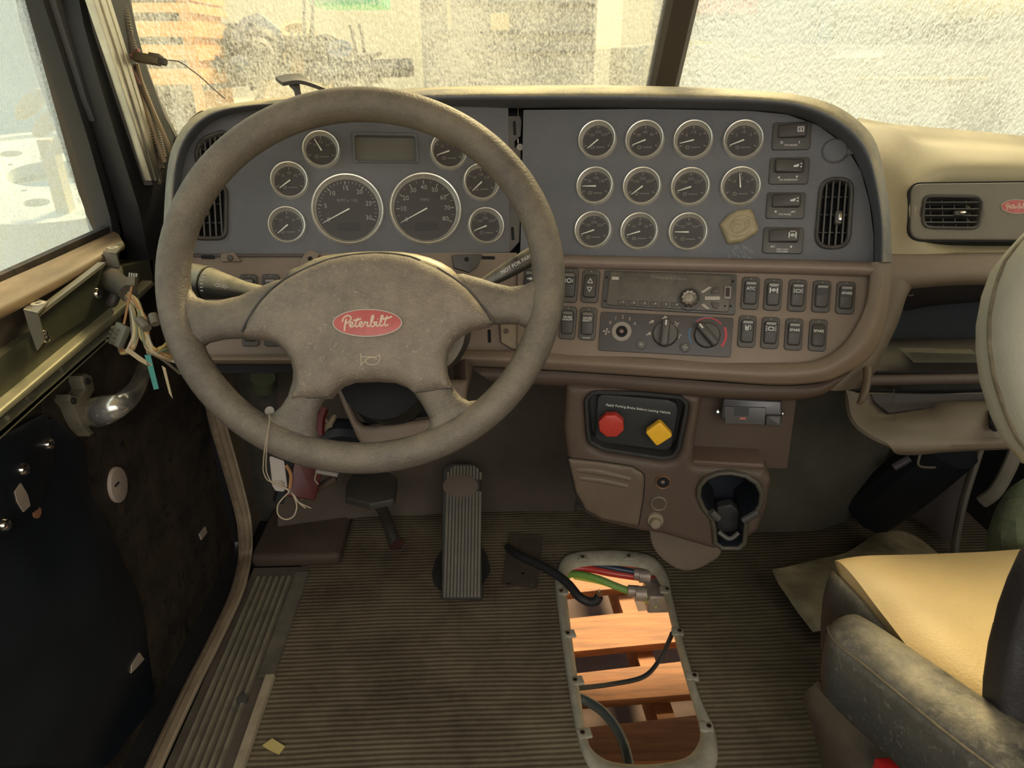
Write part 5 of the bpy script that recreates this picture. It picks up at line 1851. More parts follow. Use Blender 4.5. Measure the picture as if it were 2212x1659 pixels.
# pedal heel bracket and dark wells on both sides of it
for pts in ([(955, 1185), (940, 1210), (933, 1240), (938, 1262), (955, 1275)], [(1040, 1180), (1053, 1200), (1060, 1232), (1048, 1252), (1040, 1262)]):
    o = [tuple((AI @ onZ(x, y, 0.004)).xy) for x, y in pts]
    slab(o, 0.0, 0.004).build('pedal_bracket', M_BLACK, ac, smooth=0)
L = [AI @ onZ(985, 1240, 0.02), AI @ onZ(1010, 1240, 0.02)]
box(-0.03, 0.03, 0.02, 0.075, 0.0, 0.05, 0.004).build('pedal_hinge', M_BLACK, ac)

bp_ = thing('brake_pedal', 'dark brake pedal with a square pad and bent arm, left of the accelerator', 'pedal', loc=tuple(onZ(855, 1175, 0.0)))
BI = Matrix.Translation(-onZ(855, 1175, 0.0))
M_PED = mat('dark pedal steel', (0.035, 0.032, 0.028), 0.5, dust=0.3, dcol=(0.12, 0.10, 0.075))
tube([onZ(854, 1180, 0.0), P(838, 1130, 1.62), P(822, 1094, 1.55), P(800, 1078, 1.50)], [0.014, 0.013, 0.013, 0.016], 10).xf(BI).build('pedal_arm', M_PED, bp_)
tube([onZ(850, 1182, 0.0), onZ(862, 1172, 0.02)], 0.012, 8).xf(BI).build('arm_foot', mat('maroon rubber', (0.06, 0.02, 0.018), 0.6), bp_)
FB2 = Fr(P(800, 1050, 1.46), P(860, 1048, 1.46), P(800, 1010, 1.53))
slab(rpoly(FB2.poly([(745, 1075), (748, 1040), (765, 1020), (835, 1016), (858, 1030), (852, 1078), (800, 1088)]), 0.01), -0.014, 0.0, 0.004).xf(BI @ FB2.M).build('pedal_pad', M_PED, bp_)
box(*[0.0] * 1, 0.02, 0, 0.01, 0, 0.01) if False else None

# ---------------------------------------------------------------- loose wiring and relay hanging under the dash, left
M_WIREW = mat('cream wire', (0.5, 0.43, 0.32), 0.5)
ub = thing('relay_box', 'dark red relay box hanging in loose wiring under the left of the dash', 'relay', loc=tuple(P(665, 1035, 1.22)))
UI = Matrix.Translation(-P(665, 1035, 1.22))
FU = Fr(P(665, 1035, 1.22), P(720, 1045, 1.24), P(665, 1000, 1.22))
box(-0.03, 0.022, -0.035, 0.035, -0.03, 0.0, 0.003).xf(UI @ FU.M).build('relay_case', mat('dark red plastic', (0.07, 0.006, 0.007), 0.5), ub)
box(-0.045, -0.03, -0.05, 0.03, -0.03, 0.002, 0.002).xf(UI @ FU.M).build('relay_base', M_VOID, ub)
tube([P(683, 1018, 1.20), P(730, 1026, 1.20)], 0.004, 8).xf(UI).build('white_strap', M_PAPER, ub)
tube([P(684, 1020, 1.20), P(680, 1036, 1.20), P(688, 1046, 1.20)], 0.0012, 6).xf(UI).build('wire', M_STRING, ub)
tube([P(618, 1005, 1.2), P(628, 1025, 1.2), P(626, 1055, 1.2)], 0.003, 6).xf(UI).build('wire', mat('orange brown wire', (0.4, 0.2, 0.08), 0.5), ub)
tube([P(650, 1075, 1.28), P(690, 1052, 1.28), P(725, 1030, 1.28)], 0.014, 6, flat=0.4).xf(UI).build('mounting_strap', M_BROWN2, ub)
hb_ = thing('heater_pipe', 'dark grey pipework behind the wheel spokes under the dash', 'pipe', loc=tuple(P(740, 920, 1.25)))
HI_ = Matrix.Translation(-P(740, 920, 1.25))
tube([P(690, 945, 1.22), P(730, 930, 1.22), P(790, 940, 1.25)], 0.022, 10).xf(HI_).build('pipe', M_NAVY, hb_)
tube([P(695, 930, 1.18), P(712, 915, 1.18), P(722, 900, 1.2)], 0.005, 6).xf(HI_).build('pipe_clip', M_CREAM, hb_)
tube([P(700, 905, 1.18), P(716, 922, 1.18)], 0.003, 6).xf(HI_).build('pipe_clip', M_CREAM, hb_)
tube([P(688, 940, 1.15), P(690, 905, 1.15), P(698, 880, 1.15)], 0.01, 8).xf(HI_).build('red_hose', mat('dark red hose', (0.12, 0.012, 0.014), 0.5), hb_)
gr = thing('green_bottle_cap', 'faint green round cap behind the left wheel spoke', 'cap', loc=tuple(P(568, 826, 1.4)))
tube([P(568, 815, 1.4), P(568, 836, 1.42)], 0.024, 16).xf(Matrix.Translation(-P(568, 826, 1.4))).build('cap_body', mat('dusty green plastic', (0.075, 0.085, 0.045), 0.6), gr)

tube([P(568, 830, 1.42), P(568, 836, 1.62)], 0.010, 10).xf(Matrix.Translation(-P(568, 826, 1.4))).build('cap_neck', M_BLACKD, gr)

# ================================================================ CENTRE CONSOLE
FC = Fr(P(1220, 850, 1.085), P(1600, 876, 1.035), P(1240, 1110, 1.185) * 2 - P(1240, 1110, 1.185))
FC = Fr(P(1220, 1110, 1.175), P(1600, 1134, 1.125), P(1220, 850, 1.085))
co = thing('centre_console', 'brown centre console below the switch panel with storage door, sockets and cup holder', 'console', FC)
out = [(1222, 826), (1400, 838), (1516, 850), (1508, 900), (1500, 950), (1497, 1000), (1560, 1003), (1648, 1010), (1664, 1030), (1654, 1090), (1636, 1140), (1600, 1168), (1540, 1180), (1470, 1160), (1430, 1148), (1385, 1142), (1300, 1122), (1262, 1102), (1240, 1062), (1228, 1000), (1217, 920)]
pbo = [(1264, 862), (1280, 845), (1380, 848), (1470, 856), (1486, 868), (1484, 892), (1468, 968), (1456, 988), (1430, 992), (1304, 972), (1272, 955), (1268, 930)]
cup = [FC.px(1571 + 62 * math.cos(a), 1064 + 46 * math.sin(a), 0) for a in [2 * PI * k / 32 for k in range(32)]]
hole_pb = rpoly(FC.poly(pbo), 0.014, 4)
cc_px = [(1571 + 63 * math.cos(2 * PI * k / 32), 1066 + 48 * math.sin(2 * PI * k / 32)) for k in range(32)]
# throat of the cup holder opens at its lower edge
cuph = [FC.px(x, y) for x, y in [(1512, 1062), (1514, 1042), (1528, 1026), (1552, 1017), (1578, 1016), (1606, 1022), (1628, 1036), (1638, 1056), (1636, 1078), (1622, 1100), (1606, 1112), (1604, 1135), (1602, 1160), (1592, 1170), (1560, 1170), (1547, 1160), (1545, 1128), (1540, 1108), (1522, 1086)]]
b = sheet(rpoly(FC.poly(out), 0.008, 3), [hole_pb, cuph], res=0.009, R=0.012, h=0.012, thick=1, back=-0.10)
b.build('console_shell', M_BROWN2, co, smooth=60)
# pocket in the upper right
slab(FC.poly([(1495, 845), (1720, 862), (1700, 1012), (1490, 1006)], -0.045), -0.06, -0.045).build('pocket_back', M_BROWN2, co, smooth=0)
slab(rpoly(FC.poly([(1495, 992), (1650, 1000), (1652, 1012), (1495, 1004)], 0.0), 0.003), -0.05, 0.004, 0.003).build('pocket_ledge', mat('reddish brown ledge', (0.12, 0.075, 0.055), 0.55), co)
# storage door with pull recess
do = rpoly(FC.poly([(1227, 990), (1300, 998), (1365, 1008), (1392, 1024), (1390, 1070), (1379, 1136), (1300, 1120), (1264, 1100), (1244, 1062)], 0.013), [0.003, 0.002, 0.01, 0.015, 0.01, 0.004, 0.004, 0.015, 0.01], 4)
slab(inset(do, -0.0015), 0.008, 0.0124).build('door_gap', M_VOID, co, smooth=0)
sd = sheet(do, res=0.008, zf=lambda x, y: 0.0125, R=0.005, h=0.004, thick=1, back=0.006).build('storage_door', mat('brown storage door', (0.120, 0.085, 0.058), 0.55, var=0.1, dust=0.35, dcol=(0.18, 0.145, 0.095)), co, smooth=60)
tube([(*FC.px(x, y, 0.017), 0.0165) for x, y in ((1246, 1016), (1290, 1020), (1362, 1036))], [0.004, 0.0062, 0.004], 8, flat=0.5).build('door_pull', mat('pull highlight brown', (0.135, 0.10, 0.068), 0.55), sd, smooth=60)
tube([(*FC.px(x, y, 0.017), 0.0160) for x, y in ((1252, 1034), (1300, 1040), (1356, 1052))], [0.004, 0.0055, 0.004], 8, flat=0.5).build('door_pull', mat('pull highlight brown', (0.135, 0.10, 0.068), 0.55), sd, smooth=60)
# sockets and knob
for x, y, r, nm, m1, m2, l in ((1432, 1042, 0.0125, 'power_socket', mat('copper brown ring', (0.20, 0.10, 0.055), 0.4, 0.3), M_VOID, None), (1423, 1088, 0.0135, 'capped_socket', mat('grey brown ring', (0.19, 0.165, 0.12), 0.4, 0.3), M_BROWN2, None)):
    u, v = FC.px(x, y, 0.014)
    s = lathe([(r, 0.010), (r, 0.0145), (r * .92, 0.0155), (r * .8, 0.0150), (r * .78, 0.012)], 32, u, v, hollow=True).build(nm, m1, co)
    slab(circ(u, v, r * .8, 28), 0.0118, 0.0128 if nm == 'power_socket' else 0.0146).build('socket_face', m2, s, smooth=0)
    if nm == 'power_socket':
        lathe([(0.003, 0.0128), (0.003, 0.0136), (0, 0.014)], 12, u, v).build('socket_pin', M_BROWN, s)
u, v = FC.px(1416, 1128, 0.02)
kb = lathe([(0.0135, 0.010), (0.0135, 0.014), (0.0122, 0.017), (0.0085, 0.0175), (0.0085, 0.026), (0.007, 0.0285), (0, 0.029)], 32, u, v).build('console_knob', mat('pale brown knob', (0.25, 0.205, 0.14), 0.45), co)
# cup holder liner
deep = 0.075
lp_ = cuph
L = [[(x, y, 0.0125) for x, y in lp_], [(x, y, 0.014) for x, y in inset(lp_, 0.001)], [(x, y, 0.006) for x, y in inset(lp_, 0.003)], [(x, y, -deep) for x, y in inset(lp_, 0.006)]]
ch_ = loft(L, False, True).build('cup_holder', M_NAVY, co, smooth=50)
ro = inset(cuph, -0.007)
b = ring(ro, inset(cuph, 0.0005), 0.008, 0.0175, 0.0025)
b.build('cup_holder_lip', mat('dark olive brown lip', (0.060, 0.052, 0.038), 0.5, dust=0.3, dcol=(0.14, 0.12, 0.08)), co, smooth=50)
tube([(*FC.px(1552, 1150, 0.01), 0.008), (*FC.px(1575, 1162, 0.01), 0.012), (*FC.px(1596, 1152, 0.01), 0.008)], 0.004, 8).build('cup_arm', M_BLACKD, co)
tube([(*FC.px(1536, 1106, 0.02), 0.019), (*FC.px(1552, 1122, 0.02), 0.018)], 0.006, 10).build('cup_arm', M_BLACKD, co)
tube([(*FC.px(1640, 1108, 0.02), 0.016), (*FC.px(1606, 1128, 0.02), 0.016)], 0.006, 10).build('cup_arm', M_BLACKD, co)
slab(rpoly(FC.poly([(1548, 1098), (1580, 1092), (1604, 1112), (1604, 1160), (1549, 1160)], -0.02), 0.006), -0.04, -0.022, 0.003).build('cup_tongue', M_BLACK, co)
# hanging leather flap
fl = thing('rubber_flap', 'pale brown rounded flap hanging below the console over the floor', 'flap', loc=tuple(P(1480, 1190, 1.28)))
KI = Matrix.Translation(-P(1480, 1190, 1.28))
FF = Fr(P(1480, 1190, 1.28), P(1560, 1196, 1.27), P(1480, 1140, 1.26))
fo = [(FF.px(x, y)) for x, y in ((1405, 1120), (1404, 1150), (1408, 1172), (1420, 1195), (1440, 1214), (1462, 1227), (1482, 1232), (1505, 1229), (1530, 1217), (1552, 1202), (1559, 1184), (1556, 1160), (1540, 1120))]
fo = [(p.x, p.y) for p in catmull([(x, y, 0) for x, y in fo], 3, True)]
sheet(fo, res=0.01, R=0.004, h=0.002, thick=0.001).xf(KI @ FF.M).build('flap', mat('pale brown flap', (0.18, 0.135, 0.098), 0.6, var=0.1, vscale=10), fl, smooth=60)

# ---------------------------------------------------------------- parking brake panel
pb = thing('parking_brake_panel', 'black recessed parking brake panel with a red and a yellow push knob', 'brake panel', FC)
po_ = rpoly(FC.poly(pbo, 0.011), 0.014, 4)
ring(inset(po_, -0.0015), inset(po_, 0.0045), -0.02, 0.0142, 0.0015).build('panel_frame', M_BLACK, pb)
slab(inset(po_, 0.001), -0.024, -0.018).build('panel_back', M_BLACK, pb)
fi = rpoly(FC.poly([(1290, 860), (1300, 852), (1440, 864), (1462, 872), (1466, 890), (1452, 966), (1440, 976), (1300, 958), (1284, 948)], -0.004), 0.008, 4)
slab(fi, -0.02, -0.005, 0.003).build('panel_plate', mat('satin black plate', (0.030, 0.031, 0.030), 0.5), pb)
u, v = FC.px(1378, 883, -0.0045)
dd = V(FC.px(1450, 893, 0)) - V(FC.px(1305, 874, 0))
place(text_mb('Apply Parking Brake Before Leaving Vehicle', 0.00565, bold=0.00006), u, v, -0.0046, math.atan2(dd.y, dd.x)).build('panel_lettering', M_WHITE, pb, smooth=0)
u, v = FC.px(1320, 922, 0.028)
oc = [(u + 0.0205 * math.cos(math.radians(22.5 + 45 * k + 4)), v + 0.0205 * math.sin(math.radians(22.5 + 45 * k + 4))) for k in range(8)]
oc = rpoly(oc, 0.003, 3)
rk = slab(oc, 0.014, 0.027, 0.003).build('push_knob', M_RED, pb, label='red octagonal push knob')
u2, v2 = FC.px(1323, 912, 0.0)
tube([(u2, v2, -0.006), (u, v, 0.015)], 0.0105, 20, smooth=False).build('knob_stem', mat('brown red stem', (0.12, 0.03, 0.02), 0.5), rk)
u, v = FC.px(1423, 940, 0.028)
s_ = 0.0215
dm = rpoly([(u - s_ + 0.001, v + 0.002), (u + 0.001, v + s_), (u + s_, v - 0.002), (u - 0.002, v - s_)], 0.005, 4)
yk = slab(dm, 0.014, 0.026, 0.0025).build('push_knob', M_YEL, pb, label='yellow diamond shaped push knob')
u2, v2 = FC.px(1426, 925, 0.0)
tube([(u2, v2, -0.006), (u, v, 0.015)], 0.0105, 20, smooth=False).build('knob_stem', mat('dark brown stem', (0.10, 0.055, 0.02), 0.5), yk)

# ---------------------------------------------------------------- small electronic controller in the pocket
FT = Fr(P(1556, 918, 1.06), P(1690, 922, 1.03), P(1556, 860, 1.055))
bc = thing('brake_controller', 'small smoky black trailer brake control box in the pocket under the switch panel', 'control box', FT)
M_SMOKE = mat('smoky black plastic', (0.045, 0.040, 0.040), 0.32, dust=0.2, dcol=(0.14, 0.12, 0.11))
slab(rpoly(FT.poly([(1560, 864), (1690, 870), (1690, 922), (1650, 924), (1566, 920), (1556, 908)], 0.02), 0.004), -0.04, 0.0, 0.003).build('control_case', M_SMOKE, bc)
slab(rpoly(FT.poly([(1564, 878), (1655, 880), (1652, 918), (1566, 916)], 0.003), 0.002), 0.0, 0.003, 0.001).build('control_face', mat('warm grey face', (0.075, 0.064, 0.058), 0.4), bc)
slab(FT.poly([(1586, 880), (1618, 881), (1617, 898), (1586, 898)], 0.0035), 0.003, 0.0036).build('display_window', M_BLACK, bc)
slab(FT.poly([(1598, 902), (1611, 902), (1611, 906), (1598, 906)], 0.0038), 0.003, 0.0038).build('red_marker', mat('salmon marker', (0.5, 0.13, 0.09), 0.5), bc)
slab(rpoly(FT.poly([(1655, 897), (1688, 898), (1686, 922), (1654, 920)], 0.008), 0.002), 0.0, 0.008, 0.002).build('slide_button', M_BLACKD, bc)
u, v = FT.px(1551, 889, 0)
lathe([(0.003, -0.02), (0.0035, 0.0), (0.002, 0.003), (0, 0.003)], 12, u, v).build('side_screw', M_CHROME, bc)
u, v = FT.px(1691, 893, 0)
lathe([(0.002, -0.02), (0.0025, 0.0), (0.001, 0.003), (0, 0.003)], 12, u, v).build('side_screw', M_CHROME, bc)

# ================================================================ PASSENGER SIDE DASH
pd = thing('passenger_dashboard', 'tan passenger side dashboard with a wide air vent and an open glovebox cavity', 'passenger dashboard', loc=tuple(P(2050, 600, 1.2)))
PI_ = Matrix.Translation(-P(2050, 600, 1.2))


def pch(b, name, m, smooth=50, parent=pd, label=None):
    b.xf(PI_)
    return b.build(name, m, parent, smooth=smooth, label=label)


M_PTOP = mat('tan passenger pad', (0.36, 0.30, 0.185), 0.6, var=0.06, vscale=6, bump=0.2, bscale=400)
rows = [[(1850, 262, 1.49), (1930, 276, 1.49), (2000, 282, 1.49), (2100, 291, 1.49), (2212, 302, 1.49), (2420, 325, 1.49)],
        [(1850, 275, 1.455), (1930, 284, 1.45), (2000, 296, 1.45), (2100, 304, 1.45), (2212, 314, 1.45), (2420, 336, 1.45)],
        [(1850, 276, 1.41), (1930, 288, 1.40), (1985, 312, 1.40), (2100, 320, 1.40), (2212, 326, 1.40), (2420, 345, 1.40)],
        [(1850, 290, 1.30), (1930, 300, 1.27), (1990, 328, 1.26), (2100, 336, 1.27), (2212, 338, 1.27), (2420, 350, 1.26)],
        [(1850, 340, 1.22), (1930, 345, 1.20), (2000, 360, 1.19), (2100, 366, 1.19), (2212, 368, 1.19), (2420, 380, 1.19)],
        [(1850, 420, 1.18), (1930, 420, 1.165), (1982, 420, 1.15), (2010, 420, 1.20), (2212, 420, 1.20), (2420, 420, 1.15)],
        [(1850, 500, 1.17), (1930, 500, 1.155), (1982, 500, 1.14), (2010, 500, 1.19), (2212, 500, 1.19), (2420, 500, 1.14)],
        [(1850, 556, 1.16), (1930, 555, 1.15), (2000, 554, 1.14), (2100, 552, 1.135), (2212, 551, 1.135), (2420, 551, 1.135)]]
pch(pgrid(rows, su=5, sv=5, thick=0.008), 'dash_pad', M_PTOP)
M_PLOW = mat('mauve taupe lower pad', (0.225, 0.175, 0.130), 0.6, var=0.07, vscale=5, bump=0.2, bscale=400)
rows = [[(1880, 557, 1.16), (1960, 557, 1.15), (2060, 556, 1.14), (2212, 555, 1.135), (2420, 555, 1.135)],
        [(1880, 563, 1.145), (1960, 563, 1.135), (2060, 562, 1.125), (2212, 561, 1.12), (2420, 561, 1.12)],
        [(1880, 590, 1.14), (1960, 588, 1.13), (2060, 586, 1.12), (2212, 584, 1.115), (2420, 584, 1.115)],
        [(1880, 608, 1.145), (1958, 606, 1.135), (2060, 598, 1.125), (2212, 597, 1.12), (2420, 597, 1.12)],
        [(1880, 612, 1.16), (1955, 614, 1.155), (2060, 606, 1.145), (2212, 604, 1.14), (2420, 604, 1.14)]]
pch(pgrid(rows, su=5, sv=4, thick=0.008), 'lower_pad', M_PLOW)
rows = [[(1880, 600, 1.14), (1948, 604, 1.135), (1962, 614, 1.15)], [(1880, 640, 1.14), (1938, 640, 1.13), (1946, 642, 1.15)], [(1880, 690, 1.135), (1920, 690, 1.13), (1930, 692, 1.15)],
        [(1850, 745, 1.13), (1892, 748, 1.125), (1902, 752, 1.15)], [(1820, 800, 1.12), (1862, 800, 1.12), (1876, 806, 1.15)], [(1740, 850, 1.12), (1800, 838, 1.12), (1850, 832, 1.15)]]
pch(pgrid(rows, su=5, sv=4, thick=0.008), 'side_pad', mat('dark taupe side', (0.17, 0.13, 0.095), 0.6))
# inset vent panel
FV = Fr(P(1965, 460, 1.137), P(2212, 460, 1.128), P(1965, 400, 1.143))
io = rpoly(FV.poly([(1966, 398), (2420, 392), (2420, 520), (1964, 518)], 0.0), 0.02, 5)
vp = ring(inset(io, -0.003), inset(io, 0.001), -0.02, 0.0005).xf(PI_ @ FV.M).build('vent_panel_gap', M_VOID, pd, smooth=0)
VP_ = [(1994, 418), (2129, 420), (2119, 496), (1990, 494)]
vp = sheet(io, [inset(rpoly(FV.poly(VP_, 0.006), 0.018, 7), 0.003)], res=0.012, zf=lambda x, y: 0.0005, R=0.003, h=0.003, thick=1, back=-0.02).xf(PI_ @ FV.M).build('vent_panel', mat('olive taupe inset panel', (0.17, 0.15, 0.115), 0.6, var=0.06, bump=0.2, bscale=400), pd)
vpf = bpy.data.objects.new('air_vent_mount', None)
bpy.data.objects.remove(vpf)
vv_ = vent(None, FV, VP_, 4, 4, 0.018, horiz=True, kpos=(0.12, -0.05))
vv_.parent = pd
vv_.matrix_parent_inverse = PI_ @ FV.M
bd = script_badge(FV, None, 2196, 447, 68, 32, 0.0035)
bd.parent = pd
bd.matrix_parent_inverse = PI_ @ FV.M
bd['label'] = 'small dark red oval badge with cream script lettering'
# glovebox cavity
pch(pgrid([[(1895, 598, 1.40), (2100, 598, 1.40), (2420, 598, 1.40)], [(1890, 700, 1.42), (2100, 700, 1.42), (2420, 700, 1.42)], [(1860, 800, 1.42), (2100, 800, 1.42), (2420, 800, 1.42)]], thick=0.004), 'glovebox_back', M_NAVY)
pch(pgrid([[(1944, 618, 1.16), (2060, 612, 1.15), (2212, 608, 1.15)], [(1946, 640, 1.22), (2060, 640, 1.22), (2212, 625, 1.22)], [(1952, 668, 1.30), (2030, 655, 1.30), (2212, 640, 1.30)]], thick=0.004), 'glovebox_roof', mat('dark cavity brown', (0.035, 0.028, 0.028), 0.6))
pch(pgrid([[(1886, 738, 1.34), (2050, 735, 1.34), (2260, 735, 1.34)], [(1878, 770, 1.25), (2050, 770, 1.25), (2260, 770, 1.25)], [(1876, 806, 1.17), (2050, 806, 1.17), (2260, 806, 1.17)]], thick=0.004), 'glovebox_floor', mat('dark cavity brown', (0.04, 0.03, 0.028), 0.6))
for x, y in ((1968, 631), (1994, 628)):
    c = P(x, y, 1.20)
    n = (CO - c).normalized()
    pch(tube([c - n * 0.01, c + n * 0.004], 0.007, 14, smooth=False), 'cavity_stud', M_BLACKD)
pch(tube([P(1868, 822, 1.13), P(2000, 820, 1.13), P(2260, 816, 1.13)], 0.009, 10), 'cavity_bar', mat('brown bar', (0.10, 0.07, 0.055), 0.5))
pch(pgrid([[(1850, 842, 1.15), (2000, 842, 1.15), (2260, 838, 1.15)], [(1850, 856, 1.16), (2000, 856, 1.16), (2260, 856, 1.16)]], thick=0.003), 'cavity_lip', M_VOID)
# sticker lying in the glovebox
st_ = pgrid([[(1940, 752, 1.285), (2094, 752, 1.285)], [(1972, 783, 1.205), (2126, 783, 1.205)]], thick=0.0008, su=1, sv=1)
tag(st_.build('paper_label', mat('grey paper label', (0.17, 0.155, 0.12), 0.7, var=0.15, vscale=60), smooth=0), 'grey printed paper label inside the open glovebox', 'label')
# glovebox lid hanging open
gd = thing('glovebox_lid', 'taupe glovebox lid hanging open below the passenger dash with a black latch', 'glovebox lid', loc=tuple(P(2000, 900, 1.08)))
GI = Matrix.Translation(-P(2000, 900, 1.08))


def gch(b, name, m, smooth=55, parent=gd):
    b.xf(GI)
    return b.build(name, m, parent, smooth=smooth)


M_LID = mat('taupe lid', (0.175, 0.140, 0.105), 0.55, var=0.1, vscale=6)
rows = [[(1826, 850, 1.14), (1850, 848, 1.14), (1900, 848, 1.145), (2000, 850, 1.15), (2100, 850, 1.15), (2240, 850, 1.15)],
        [(1826, 868, 1.12), (1852, 872, 1.14), (1905, 872, 1.15), (2000, 872, 1.15), (2090, 872, 1.14), (2240, 872, 1.13)],
        [(1832, 900, 1.09), (1862, 900, 1.11), (1910, 898, 1.13), (2000, 886, 1.13), (2060, 880, 1.10), (2240, 878, 1.08)],
        [(1850, 926, 1.07), (1880, 922, 1.08), (1925, 916, 1.09), (2000, 912, 1.08), (2070, 915, 1.06), (2240, 920, 1.05)],
        [(1882, 948, 1.05), (1905, 943, 1.055), (1950, 940, 1.06), (2010, 938, 1.06), (2090, 940, 1.05), (2240, 940, 1.045)],
        [(1912, 962, 1.04), (1930, 956, 1.045), (1965, 952, 1.05), (2020, 951, 1.05), (2100, 951, 1.045), (2240, 950, 1.04)],
        [(1930, 970, 1.05), (1950, 967, 1.045), (1980, 966, 1.045), (2030, 963, 1.045), (2110, 960, 1.04), (2240, 956, 1.035)],
        [(1940, 974, 1.07), (1960, 975, 1.07), (1990, 974, 1.07), (2040, 969, 1.07), (2120, 965, 1.07), (2240, 960, 1.06)]]
gch(pgrid(rows, su=5, sv=4, thick=0.006), 'lid_tray', M_LID)
gch(pgrid([[(1880, 850, 1.136), (2000, 852, 1.14), (2160, 852, 1.14)], [(1890, 870, 1.135), (2000, 870, 1.135), (2160, 866, 1.13)], [(1920, 893, 1.118), (2000, 882, 1.118), (2060, 876, 1.095)]], thick=0.002), 'lid_lining', mat('dark lining', (0.06, 0.05, 0.048), 0.7))
LF = Fr(P(2160, 905, 1.045), P(2200, 907, 1.04), P(2160, 880, 1.075))
lt = gch(slab(rpoly(LF.poly([(2134, 886), (2172, 886), (2180, 896), (2178, 924), (2148, 928), (2138, 920)]), 0.003), -0.004, 0.004, 0.001).xf(LF.M), 'latch_pocket', M_VOID)
gch(slab(rpoly(LF.poly([(2140, 892), (2160, 892), (2166, 922), (2148, 924)]), 0.002), 0.004, 0.009, 0.002).xf(LF.M), 'latch_paddle', M_BLACKD)
gch(tube([P(1874, 796, 1.10), P(1872, 830, 1.085), P(1864, 858, 1.08), P(1856, 872, 1.085)], [0.007, 0.006, 0.006, 0.004], 8), 'hinge_arm', mat('brown arm', (0.15, 0.105, 0.07), 0.5))
gch(tube([P(1930, 840, 1.08), P(1932, 880, 1.08), P(1933, 915, 1.085)], 0.0006, 5), 'stay_cord', M_BLACKD)
# dark bracketry and ducting under the passenger dash
dk = thing('under_dash_duct', 'near black ducting in the shadow below the open glovebox lid', 'duct', loc=tuple(P(2000, 1010, 1.45)))
KI2 = Matrix.Translation(-P(2000, 1010, 1.45))
tube([P(1880, 1100, 1.6), P(1960, 1040, 1.5), P(2050, 960, 1.4)], 0.06, 12).xf(KI2).build('duct_tube', M_NAVY, dk)
tube([P(1930, 1010, 1.43), P(1965, 990, 1.42)], 0.008, 8).xf(KI2).build('duct_clip', mat('violet grey clip', (0.08, 0.07, 0.08), 0.5), dk)
tube([P(1990, 975, 1.38), P(1984, 1004, 1.38), P(2010, 1010, 1.38), P(2040, 1006, 1.38)], 0.0025, 6).xf(KI2).build('bent_bracket', mat('grey brown wire', (0.16, 0.13, 0.09), 0.5), dk)

# ================================================================ FLOOR OPENING, HOSES, PALLET
ZR = 0.0
rg = thing('floor_opening_frame', 'grimy cream moulded frame round the gear lever opening in the floor', 'opening frame', loc=tuple(onZ(1370, 1420, 0)))
RI3 = Matrix.Translation(-onZ(1370, 1420, 0))
outer_px = [(1199, 1262), (1216, 1400), (1236, 1530), (1250, 1600), (1272, 1652), (1312, 1690), (1400, 1700), (1500, 1690), (1548, 1650),
            (1546, 1580), (1511, 1500), (1478, 1390), (1453, 1290), (1440, 1236), (1400, 1196), (1306, 1186), (1226, 1196), (1204, 1228)]
ou = catmull([onZ(x, y, 0.006) for x, y in outer_px], 4, True)
im = catmull([onZ(x, y, 0.004) for x, y in HOLE_PX], 4, True)
L = []
for t, z in ((0, 0.0005), (0.03, 0.006), (0.25, 0.010), (0.55, 0.010), (0.85, 0.003), (1.0, -0.004), (1.0, -0.006)):
    L.append([V((a.x * (1 - t) + b_.x * t, a.y * (1 - t) + b_.y * t, z)) for a, b_ in zip(ou, im)])
loft(L, False, False).xf(RI3).build('frame_moulding', M_RINGW, rg, smooth=60)
for (x, y, dx) in ((1212, 1279, 1), (1226, 1370, 1), (1242, 1471, 1), (1258, 1585, 1), (1441, 1275, -1), (1468, 1365, -1), (1500, 1461, -1), (1531, 1571, -1), (1258, 1205, 0), (1358, 1203, 0)):
    c = onZ(x, y, 0.008)
    tb = place(box(-0.012, 0.012, -0.010, 0.010, -0.003, 0.003, 0.0028), c.x + 0.004 * dx, c.y, 0.008, 0.15 * dx).xf(RI3).build('screw_tab', M_RINGW, rg)
    lathe([(0.0045, 0.009), (0.0045, 0.0125), (0.003, 0.013), (0.0028, 0.011), (0, 0.011)], 14, c.x, c.y).xf(RI3).build('tab_screw', mat('dull brown screw', (0.12, 0.09, 0.06), 0.5, 0.4), tb)

# pallet under the cab
ZP = -0.30
pl = thing('wooden_pallet', 'orange timber pallet seen through the opening in the cab floor', 'pallet', loc=(0.25, 1.0, ZP))
PL = Matrix.Translation(V((-0.25, -1.0, -ZP)))


def board(ax0, ax1, lft, rgt, zt, zb, name='deck_board'):
    """lft and rgt: (far y, near y) pixel pairs at ax0 and ax1"""
    a, b_ = onZ(ax0, lft[0], zt), onZ(ax1, rgt[0], zt)
    c, d = onZ(ax0, lft[1], zt), onZ(ax1, rgt[1], zt)
    e = (b_ - a)
    f = (d - c)
    far0, far1, nr0, nr1 = a - e * 1.2, b_ + e * 1.0, c - f * 1.2, d + f * 1.0
    lo = V((0, 0, zb - zt))
    L = [[nr0 + lo, nr0, far0, far0 + lo], [nr1 + lo, nr1, far1, far1 + lo]]
    return loft(L).xf(PL).build(name, M_WOOD, pl, smooth=0)


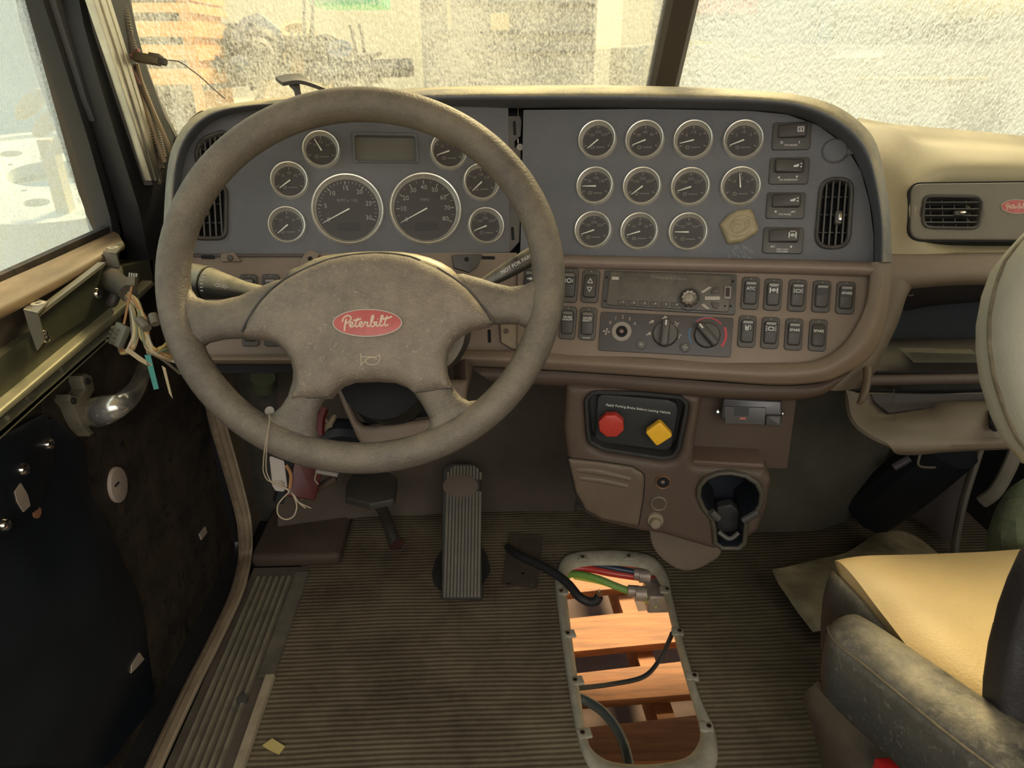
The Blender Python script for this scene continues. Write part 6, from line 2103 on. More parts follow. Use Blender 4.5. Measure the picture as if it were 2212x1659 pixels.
board(1225, 1420, (1180, 1282), (1165, 1262), ZP, ZP - 0.022)
board(1232, 1442, (1336, 1408), (1314, 1388), ZP, ZP - 0.022)
board(1250, 1482, (1454, 1518), (1428, 1500), ZP, ZP - 0.022)
board(1262, 1512, (1572, 1650), (1544, 1640), ZP, ZP - 0.022)
for (x0, y0, x1, y1) in ((1352, 1292, 1470, 1640), (1180, 1280, 1190, 1640)):
    a, b_ = onZ(x0, y0, ZP - 0.022), onZ(x1, y1, ZP - 0.022)
    d = (b_ - a).normalized()
    a, b_ = a - d * 0.4, b_ + d * 0.5
    sd_ = V((0.021, 0, 0))
    loft([[a - sd_ + V((0, 0, -.09)), a + sd_ + V((0, 0, -.09)), a + sd_, a - sd_], [b_ - sd_ + V((0, 0, -.09)), b_ + sd_ + V((0, 0, -.09)), b_ + sd_, b_ - sd_]]).xf(PL).build('stringer', M_WOOD, pl, smooth=0)

# ground patch under the cab, its shade put into the dark colour
struct(plate([(-1.3, -0.9), (1.6, -0.9), (1.5, 2.1), (-1.2, 2.0)], [], -0.5, -0.495, res=1), 'floor_3', mat('shade dark ground', (0.10, 0.062, 0.052), 0.9, var=0.4, vscale=3), smooth=0)
# air lines under the floor
al = thing('air_line_bundle', 'red, green and blue air lines ending in grey fittings inside the floor opening', 'air lines', loc=tuple(onZ(1300, 1245, -0.05)))
AI2 = Matrix.Translation(-onZ(1300, 1245, -0.05))
q = lambda x, y, z: onZ(x, y, z)


def hose(name, pts, r, m, par=al, inv=AI2, n=12):
    return tube([q(*p) for p in pts], r, n, 6).xf(inv).build(name, m, par, smooth=60)


hose('air_line', [(1480, 1262, -0.06), (1385, 1248, -0.045), (1320, 1238, -0.04), (1262, 1228, -0.04), (1222, 1236, -0.05), (1200, 1280, -0.09)], 0.0085, mat('red air line', (0.62, 0.035, 0.03), 0.3, dust=0.15))
hose('air_line', [(1400, 1290, -0.05), (1340, 1270, -0.045), (1290, 1250, -0.04), (1245, 1240, -0.045), (1222, 1248, -0.06), (1205, 1290, -0.10)], 0.0085, mat('green air line', (0.16, 0.36, 0.06), 0.35, dust=0.2))
hose('air_line', [(1395, 1240, -0.035), (1330, 1228, -0.03), (1270, 1216, -0.03), (1235, 1212, -0.03), (1200, 1220, -0.04)], 0.0075, mat('blue black air line', (0.02, 0.04, 0.07), 0.35))
hose('air_line', [(1390, 1226, -0.06), (1340, 1220, -0.06), (1280, 1222, -0.06), (1210, 1214, -0.06)], 0.007, mat('red air line', (0.62, 0.035, 0.03), 0.3))
hose('air_line', [(1420, 1310, -0.07), (1360, 1280, -0.07), (1300, 1258, -0.065), (1240, 1246, -0.07)], 0.006, mat('lime air line', (0.45, 0.62, 0.10), 0.35))
M_FIT = mat('grey plastic fitting', (0.36, 0.30, 0.26), 0.45, 0.3, var=0.2, vscale=60)
for (x, y, z, r) in ((1380, 1240, -0.035, 0.014), (1392, 1243, -0.035, 0.017), (1368, 1276, -0.04, 0.013), (1384, 1282, -0.04, 0.017)):
    p = q(x, y, z)
    tube([p + V((-0.012, 0.001, 0)), p + V((0.012, -0.002, 0))], r, 12, smooth=False).xf(AI2).build('fitting_nut', M_FIT, al, smooth=40)
pb0 = q(1440, 1280, -0.06)
box(-0.05, 0.04, -0.035, 0.03, -0.03, 0.02, 0.006).xf(AI2 @ Matrix.Translation(pb0)).build('valve_block', M_FIT, al)
tube([pb0 + V((-0.03, 0.05, 0.02)), pb0 + V((0.02, 0.045, 0.02))], 0.011, 12, smooth=False).xf(AI2).build('valve_port', mat('pale port', (0.55, 0.46, 0.36), 0.5), al)

# black cable from the access plate into the opening
bc2 = thing('black_cable', 'thick black cut cable running across the floor into the opening', 'cable', loc=tuple(onZ(1200, 1250, 0.02)))
BI2 = Matrix.Translation(-onZ(1200, 1250, 0.02))
tube([q(1096, 1182, 0.012), q(1120, 1200, 0.025), q(1160, 1218, 0.035), q(1200, 1240, 0.04), q(1228, 1262, 0.04), q(1250, 1288, 0.035), q(1272, 1300, 0.03), q(1288, 1298, 0.035), q(1294, 1288, 0.045)],
     [0.008, 0.0095, 0.0095, 0.0095, 0.0095, 0.0095, 0.0095, 0.0095, 0.0095], 12, 6).xf(BI2).build('cable_sheath', M_RUBBER, bc2, smooth=60)
for k in range(5):
    p = q(1294, 1288, 0.045)
    d = V((math.cos(k * 1.26), math.sin(k * 1.26), 0)) * 0.005
    tube([p + d * 0.6, p + d + V((0, 0.004, 0.010))], 0.0018, 6, smooth=False).xf(BI2).build('cut_strand', mat('copper strand', (0.35, 0.2, 0.1), 0.4, 0.5), bc2)
c2 = thing('thin_black_cable', 'thin black cable hanging across the floor opening over the pallet', 'cable', loc=tuple(q(1400, 1450, -0.08)))
tube([q(1245, 1487, -0.03), q(1320, 1478, -0.08), q(1390, 1462, -0.09), q(1425, 1425, -0.08), q(1445, 1385, -0.04), q(1452, 1368, -0.01)], 0.0048, 10).xf(Matrix.Translation(-q(1400, 1450, -0.08))).build('cable_sheath', M_RUBBER, c2)
c3 = thing('grey_hose', 'bluish grey hose curving over the pallet at the near end of the opening', 'hose', loc=tuple(q(1320, 1550, -0.12)))
tube([q(1225, 1500, -0.10), q(1262, 1512, -0.12), q(1305, 1540, -0.12), q(1340, 1590, -0.12), q(1358, 1650, -0.12), q(1362, 1720, -0.14)], 0.0095, 12).xf(Matrix.Translation(-q(1320, 1550, -0.12))).build('hose_sheath', mat('blue grey hose', (0.06, 0.075, 0.08), 0.5, var=0.15), c3)

# access plate on the mat
pp = [q(x, y, 0.004) for x, y in ((1100, 1150), (1172, 1156), (1160, 1272), (1084, 1262))]
apl = thing('access_plate', 'dull brown steel access plate lying on the mat right of the accelerator pedal', 'plate', loc=tuple(pp[0]))
AP = Matrix.Translation(-pp[0])
hl = [circ(*q(1129, 1237, 0.004).xy, 0.0045, 10, 0.006), circ(*q(1098, 1259, 0.004).xy, 0.006, 10, 0.0045)]
plate(rpoly([tuple(p.xy) for p in pp], 0.006, 3), hl, 0.001, 0.004, res=0.03).xf(AP).build('plate_sheet', mat('dull brown plate', (0.085, 0.066, 0.048), 0.5, 0.3, var=0.25, vscale=20, dust=0.3, dcol=(0.16, 0.13, 0.09)), apl, smooth=0)
o = [tuple(q(x, y, 0.006).xy) for x, y in ((1122, 1170), (1150, 1164), (1168, 1176), (1166, 1196), (1150, 1210), (1124, 1198))]
slab(rpoly(o, 0.01), 0.004, 0.0075, 0.001).xf(AP).build('plate_boss', mat('dull brown plate', (0.085, 0.066, 0.048), 0.5), apl)
p = q(1149, 1261, 0.005)
lathe([(0.004, 0.004), (0.004, 0.0055), (0, 0.006)], 10, p.x, p.y).xf(AP).build('plate_rivet', M_BLACKD, apl)

# scrap of yellow paper on the mat
ps = [q(x, y, 0.006) for x, y in ((566, 1608), (588, 1595), (616, 1612), (602, 1628), (578, 1616))]
ys = slab([tuple(p.xy) for p in ps], 0.002, 0.0032)
ys.v = [(x, y, z + 0.004 * math.sin(x * 300)) for x, y, z in ys.v]
tag(ys.build('paper_scrap', mat('yellow paper', (0.55, 0.44, 0.16), 0.7), smooth=0), 'small torn yellow paper scrap on the ribbed mat beside the door sill', 'paper scrap')
# crumpled dusty cloth piece in front of the passenger seat
rows = [[(1668, 1232, 0.03), (1702, 1226, 0.03), (1770, 1210, 0.03), (1830, 1195, 0.03), (1895, 1156, 0.03), (1950, 1150, 0.03), (2005, 1180, 0.03), (2060, 1235, 0.03)],
        [(1682, 1262, 0.035), (1720, 1252, 0.03), (1775, 1245, 0.045), (1830, 1230, 0.035), (1890, 1205, 0.05), (1960, 1205, 0.04), (2010, 1225, 0.04), (2060, 1270, 0.03)],
        [(1712, 1305, 0.03), (1740, 1300, 0.045), (1785, 1290, 0.035), (1840, 1290, 0.045), (1900, 1280, 0.04), (1960, 1280, 0.04), (2010, 1290, 0.04), (2060, 1310, 0.03)],
        [(1758, 1365, 0.02), (1780, 1362, 0.035), (1800, 1360, 0.04), (1850, 1360, 0.04), (1900, 1360, 0.04), (1960, 1360, 0.04), (2010, 1360, 0.03), (2060, 1360, 0.02)]]
b = grid([[q(*c) for c in r] for r in rows], su=5, sv=5, thick=0.003)
rnd = random.Random(5)
tag(b.build('floor_cloth', mat('dusty grey tan cloth', (0.40, 0.33, 0.21), 0.85, var=0.35, vscale=14, bump=0.6, bscale=30, bdist=0.006), smooth=70), 'crumpled dusty grey tan cloth on the floor in front of the passenger seat', 'cloth')

# ================================================================ PASSENGER SEAT
se = thing('passenger_seat', 'passenger seat with tan cushion, dusty grey armrest and pale grey folded backrest', 'seat', loc=(0.85, 0.45, 0.0))
SI = Matrix.Translation(V((-0.85, -0.45, 0)))


def sch(b, name, m, smooth=60, par=se, label=None):
    b.xf(SI)
    return b.build(name, m, par, smooth=smooth, label=label)


rows = [[(1813, 1243, .945), (1880, 1230, .95), (2000, 1226, .955), (2120, 1220, .96), (2260, 1212, .965), (2450, 1206, .97)],
        [(1818, 1250, .925), (1890, 1245, .93), (2000, 1242, .935), (2120, 1238, .94), (2270, 1232, .94), (2460, 1226, .95)],
        [(1862, 1296, .885), (1930, 1288, .882), (2030, 1288, .885), (2140, 1286, .89), (2290, 1284, .89), (2480, 1284, .89)],
        [(1918, 1362, .84), (1985, 1354, .832), (2080, 1352, .832), (2180, 1352, .832), (2330, 1352, .83), (2520, 1352, .83)],
        [(1986, 1440, .79), (2050, 1430, .78), (2140, 1428, .78), (2230, 1428, .78), (2380, 1428, .78), (2560, 1428, .78)],
        [(2090, 1540, .735), (2150, 1528, .725), (2230, 1526, .725), (2310, 1526, .725), (2440, 1526, .725), (2600, 1526, .725)],
        [(2200, 1640, .69), (2260, 1625, .68), (2330, 1622, .68), (2400, 1622, .68), (2500, 1622, .68), (2650, 1622, .68)]]
sch(pgrid(rows, su=6, sv=6, thick=0.02), 'seat_cushion', M_TANLE, label='tan vinyl seat cushion top')
edge = [r[0] for r in rows]
side = [[P(x, y, d) for x, y, d in edge], [P(x - 8, y + 14, d + 0.002) for x, y, d in edge], [P(x - 14, y + 40, d + 0.008) - V((0, 0, 0.02)) for x, y, d in edge], [P(x, y, d) - V((-0.01, 0, 0.13)) for x, y, d in edge]]
sch(grid(side, su=4, sv=4, thick=0.01), 'cushion_side', M_GREYV, label='dark grey cushion side panel')
front = [[P(*c) for c in rows[0]], [P(x, y, d) + V((0.012, 0.02, -0.05)) for x, y, d in rows[0]], [P(x, y, d) + V((0.03, -0.02, -0.15)) for x, y, d in rows[0]]]
sch(grid(front, su=4, sv=4, thick=0.01), 'cushion_front', M_TANLE)
sch(tube([P(x - 1, y + 1, d - 0.001) for x, y, d in edge], 0.0032, 8), 'piping', mat('grimy piping', (0.15, 0.12, 0.075), 0.6, var=0.3, vscale=80))
for off, ww in ((100, 0.0012),):
    sch(tube([P(x, y - 2, d - 0.001) for x, y, d in ((1950, 1243, .932), (2010, 1290, .883), (2072, 1360, .828), (2130, 1440, .772), (2160, 1500, .74))], 0.0011, 6), 'seam', mat('tan seam', (0.40, 0.28, 0.12), 0.6))
# armrest: swept pad
ctrl = [(1797, 1352, .835, 0.30), (1806, 1368, .82, 0.72), (1830, 1400, .80, 0.95), (1880, 1440, .775, 1.0), (1960, 1502, .735, 1.06), (2060, 1580, .69, 1.12), (2180, 1668, .645, 1.16), (2330, 1770, .60, 1.2)]
pts = [P(x + 8, y + 6, d) for x, y, d, s in ctrl]
dirn = (pts[-1] - pts[2]).normalized()
upv = V((0, 0, 1))
sdv = dirn.cross(upv).normalized()
upa = sdv.cross(dirn).normalized()
prof = [(-0.034, 0.006), (-0.033, 0.016), (-0.026, 0.024), (-0.012, 0.028), (0.006, 0.028), (0.022, 0.025), (0.031, 0.016), (0.034, 0.004), (0.036, -0.03), (0.034, -0.062), (0.024, -0.076), (0, -0.080), (-0.024, -0.076), (-0.034, -0.062), (-0.036, -0.03)]
L = []
for i, p in enumerate(pts):
    s = ctrl[i][3]
    L.append([p + sdv * (x * s * (1 if i else 0.9)) + upa * ((y + 0.01) * (s if i < 3 else 1)) for x, y in prof])
L = list(map(list, zip(*[catmull([l[j] for l in L], 5) for j in range(len(prof))])))
ar = loft(L)
sch(ar, 'armrest', M_GREYV, 75, label='dusty cracked grey vinyl armrest')
seam = catmull([p + sdv * (prof[1 if sdv.dot(CR) > 0 else 6][0] * ctrl[i][3] * 1.02) + upa * ((0.027) * (ctrl[i][3] if i < 3 else 1)) for i, p in enumerate(pts)], 5)
sch(tube(seam, 0.0014, 6, smooth=False), 'armrest_seam', mat('grimy piping', (0.15, 0.12, 0.075), 0.6))
# backrest
FBk = Fr(P(2150, 760, .60), P(2500, 760, .60), P(2150, 500, .62))
ob = FBk.poly([(2260, 470), (2216, 518), (2184, 560), (2164, 615), (2152, 680), (2152, 740), (2162, 810), (2186, 885), (2214, 945), (2260, 1000), (2700, 1000), (2700, 470)])
sch(sheet(ob, res=0.014, R=0.035, h=0.03, thick=0.02).xf(FBk.M), 'head_section', M_LIGHTV, 75, label='pale grey vinyl upper backrest')
sch(tube([(*FBk.px(x, y), -0.008) for x, y in ((2236, 500), (2214, 522), (2184, 562), (2164, 617), (2152, 680), (2152, 740), (2162, 810), (2186, 885), (2214, 945), (2240, 975))], 0.0022, 6).xf(FBk.M), 'head_piping', mat('grimy piping', (0.15, 0.12, 0.075), 0.6))
FBl = Fr(P(2160, 1400, .66), P(2400, 1400, .66), P(2160, 1200, .64))
ob = FBl.poly([(2300, 1150), (2240, 1215), (2212, 1275), (2190, 1335), (2168, 1420), (2156, 1500), (2152, 1600), (2150, 1700), (2600, 1700), (2600, 1150)])
sch(sheet(ob, res=0.014, R=0.012, h=0.010, thick=0.02).xf(FBl.M), 'backrest_side', mat('black seat trim', (0.022, 0.019, 0.020), 0.55, bump=0.3), 70, label='black lower backrest trim')
for x_ in (2330, 2500):
    sch(tube([P(x_, 960, .625), P(x_, 1210, .665)], 0.007, 12), 'headrest_post', M_CHROME)
sch(box(0.48, 1.05, 0.12, 0.60, 0.0, 0.26, 0.03), 'seat_base', M_DARKFAB)
rows = [[(1768, 1470, .93), (1790, 1500, .92), (1850, 1560, .88), (1930, 1640, .84)], [(1752, 1500, .95), (1772, 1545, .93), (1820, 1620, .89), (1880, 1700, .85)], [(1756, 1520, 1.0), (1776, 1590, .98), (1800, 1680, .96), (1840, 1750, .92)]]
sch(pgrid(rows, thick=0.01), 'base_skirt', mat('dusty dark skirt', (0.06, 0.045, 0.03), 0.8, var=0.3, vscale=20, dust=0.6, dcol=(0.14, 0.11, 0.07)))
sch(place(box(-0.012, 0.012, -0.01, 0.01, -0.01, 0.01, 0.003), 0, 0).xf(Matrix.Translation(P(1916, 1664, .80))), 'belt_buckle', mat('red buckle button', (0.55, 0.02, 0.02), 0.35))
# fleece by the passenger door
fcx = thing('fleece_bundle', 'green grey fleece bundle at the right edge between seat and passenger door', 'fleece', loc=tuple(P(2215, 1150, 1.05)))
rows = [[(2205, 1060, 1.10), (2230, 1050, 1.10), (2300, 1040, 1.10)], [(2178, 1120, 1.08), (2205, 1110, 1.05), (2300, 1100, 1.05)], [(2162, 1175, 1.07), (2195, 1170, 1.03), (2300, 1165, 1.03)], [(2166, 1225, 1.07), (2200, 1228, 1.05), (2300, 1228, 1.05)]]
pgrid(rows, thick=0.02).xf(Matrix.Translation(-P(2215, 1150, 1.05))).build('fleece', mat('green grey fleece', (0.12, 0.14, 0.085), 0.9, var=0.3, vscale=50, bump=0.6, bscale=150), fcx)

# ================================================================ LOOSE THINGS NEAR THE DOOR AND PILLAR
M_COND = mat('grey corrugated conduit', (0.10, 0.09, 0.075), 0.5, dust=0.4, dcol=(0.24, 0.2, 0.14))


def conduit(path, r, pitch, amp):
    """tube with ring corrugations"""
    pts = catmull(path, 10)
    ln = [0]
    for i in range(1, len(pts)):
        ln.append(ln[-1] + (pts[i] - pts[i - 1]).length)
    n = int(ln[-1] / pitch * 4)
    out, R = [], []
    for k in range(n + 1):
        s = ln[-1] * k / n
        i = max(0, min(len(ln) - 2, int(np.searchsorted(ln, s)) - 1))
        t = (s - ln[i]) / max(1e-9, ln[i + 1] - ln[i])
        out.append(pts[i].lerp(pts[i + 1], t))
        R.append(r + (amp if k % 4 < 2 else -amp))
    return tube(out, R, 10, smooth=False)


pc = thing('pillar_wiring', 'corrugated cable conduits running down beside the aluminium pillar strip', 'cables', loc=tuple(P(310, 200, 1.2)))
PC = Matrix.Translation(-P(310, 200, 1.2))
conduit([P(238, -60, 1.14), P(262, 30, 1.14), P(272, 80, 1.15), P(284, 118, 1.16)], 0.0125, 0.004, 0.0007).xf(PC).build('conduit', M_COND, pc, smooth=35)
tube([P(226, -60, 1.15), P(244, 40, 1.15), P(266, 110, 1.16), P(282, 165, 1.17), P(300, 240, 1.18), P(322, 310, 1.19), P(350, 365, 1.20)], 0.005, 8).xf(PC).build('cable', mat('brown cable', (0.09, 0.065, 0.05), 0.5), pc)
conduit([P(288, 135, 1.17), P(302, 175, 1.17), P(318, 215, 1.18), P(334, 265, 1.19), P(352, 340, 1.20)], 0.0058, 0.004, 0.0007).xf(PC).build('conduit', mat('pale conduit', (0.28, 0.27, 0.22), 0.5), pc, smooth=35)
conduit([P(285, 175, 1.18), P(303, 225, 1.18), P(315, 275, 1.19), P(335, 330, 1.20)], 0.0065, 0.0045, 0.0008).xf(PC).build('conduit', M_COND, pc, smooth=35)
tube([P(278, 130, 1.16), P(296, 190, 1.17), P(320, 250, 1.17), P(345, 320, 1.19), P(356, 350, 1.2)], 0.0042, 8).xf(PC).build('cable', mat('tan cable', (0.23, 0.17, 0.10), 0.5), pc)
tube([P(296, 140, 1.165), P(310, 190, 1.17), P(340, 260, 1.18), P(362, 310, 1.19), P(370, 330, 1.2)], 0.0038, 8).xf(PC).build('cable', mat('tan cable', (0.23, 0.17, 0.10), 0.5), pc)
for dx in (0, 4):
    tube([P(277 + dx, 137, 1.15), P(288 + dx, 160, 1.15), P(300 + dx, 182, 1.15)], 0.0009, 6).xf(PC).build('wire', mat('pink wire', (0.38, 0.15, 0.14), 0.5), pc)
tube([P(266, 128, 1.15), P(280, 131, 1.145), P(292, 124, 1.15)], 0.003, 6).xf(PC).build('cable_tie', M_PAPER, pc)
# inner rubber of the windscreen beside them
rbs = tube([P(262, -60, 1.28), P(282, 60, 1.29), P(315, 170, 1.30), P(350, 250, 1.31), P(378, 305, 1.32)], 0.010, 8)
tag(rbs.build('trim_16', mat('windscreen seal', (0.05, 0.05, 0.05), 0.5, dust=0.3)), kind='structure')

cn = thing('cable_connector', 'small grey brown plug connector with a thin wire hanging by the windscreen pillar', 'connector', loc=tuple(P(325, 125, 1.14)))
CN = Matrix.Translation(-P(325, 125, 1.14))
FN = Fr(P(292, 117, 1.14), P(362, 129, 1.13), P(292, 60, 1.14))
M_CONN = mat('olive grey connector', (0.12, 0.10, 0.06), 0.45)
u0, v0 = 0, 0
sz = FN.size(325, 120, 1)
box(0, 56 * sz, -13 * sz, 3 * sz, -0.006, 0.006, 0.001).xf(CN @ FN.M).build('connector_body', M_CONN, cn)
box(34 * sz, 58 * sz, -1 * sz, 6 * sz, -0.005, 0.007, 0.001).xf(CN @ FN.M).build('connector_latch', M_CONN, cn)
box(56 * sz, 70 * sz, -11 * sz, 1 * sz, -0.004, 0.004, 0.001).xf(CN @ FN.M).build('connector_tip', M_BLACKD, cn)
tube([P(364, 130, 1.13), P(388, 134, 1.13), P(415, 152, 1.13), P(440, 172, 1.12), P(465, 195, 1.10), P(486, 213, 1.08)], 0.0010, 6).xf(CN).build('thin_wire', mat('grey wire', (0.13, 0.10, 0.08), 0.5), cn)
tube([P(284, 124, 1.14), P(290, 114, 1.145), P(300, 108, 1.14)], 0.003, 6).xf(CN).build('rear_wires', mat('pink wire', (0.38, 0.15, 0.14), 0.5), cn)

# rubber boot and wiring loom hanging from the door jamb
lo_ = thing('door_wiring_loom', 'bundle of loose yellow, orange and green wires hanging from a rubber boot in the door', 'wiring loom', loc=tuple(P(290, 690, 1.0)))
LI2 = Matrix.Translation(-P(290, 690, 1.0))
M_BOOT = mat('dusty rubber boot', (0.045, 0.038, 0.028), 0.75, dust=0.4, dcol=(0.13, 0.10, 0.06))
tube([P(236, 600, 1.08), P(252, 612, 1.04), P(268, 622, 1.01), P(278, 634, 0.99)], [0.019, 0.0165, 0.0145, 0.0125], 18).xf(LI2).build('rubber_boot', M_BOOT, lo_)
tube([P(238, 570, 1.09), P(256, 590, 1.075), P(250, 632, 1.06), P(240, 655, 1.06), P(230, 625, 1.08), P(232, 590, 1.09)], 0.0075, 10, closed=True).xf(LI2).build('boot_flange', mat('dark jamb rubber', (0.05, 0.045, 0.035), 0.6), lo_)
rnd = random.Random(11)
wcols = {'yellow wire': (0.55, 0.40, 0.14), 'green grey wire': (0.17, 0.19, 0.11), 'cream wire': (0.44, 0.34, 0.2), 'orange brown wire': (0.36, 0.17, 0.07), 'grey brown wire': (0.17, 0.13, 0.09), 'tan wire': (0.42, 0.30, 0.16)}
names = list(wcols)
ends = [(372, 786), (366, 770), (380, 800), (362, 750), (376, 812), (368, 795), (352, 742), (358, 760)]
for k in range(16):
    nm = names[k % 6]
    j = lambda s: rnd.uniform(-s, s)
    e = ends[k % 8]
    if k < 10:
        pts = [P(272 + j(5), 630 + j(4), 0.995), P(292 + j(7), 652 + j(4), 0.98), P(302 + k * 1.6 + j(4), 690 + j(4), 0.965 + j(.006)), P(306 + k * 1.8 + j(4), 728 + j(6), 0.955), P(326 + j(8), 758 + j(8), 0.95), P(352 + j(6), 748 + (e[1] - 748) * 0.5 + j(5), 0.96), P(e[0] + 14, e[1] + j(8) - 8, 0.98)]
    else:
        pts = [P(268 + j(5), 632 + j(4), 0.995), P(284 + j(5), 668 + j(5), 0.975), P(292 + j(6), 715 + j(5), 0.96), P(284 + j(8), 752 + j(5), 0.955), P(268 + j(6), 762 + j(4), 0.965), P(258 + j(3), 748 + j(3), 0.98)]
    tube(pts, 0.0019 + rnd.uniform(0, 0.0008), 7, 6).xf(LI2).build('wire', mat(nm, wcols[nm], 0.45, dust=0.15), lo_)
for a, c in (((300, 690), (315, 708)), ((330, 680), (336, 700)), ((308, 696), (318, 710))):
    tube([P(*a, 0.955), P(*c, 0.95)], 0.0062, 10, smooth=False).xf(LI2).build('tape_wrap', mat('grey tape', (0.16, 0.14, 0.10), 0.5), lo_)
tube([P(268, 700, 0.96), P(276, 660, 0.955), P(285, 618, 0.95)], 0.0016, 6).xf(LI2).build('wire', mat('orange brown wire', (0.36, 0.17, 0.07), 0.5), lo_)
FK = Fr(P(286, 610, 0.95), P(306, 612, 0.95), P(286, 580, 0.95))
sz = FK.size(286, 610, 1)
box(-8 * sz, 9 * sz, -8 * sz, 12 * sz, -0.005, 0.005, 0.001).xf(LI2 @ FK.M).build('wire_plug', M_CONN, lo_)
for k in range(4):
    box((-8 + k * 5) * sz, (-5 + k * 5) * sz, 12 * sz, 20 * sz, -0.002, 0.002).xf(LI2 @ FK.M).build('plug_pin', M_STEEL, lo_)
FK = Fr(P(250, 725, 0.96), P(268, 735, 0.955), P(256, 700, 0.96))
sz = FK.size(250, 725, 1)
box(-8 * sz, 16 * sz, -16 * sz, 22 * sz, -0.008, 0.002, 0.001).xf(LI2 @ FK.M).build('wire_plug', mat('grey plug', (0.17, 0.17, 0.13), 0.5), lo_)
for k in range(8):
    xx, yy = (-4 + (k % 2) * 9), (-12 + (k // 2) * 8)
    place(lathe([(2.6 * sz, 0.002), (2.6 * sz, 0.008), (1.4 * sz, 0.008), (1.4 * sz, 0.003)], 10, hollow=True), xx * sz, yy * sz).xf(LI2 @ FK.M).build('plug_terminal', M_STEEL, lo_)
FK = Fr(P(325, 770, 0.94), P(345, 772, 0.94), P(328, 740, 0.945))
slab(FK.poly([(313, 767), (326, 768), (344, 840), (333, 842)]), 0, 0.0012).xf(LI2 @ FK.M).build('teal_tag', mat('teal tape', (0.05, 0.25, 0.22), 0.5), lo_, smooth=0)
slab(FK.poly([(350, 790), (358, 795), (374, 862), (366, 850)]), 0, 0.0012).xf(LI2 @ FK.M).build('cream_tag', mat('cream tape', (0.42, 0.33, 0.2), 0.6), lo_, smooth=0)
slab(FK.poly([(270, 758), (276, 750), (325, 785), (330, 790), (322, 792), (300, 780)]), 0, 0.0012).xf(LI2 @ FK.M).build('cream_tag', mat('cream tape', (0.42, 0.33, 0.2), 0.6), lo_, smooth=0)

# angled bracket on top of the dash
bt = thing('dash_bracket', 'black angled plastic bracket standing on top of the dashboard left of the wheel', 'bracket', loc=tuple(P(645, 200, 1.0)))
BT = Matrix.Translation(-P(645, 200, 1.0))
b = pgrid([[(596, 174, 0.99), (622, 168, 1.0), (648, 166, 1.01)], [(604, 181, 0.975), (634, 176, 0.99), (668, 180, 1.0)], [(612, 186, 0.965), (650, 182, 0.98), (700, 198, 1.0)]], thick=0.005)
b.xf(BT).build('bracket_blade', M_BLACKD, bt)
tube([P(636, 184, 0.985), P(642, 196, 0.985), P(646, 214, 0.99)], [0.009, 0.0055, 0.0055], 8, flat=0.5).xf(BT).build('bracket_stem', M_BLACKD, bt)

# ================================================================ THE YARD OUTSIDE
ZG = -0.5
M_GRD = mat('pale yard floor', (0.62, 0.53, 0.34), 0.9, var=0.12, vscale=0.6)
bb = plate([(-60, -30), (60, -30), (60, 90), (-60, 90)], [], ZG - 0.1, ZG, res=20)
struct(bb, 'floor_2', M_GRD, smooth=0)


def yp(px, y_, z):
    """point above the yard at distance y_ on the pixel column px at height z"""
    r = ray(px, 125)
    return V((r.x / r.y * y_, y_, z))


# stack of orange boards, left
M_ORB = mat('orange painted boards', (0.72, 0.40, 0.15), 0.7, var=0.15, vscale=3)
M_GRY = mat('grey yard steel', (0.20, 0.21, 0.21), 0.7, var=0.4, vscale=2.5)
M_DRK = mat('dark yard steel', (0.10, 0.10, 0.105), 0.7, var=0.5, vscale=2)
bs = thing('stacked_pallets', 'tall stack of orange boards seen through the left of the windscreen', 'pallet stack', loc=tuple(yp(350, 9, ZG)))
BS = Matrix.Translation(-yp(350, 9, ZG))
xa, xb = yp(268, 9, 0).x, yp(430, 9, 0).x


def zat(py, y_):
    r = ray(1106, py)
    return CAMZ + r.z / r.y * y_


for k, (a, c) in enumerate(((-80, -45), (-30, 2), (8, 28), (47, 80), (97, 130), (148, 182))):
    box(xa, xb, 9, 10.2, zat(c, 9), zat(a, 9)).xf(BS).build('board_layer', M_ORB, bs, smooth=0)
for x in (xa + .02, (xa + xb) / 2, xb - .16):
    box(x, x + .12, 9.05, 10.1, ZG, zat(-80, 9)).xf(BS).build('spacer', M_GRY if x < xb - .3 else M_ORB, bs, smooth=0)
box(xa, xb, 9.06, 10.1, zat(195, 9), zat(183, 9)).xf(BS).build('board_layer', M_GRY, bs, smooth=0)
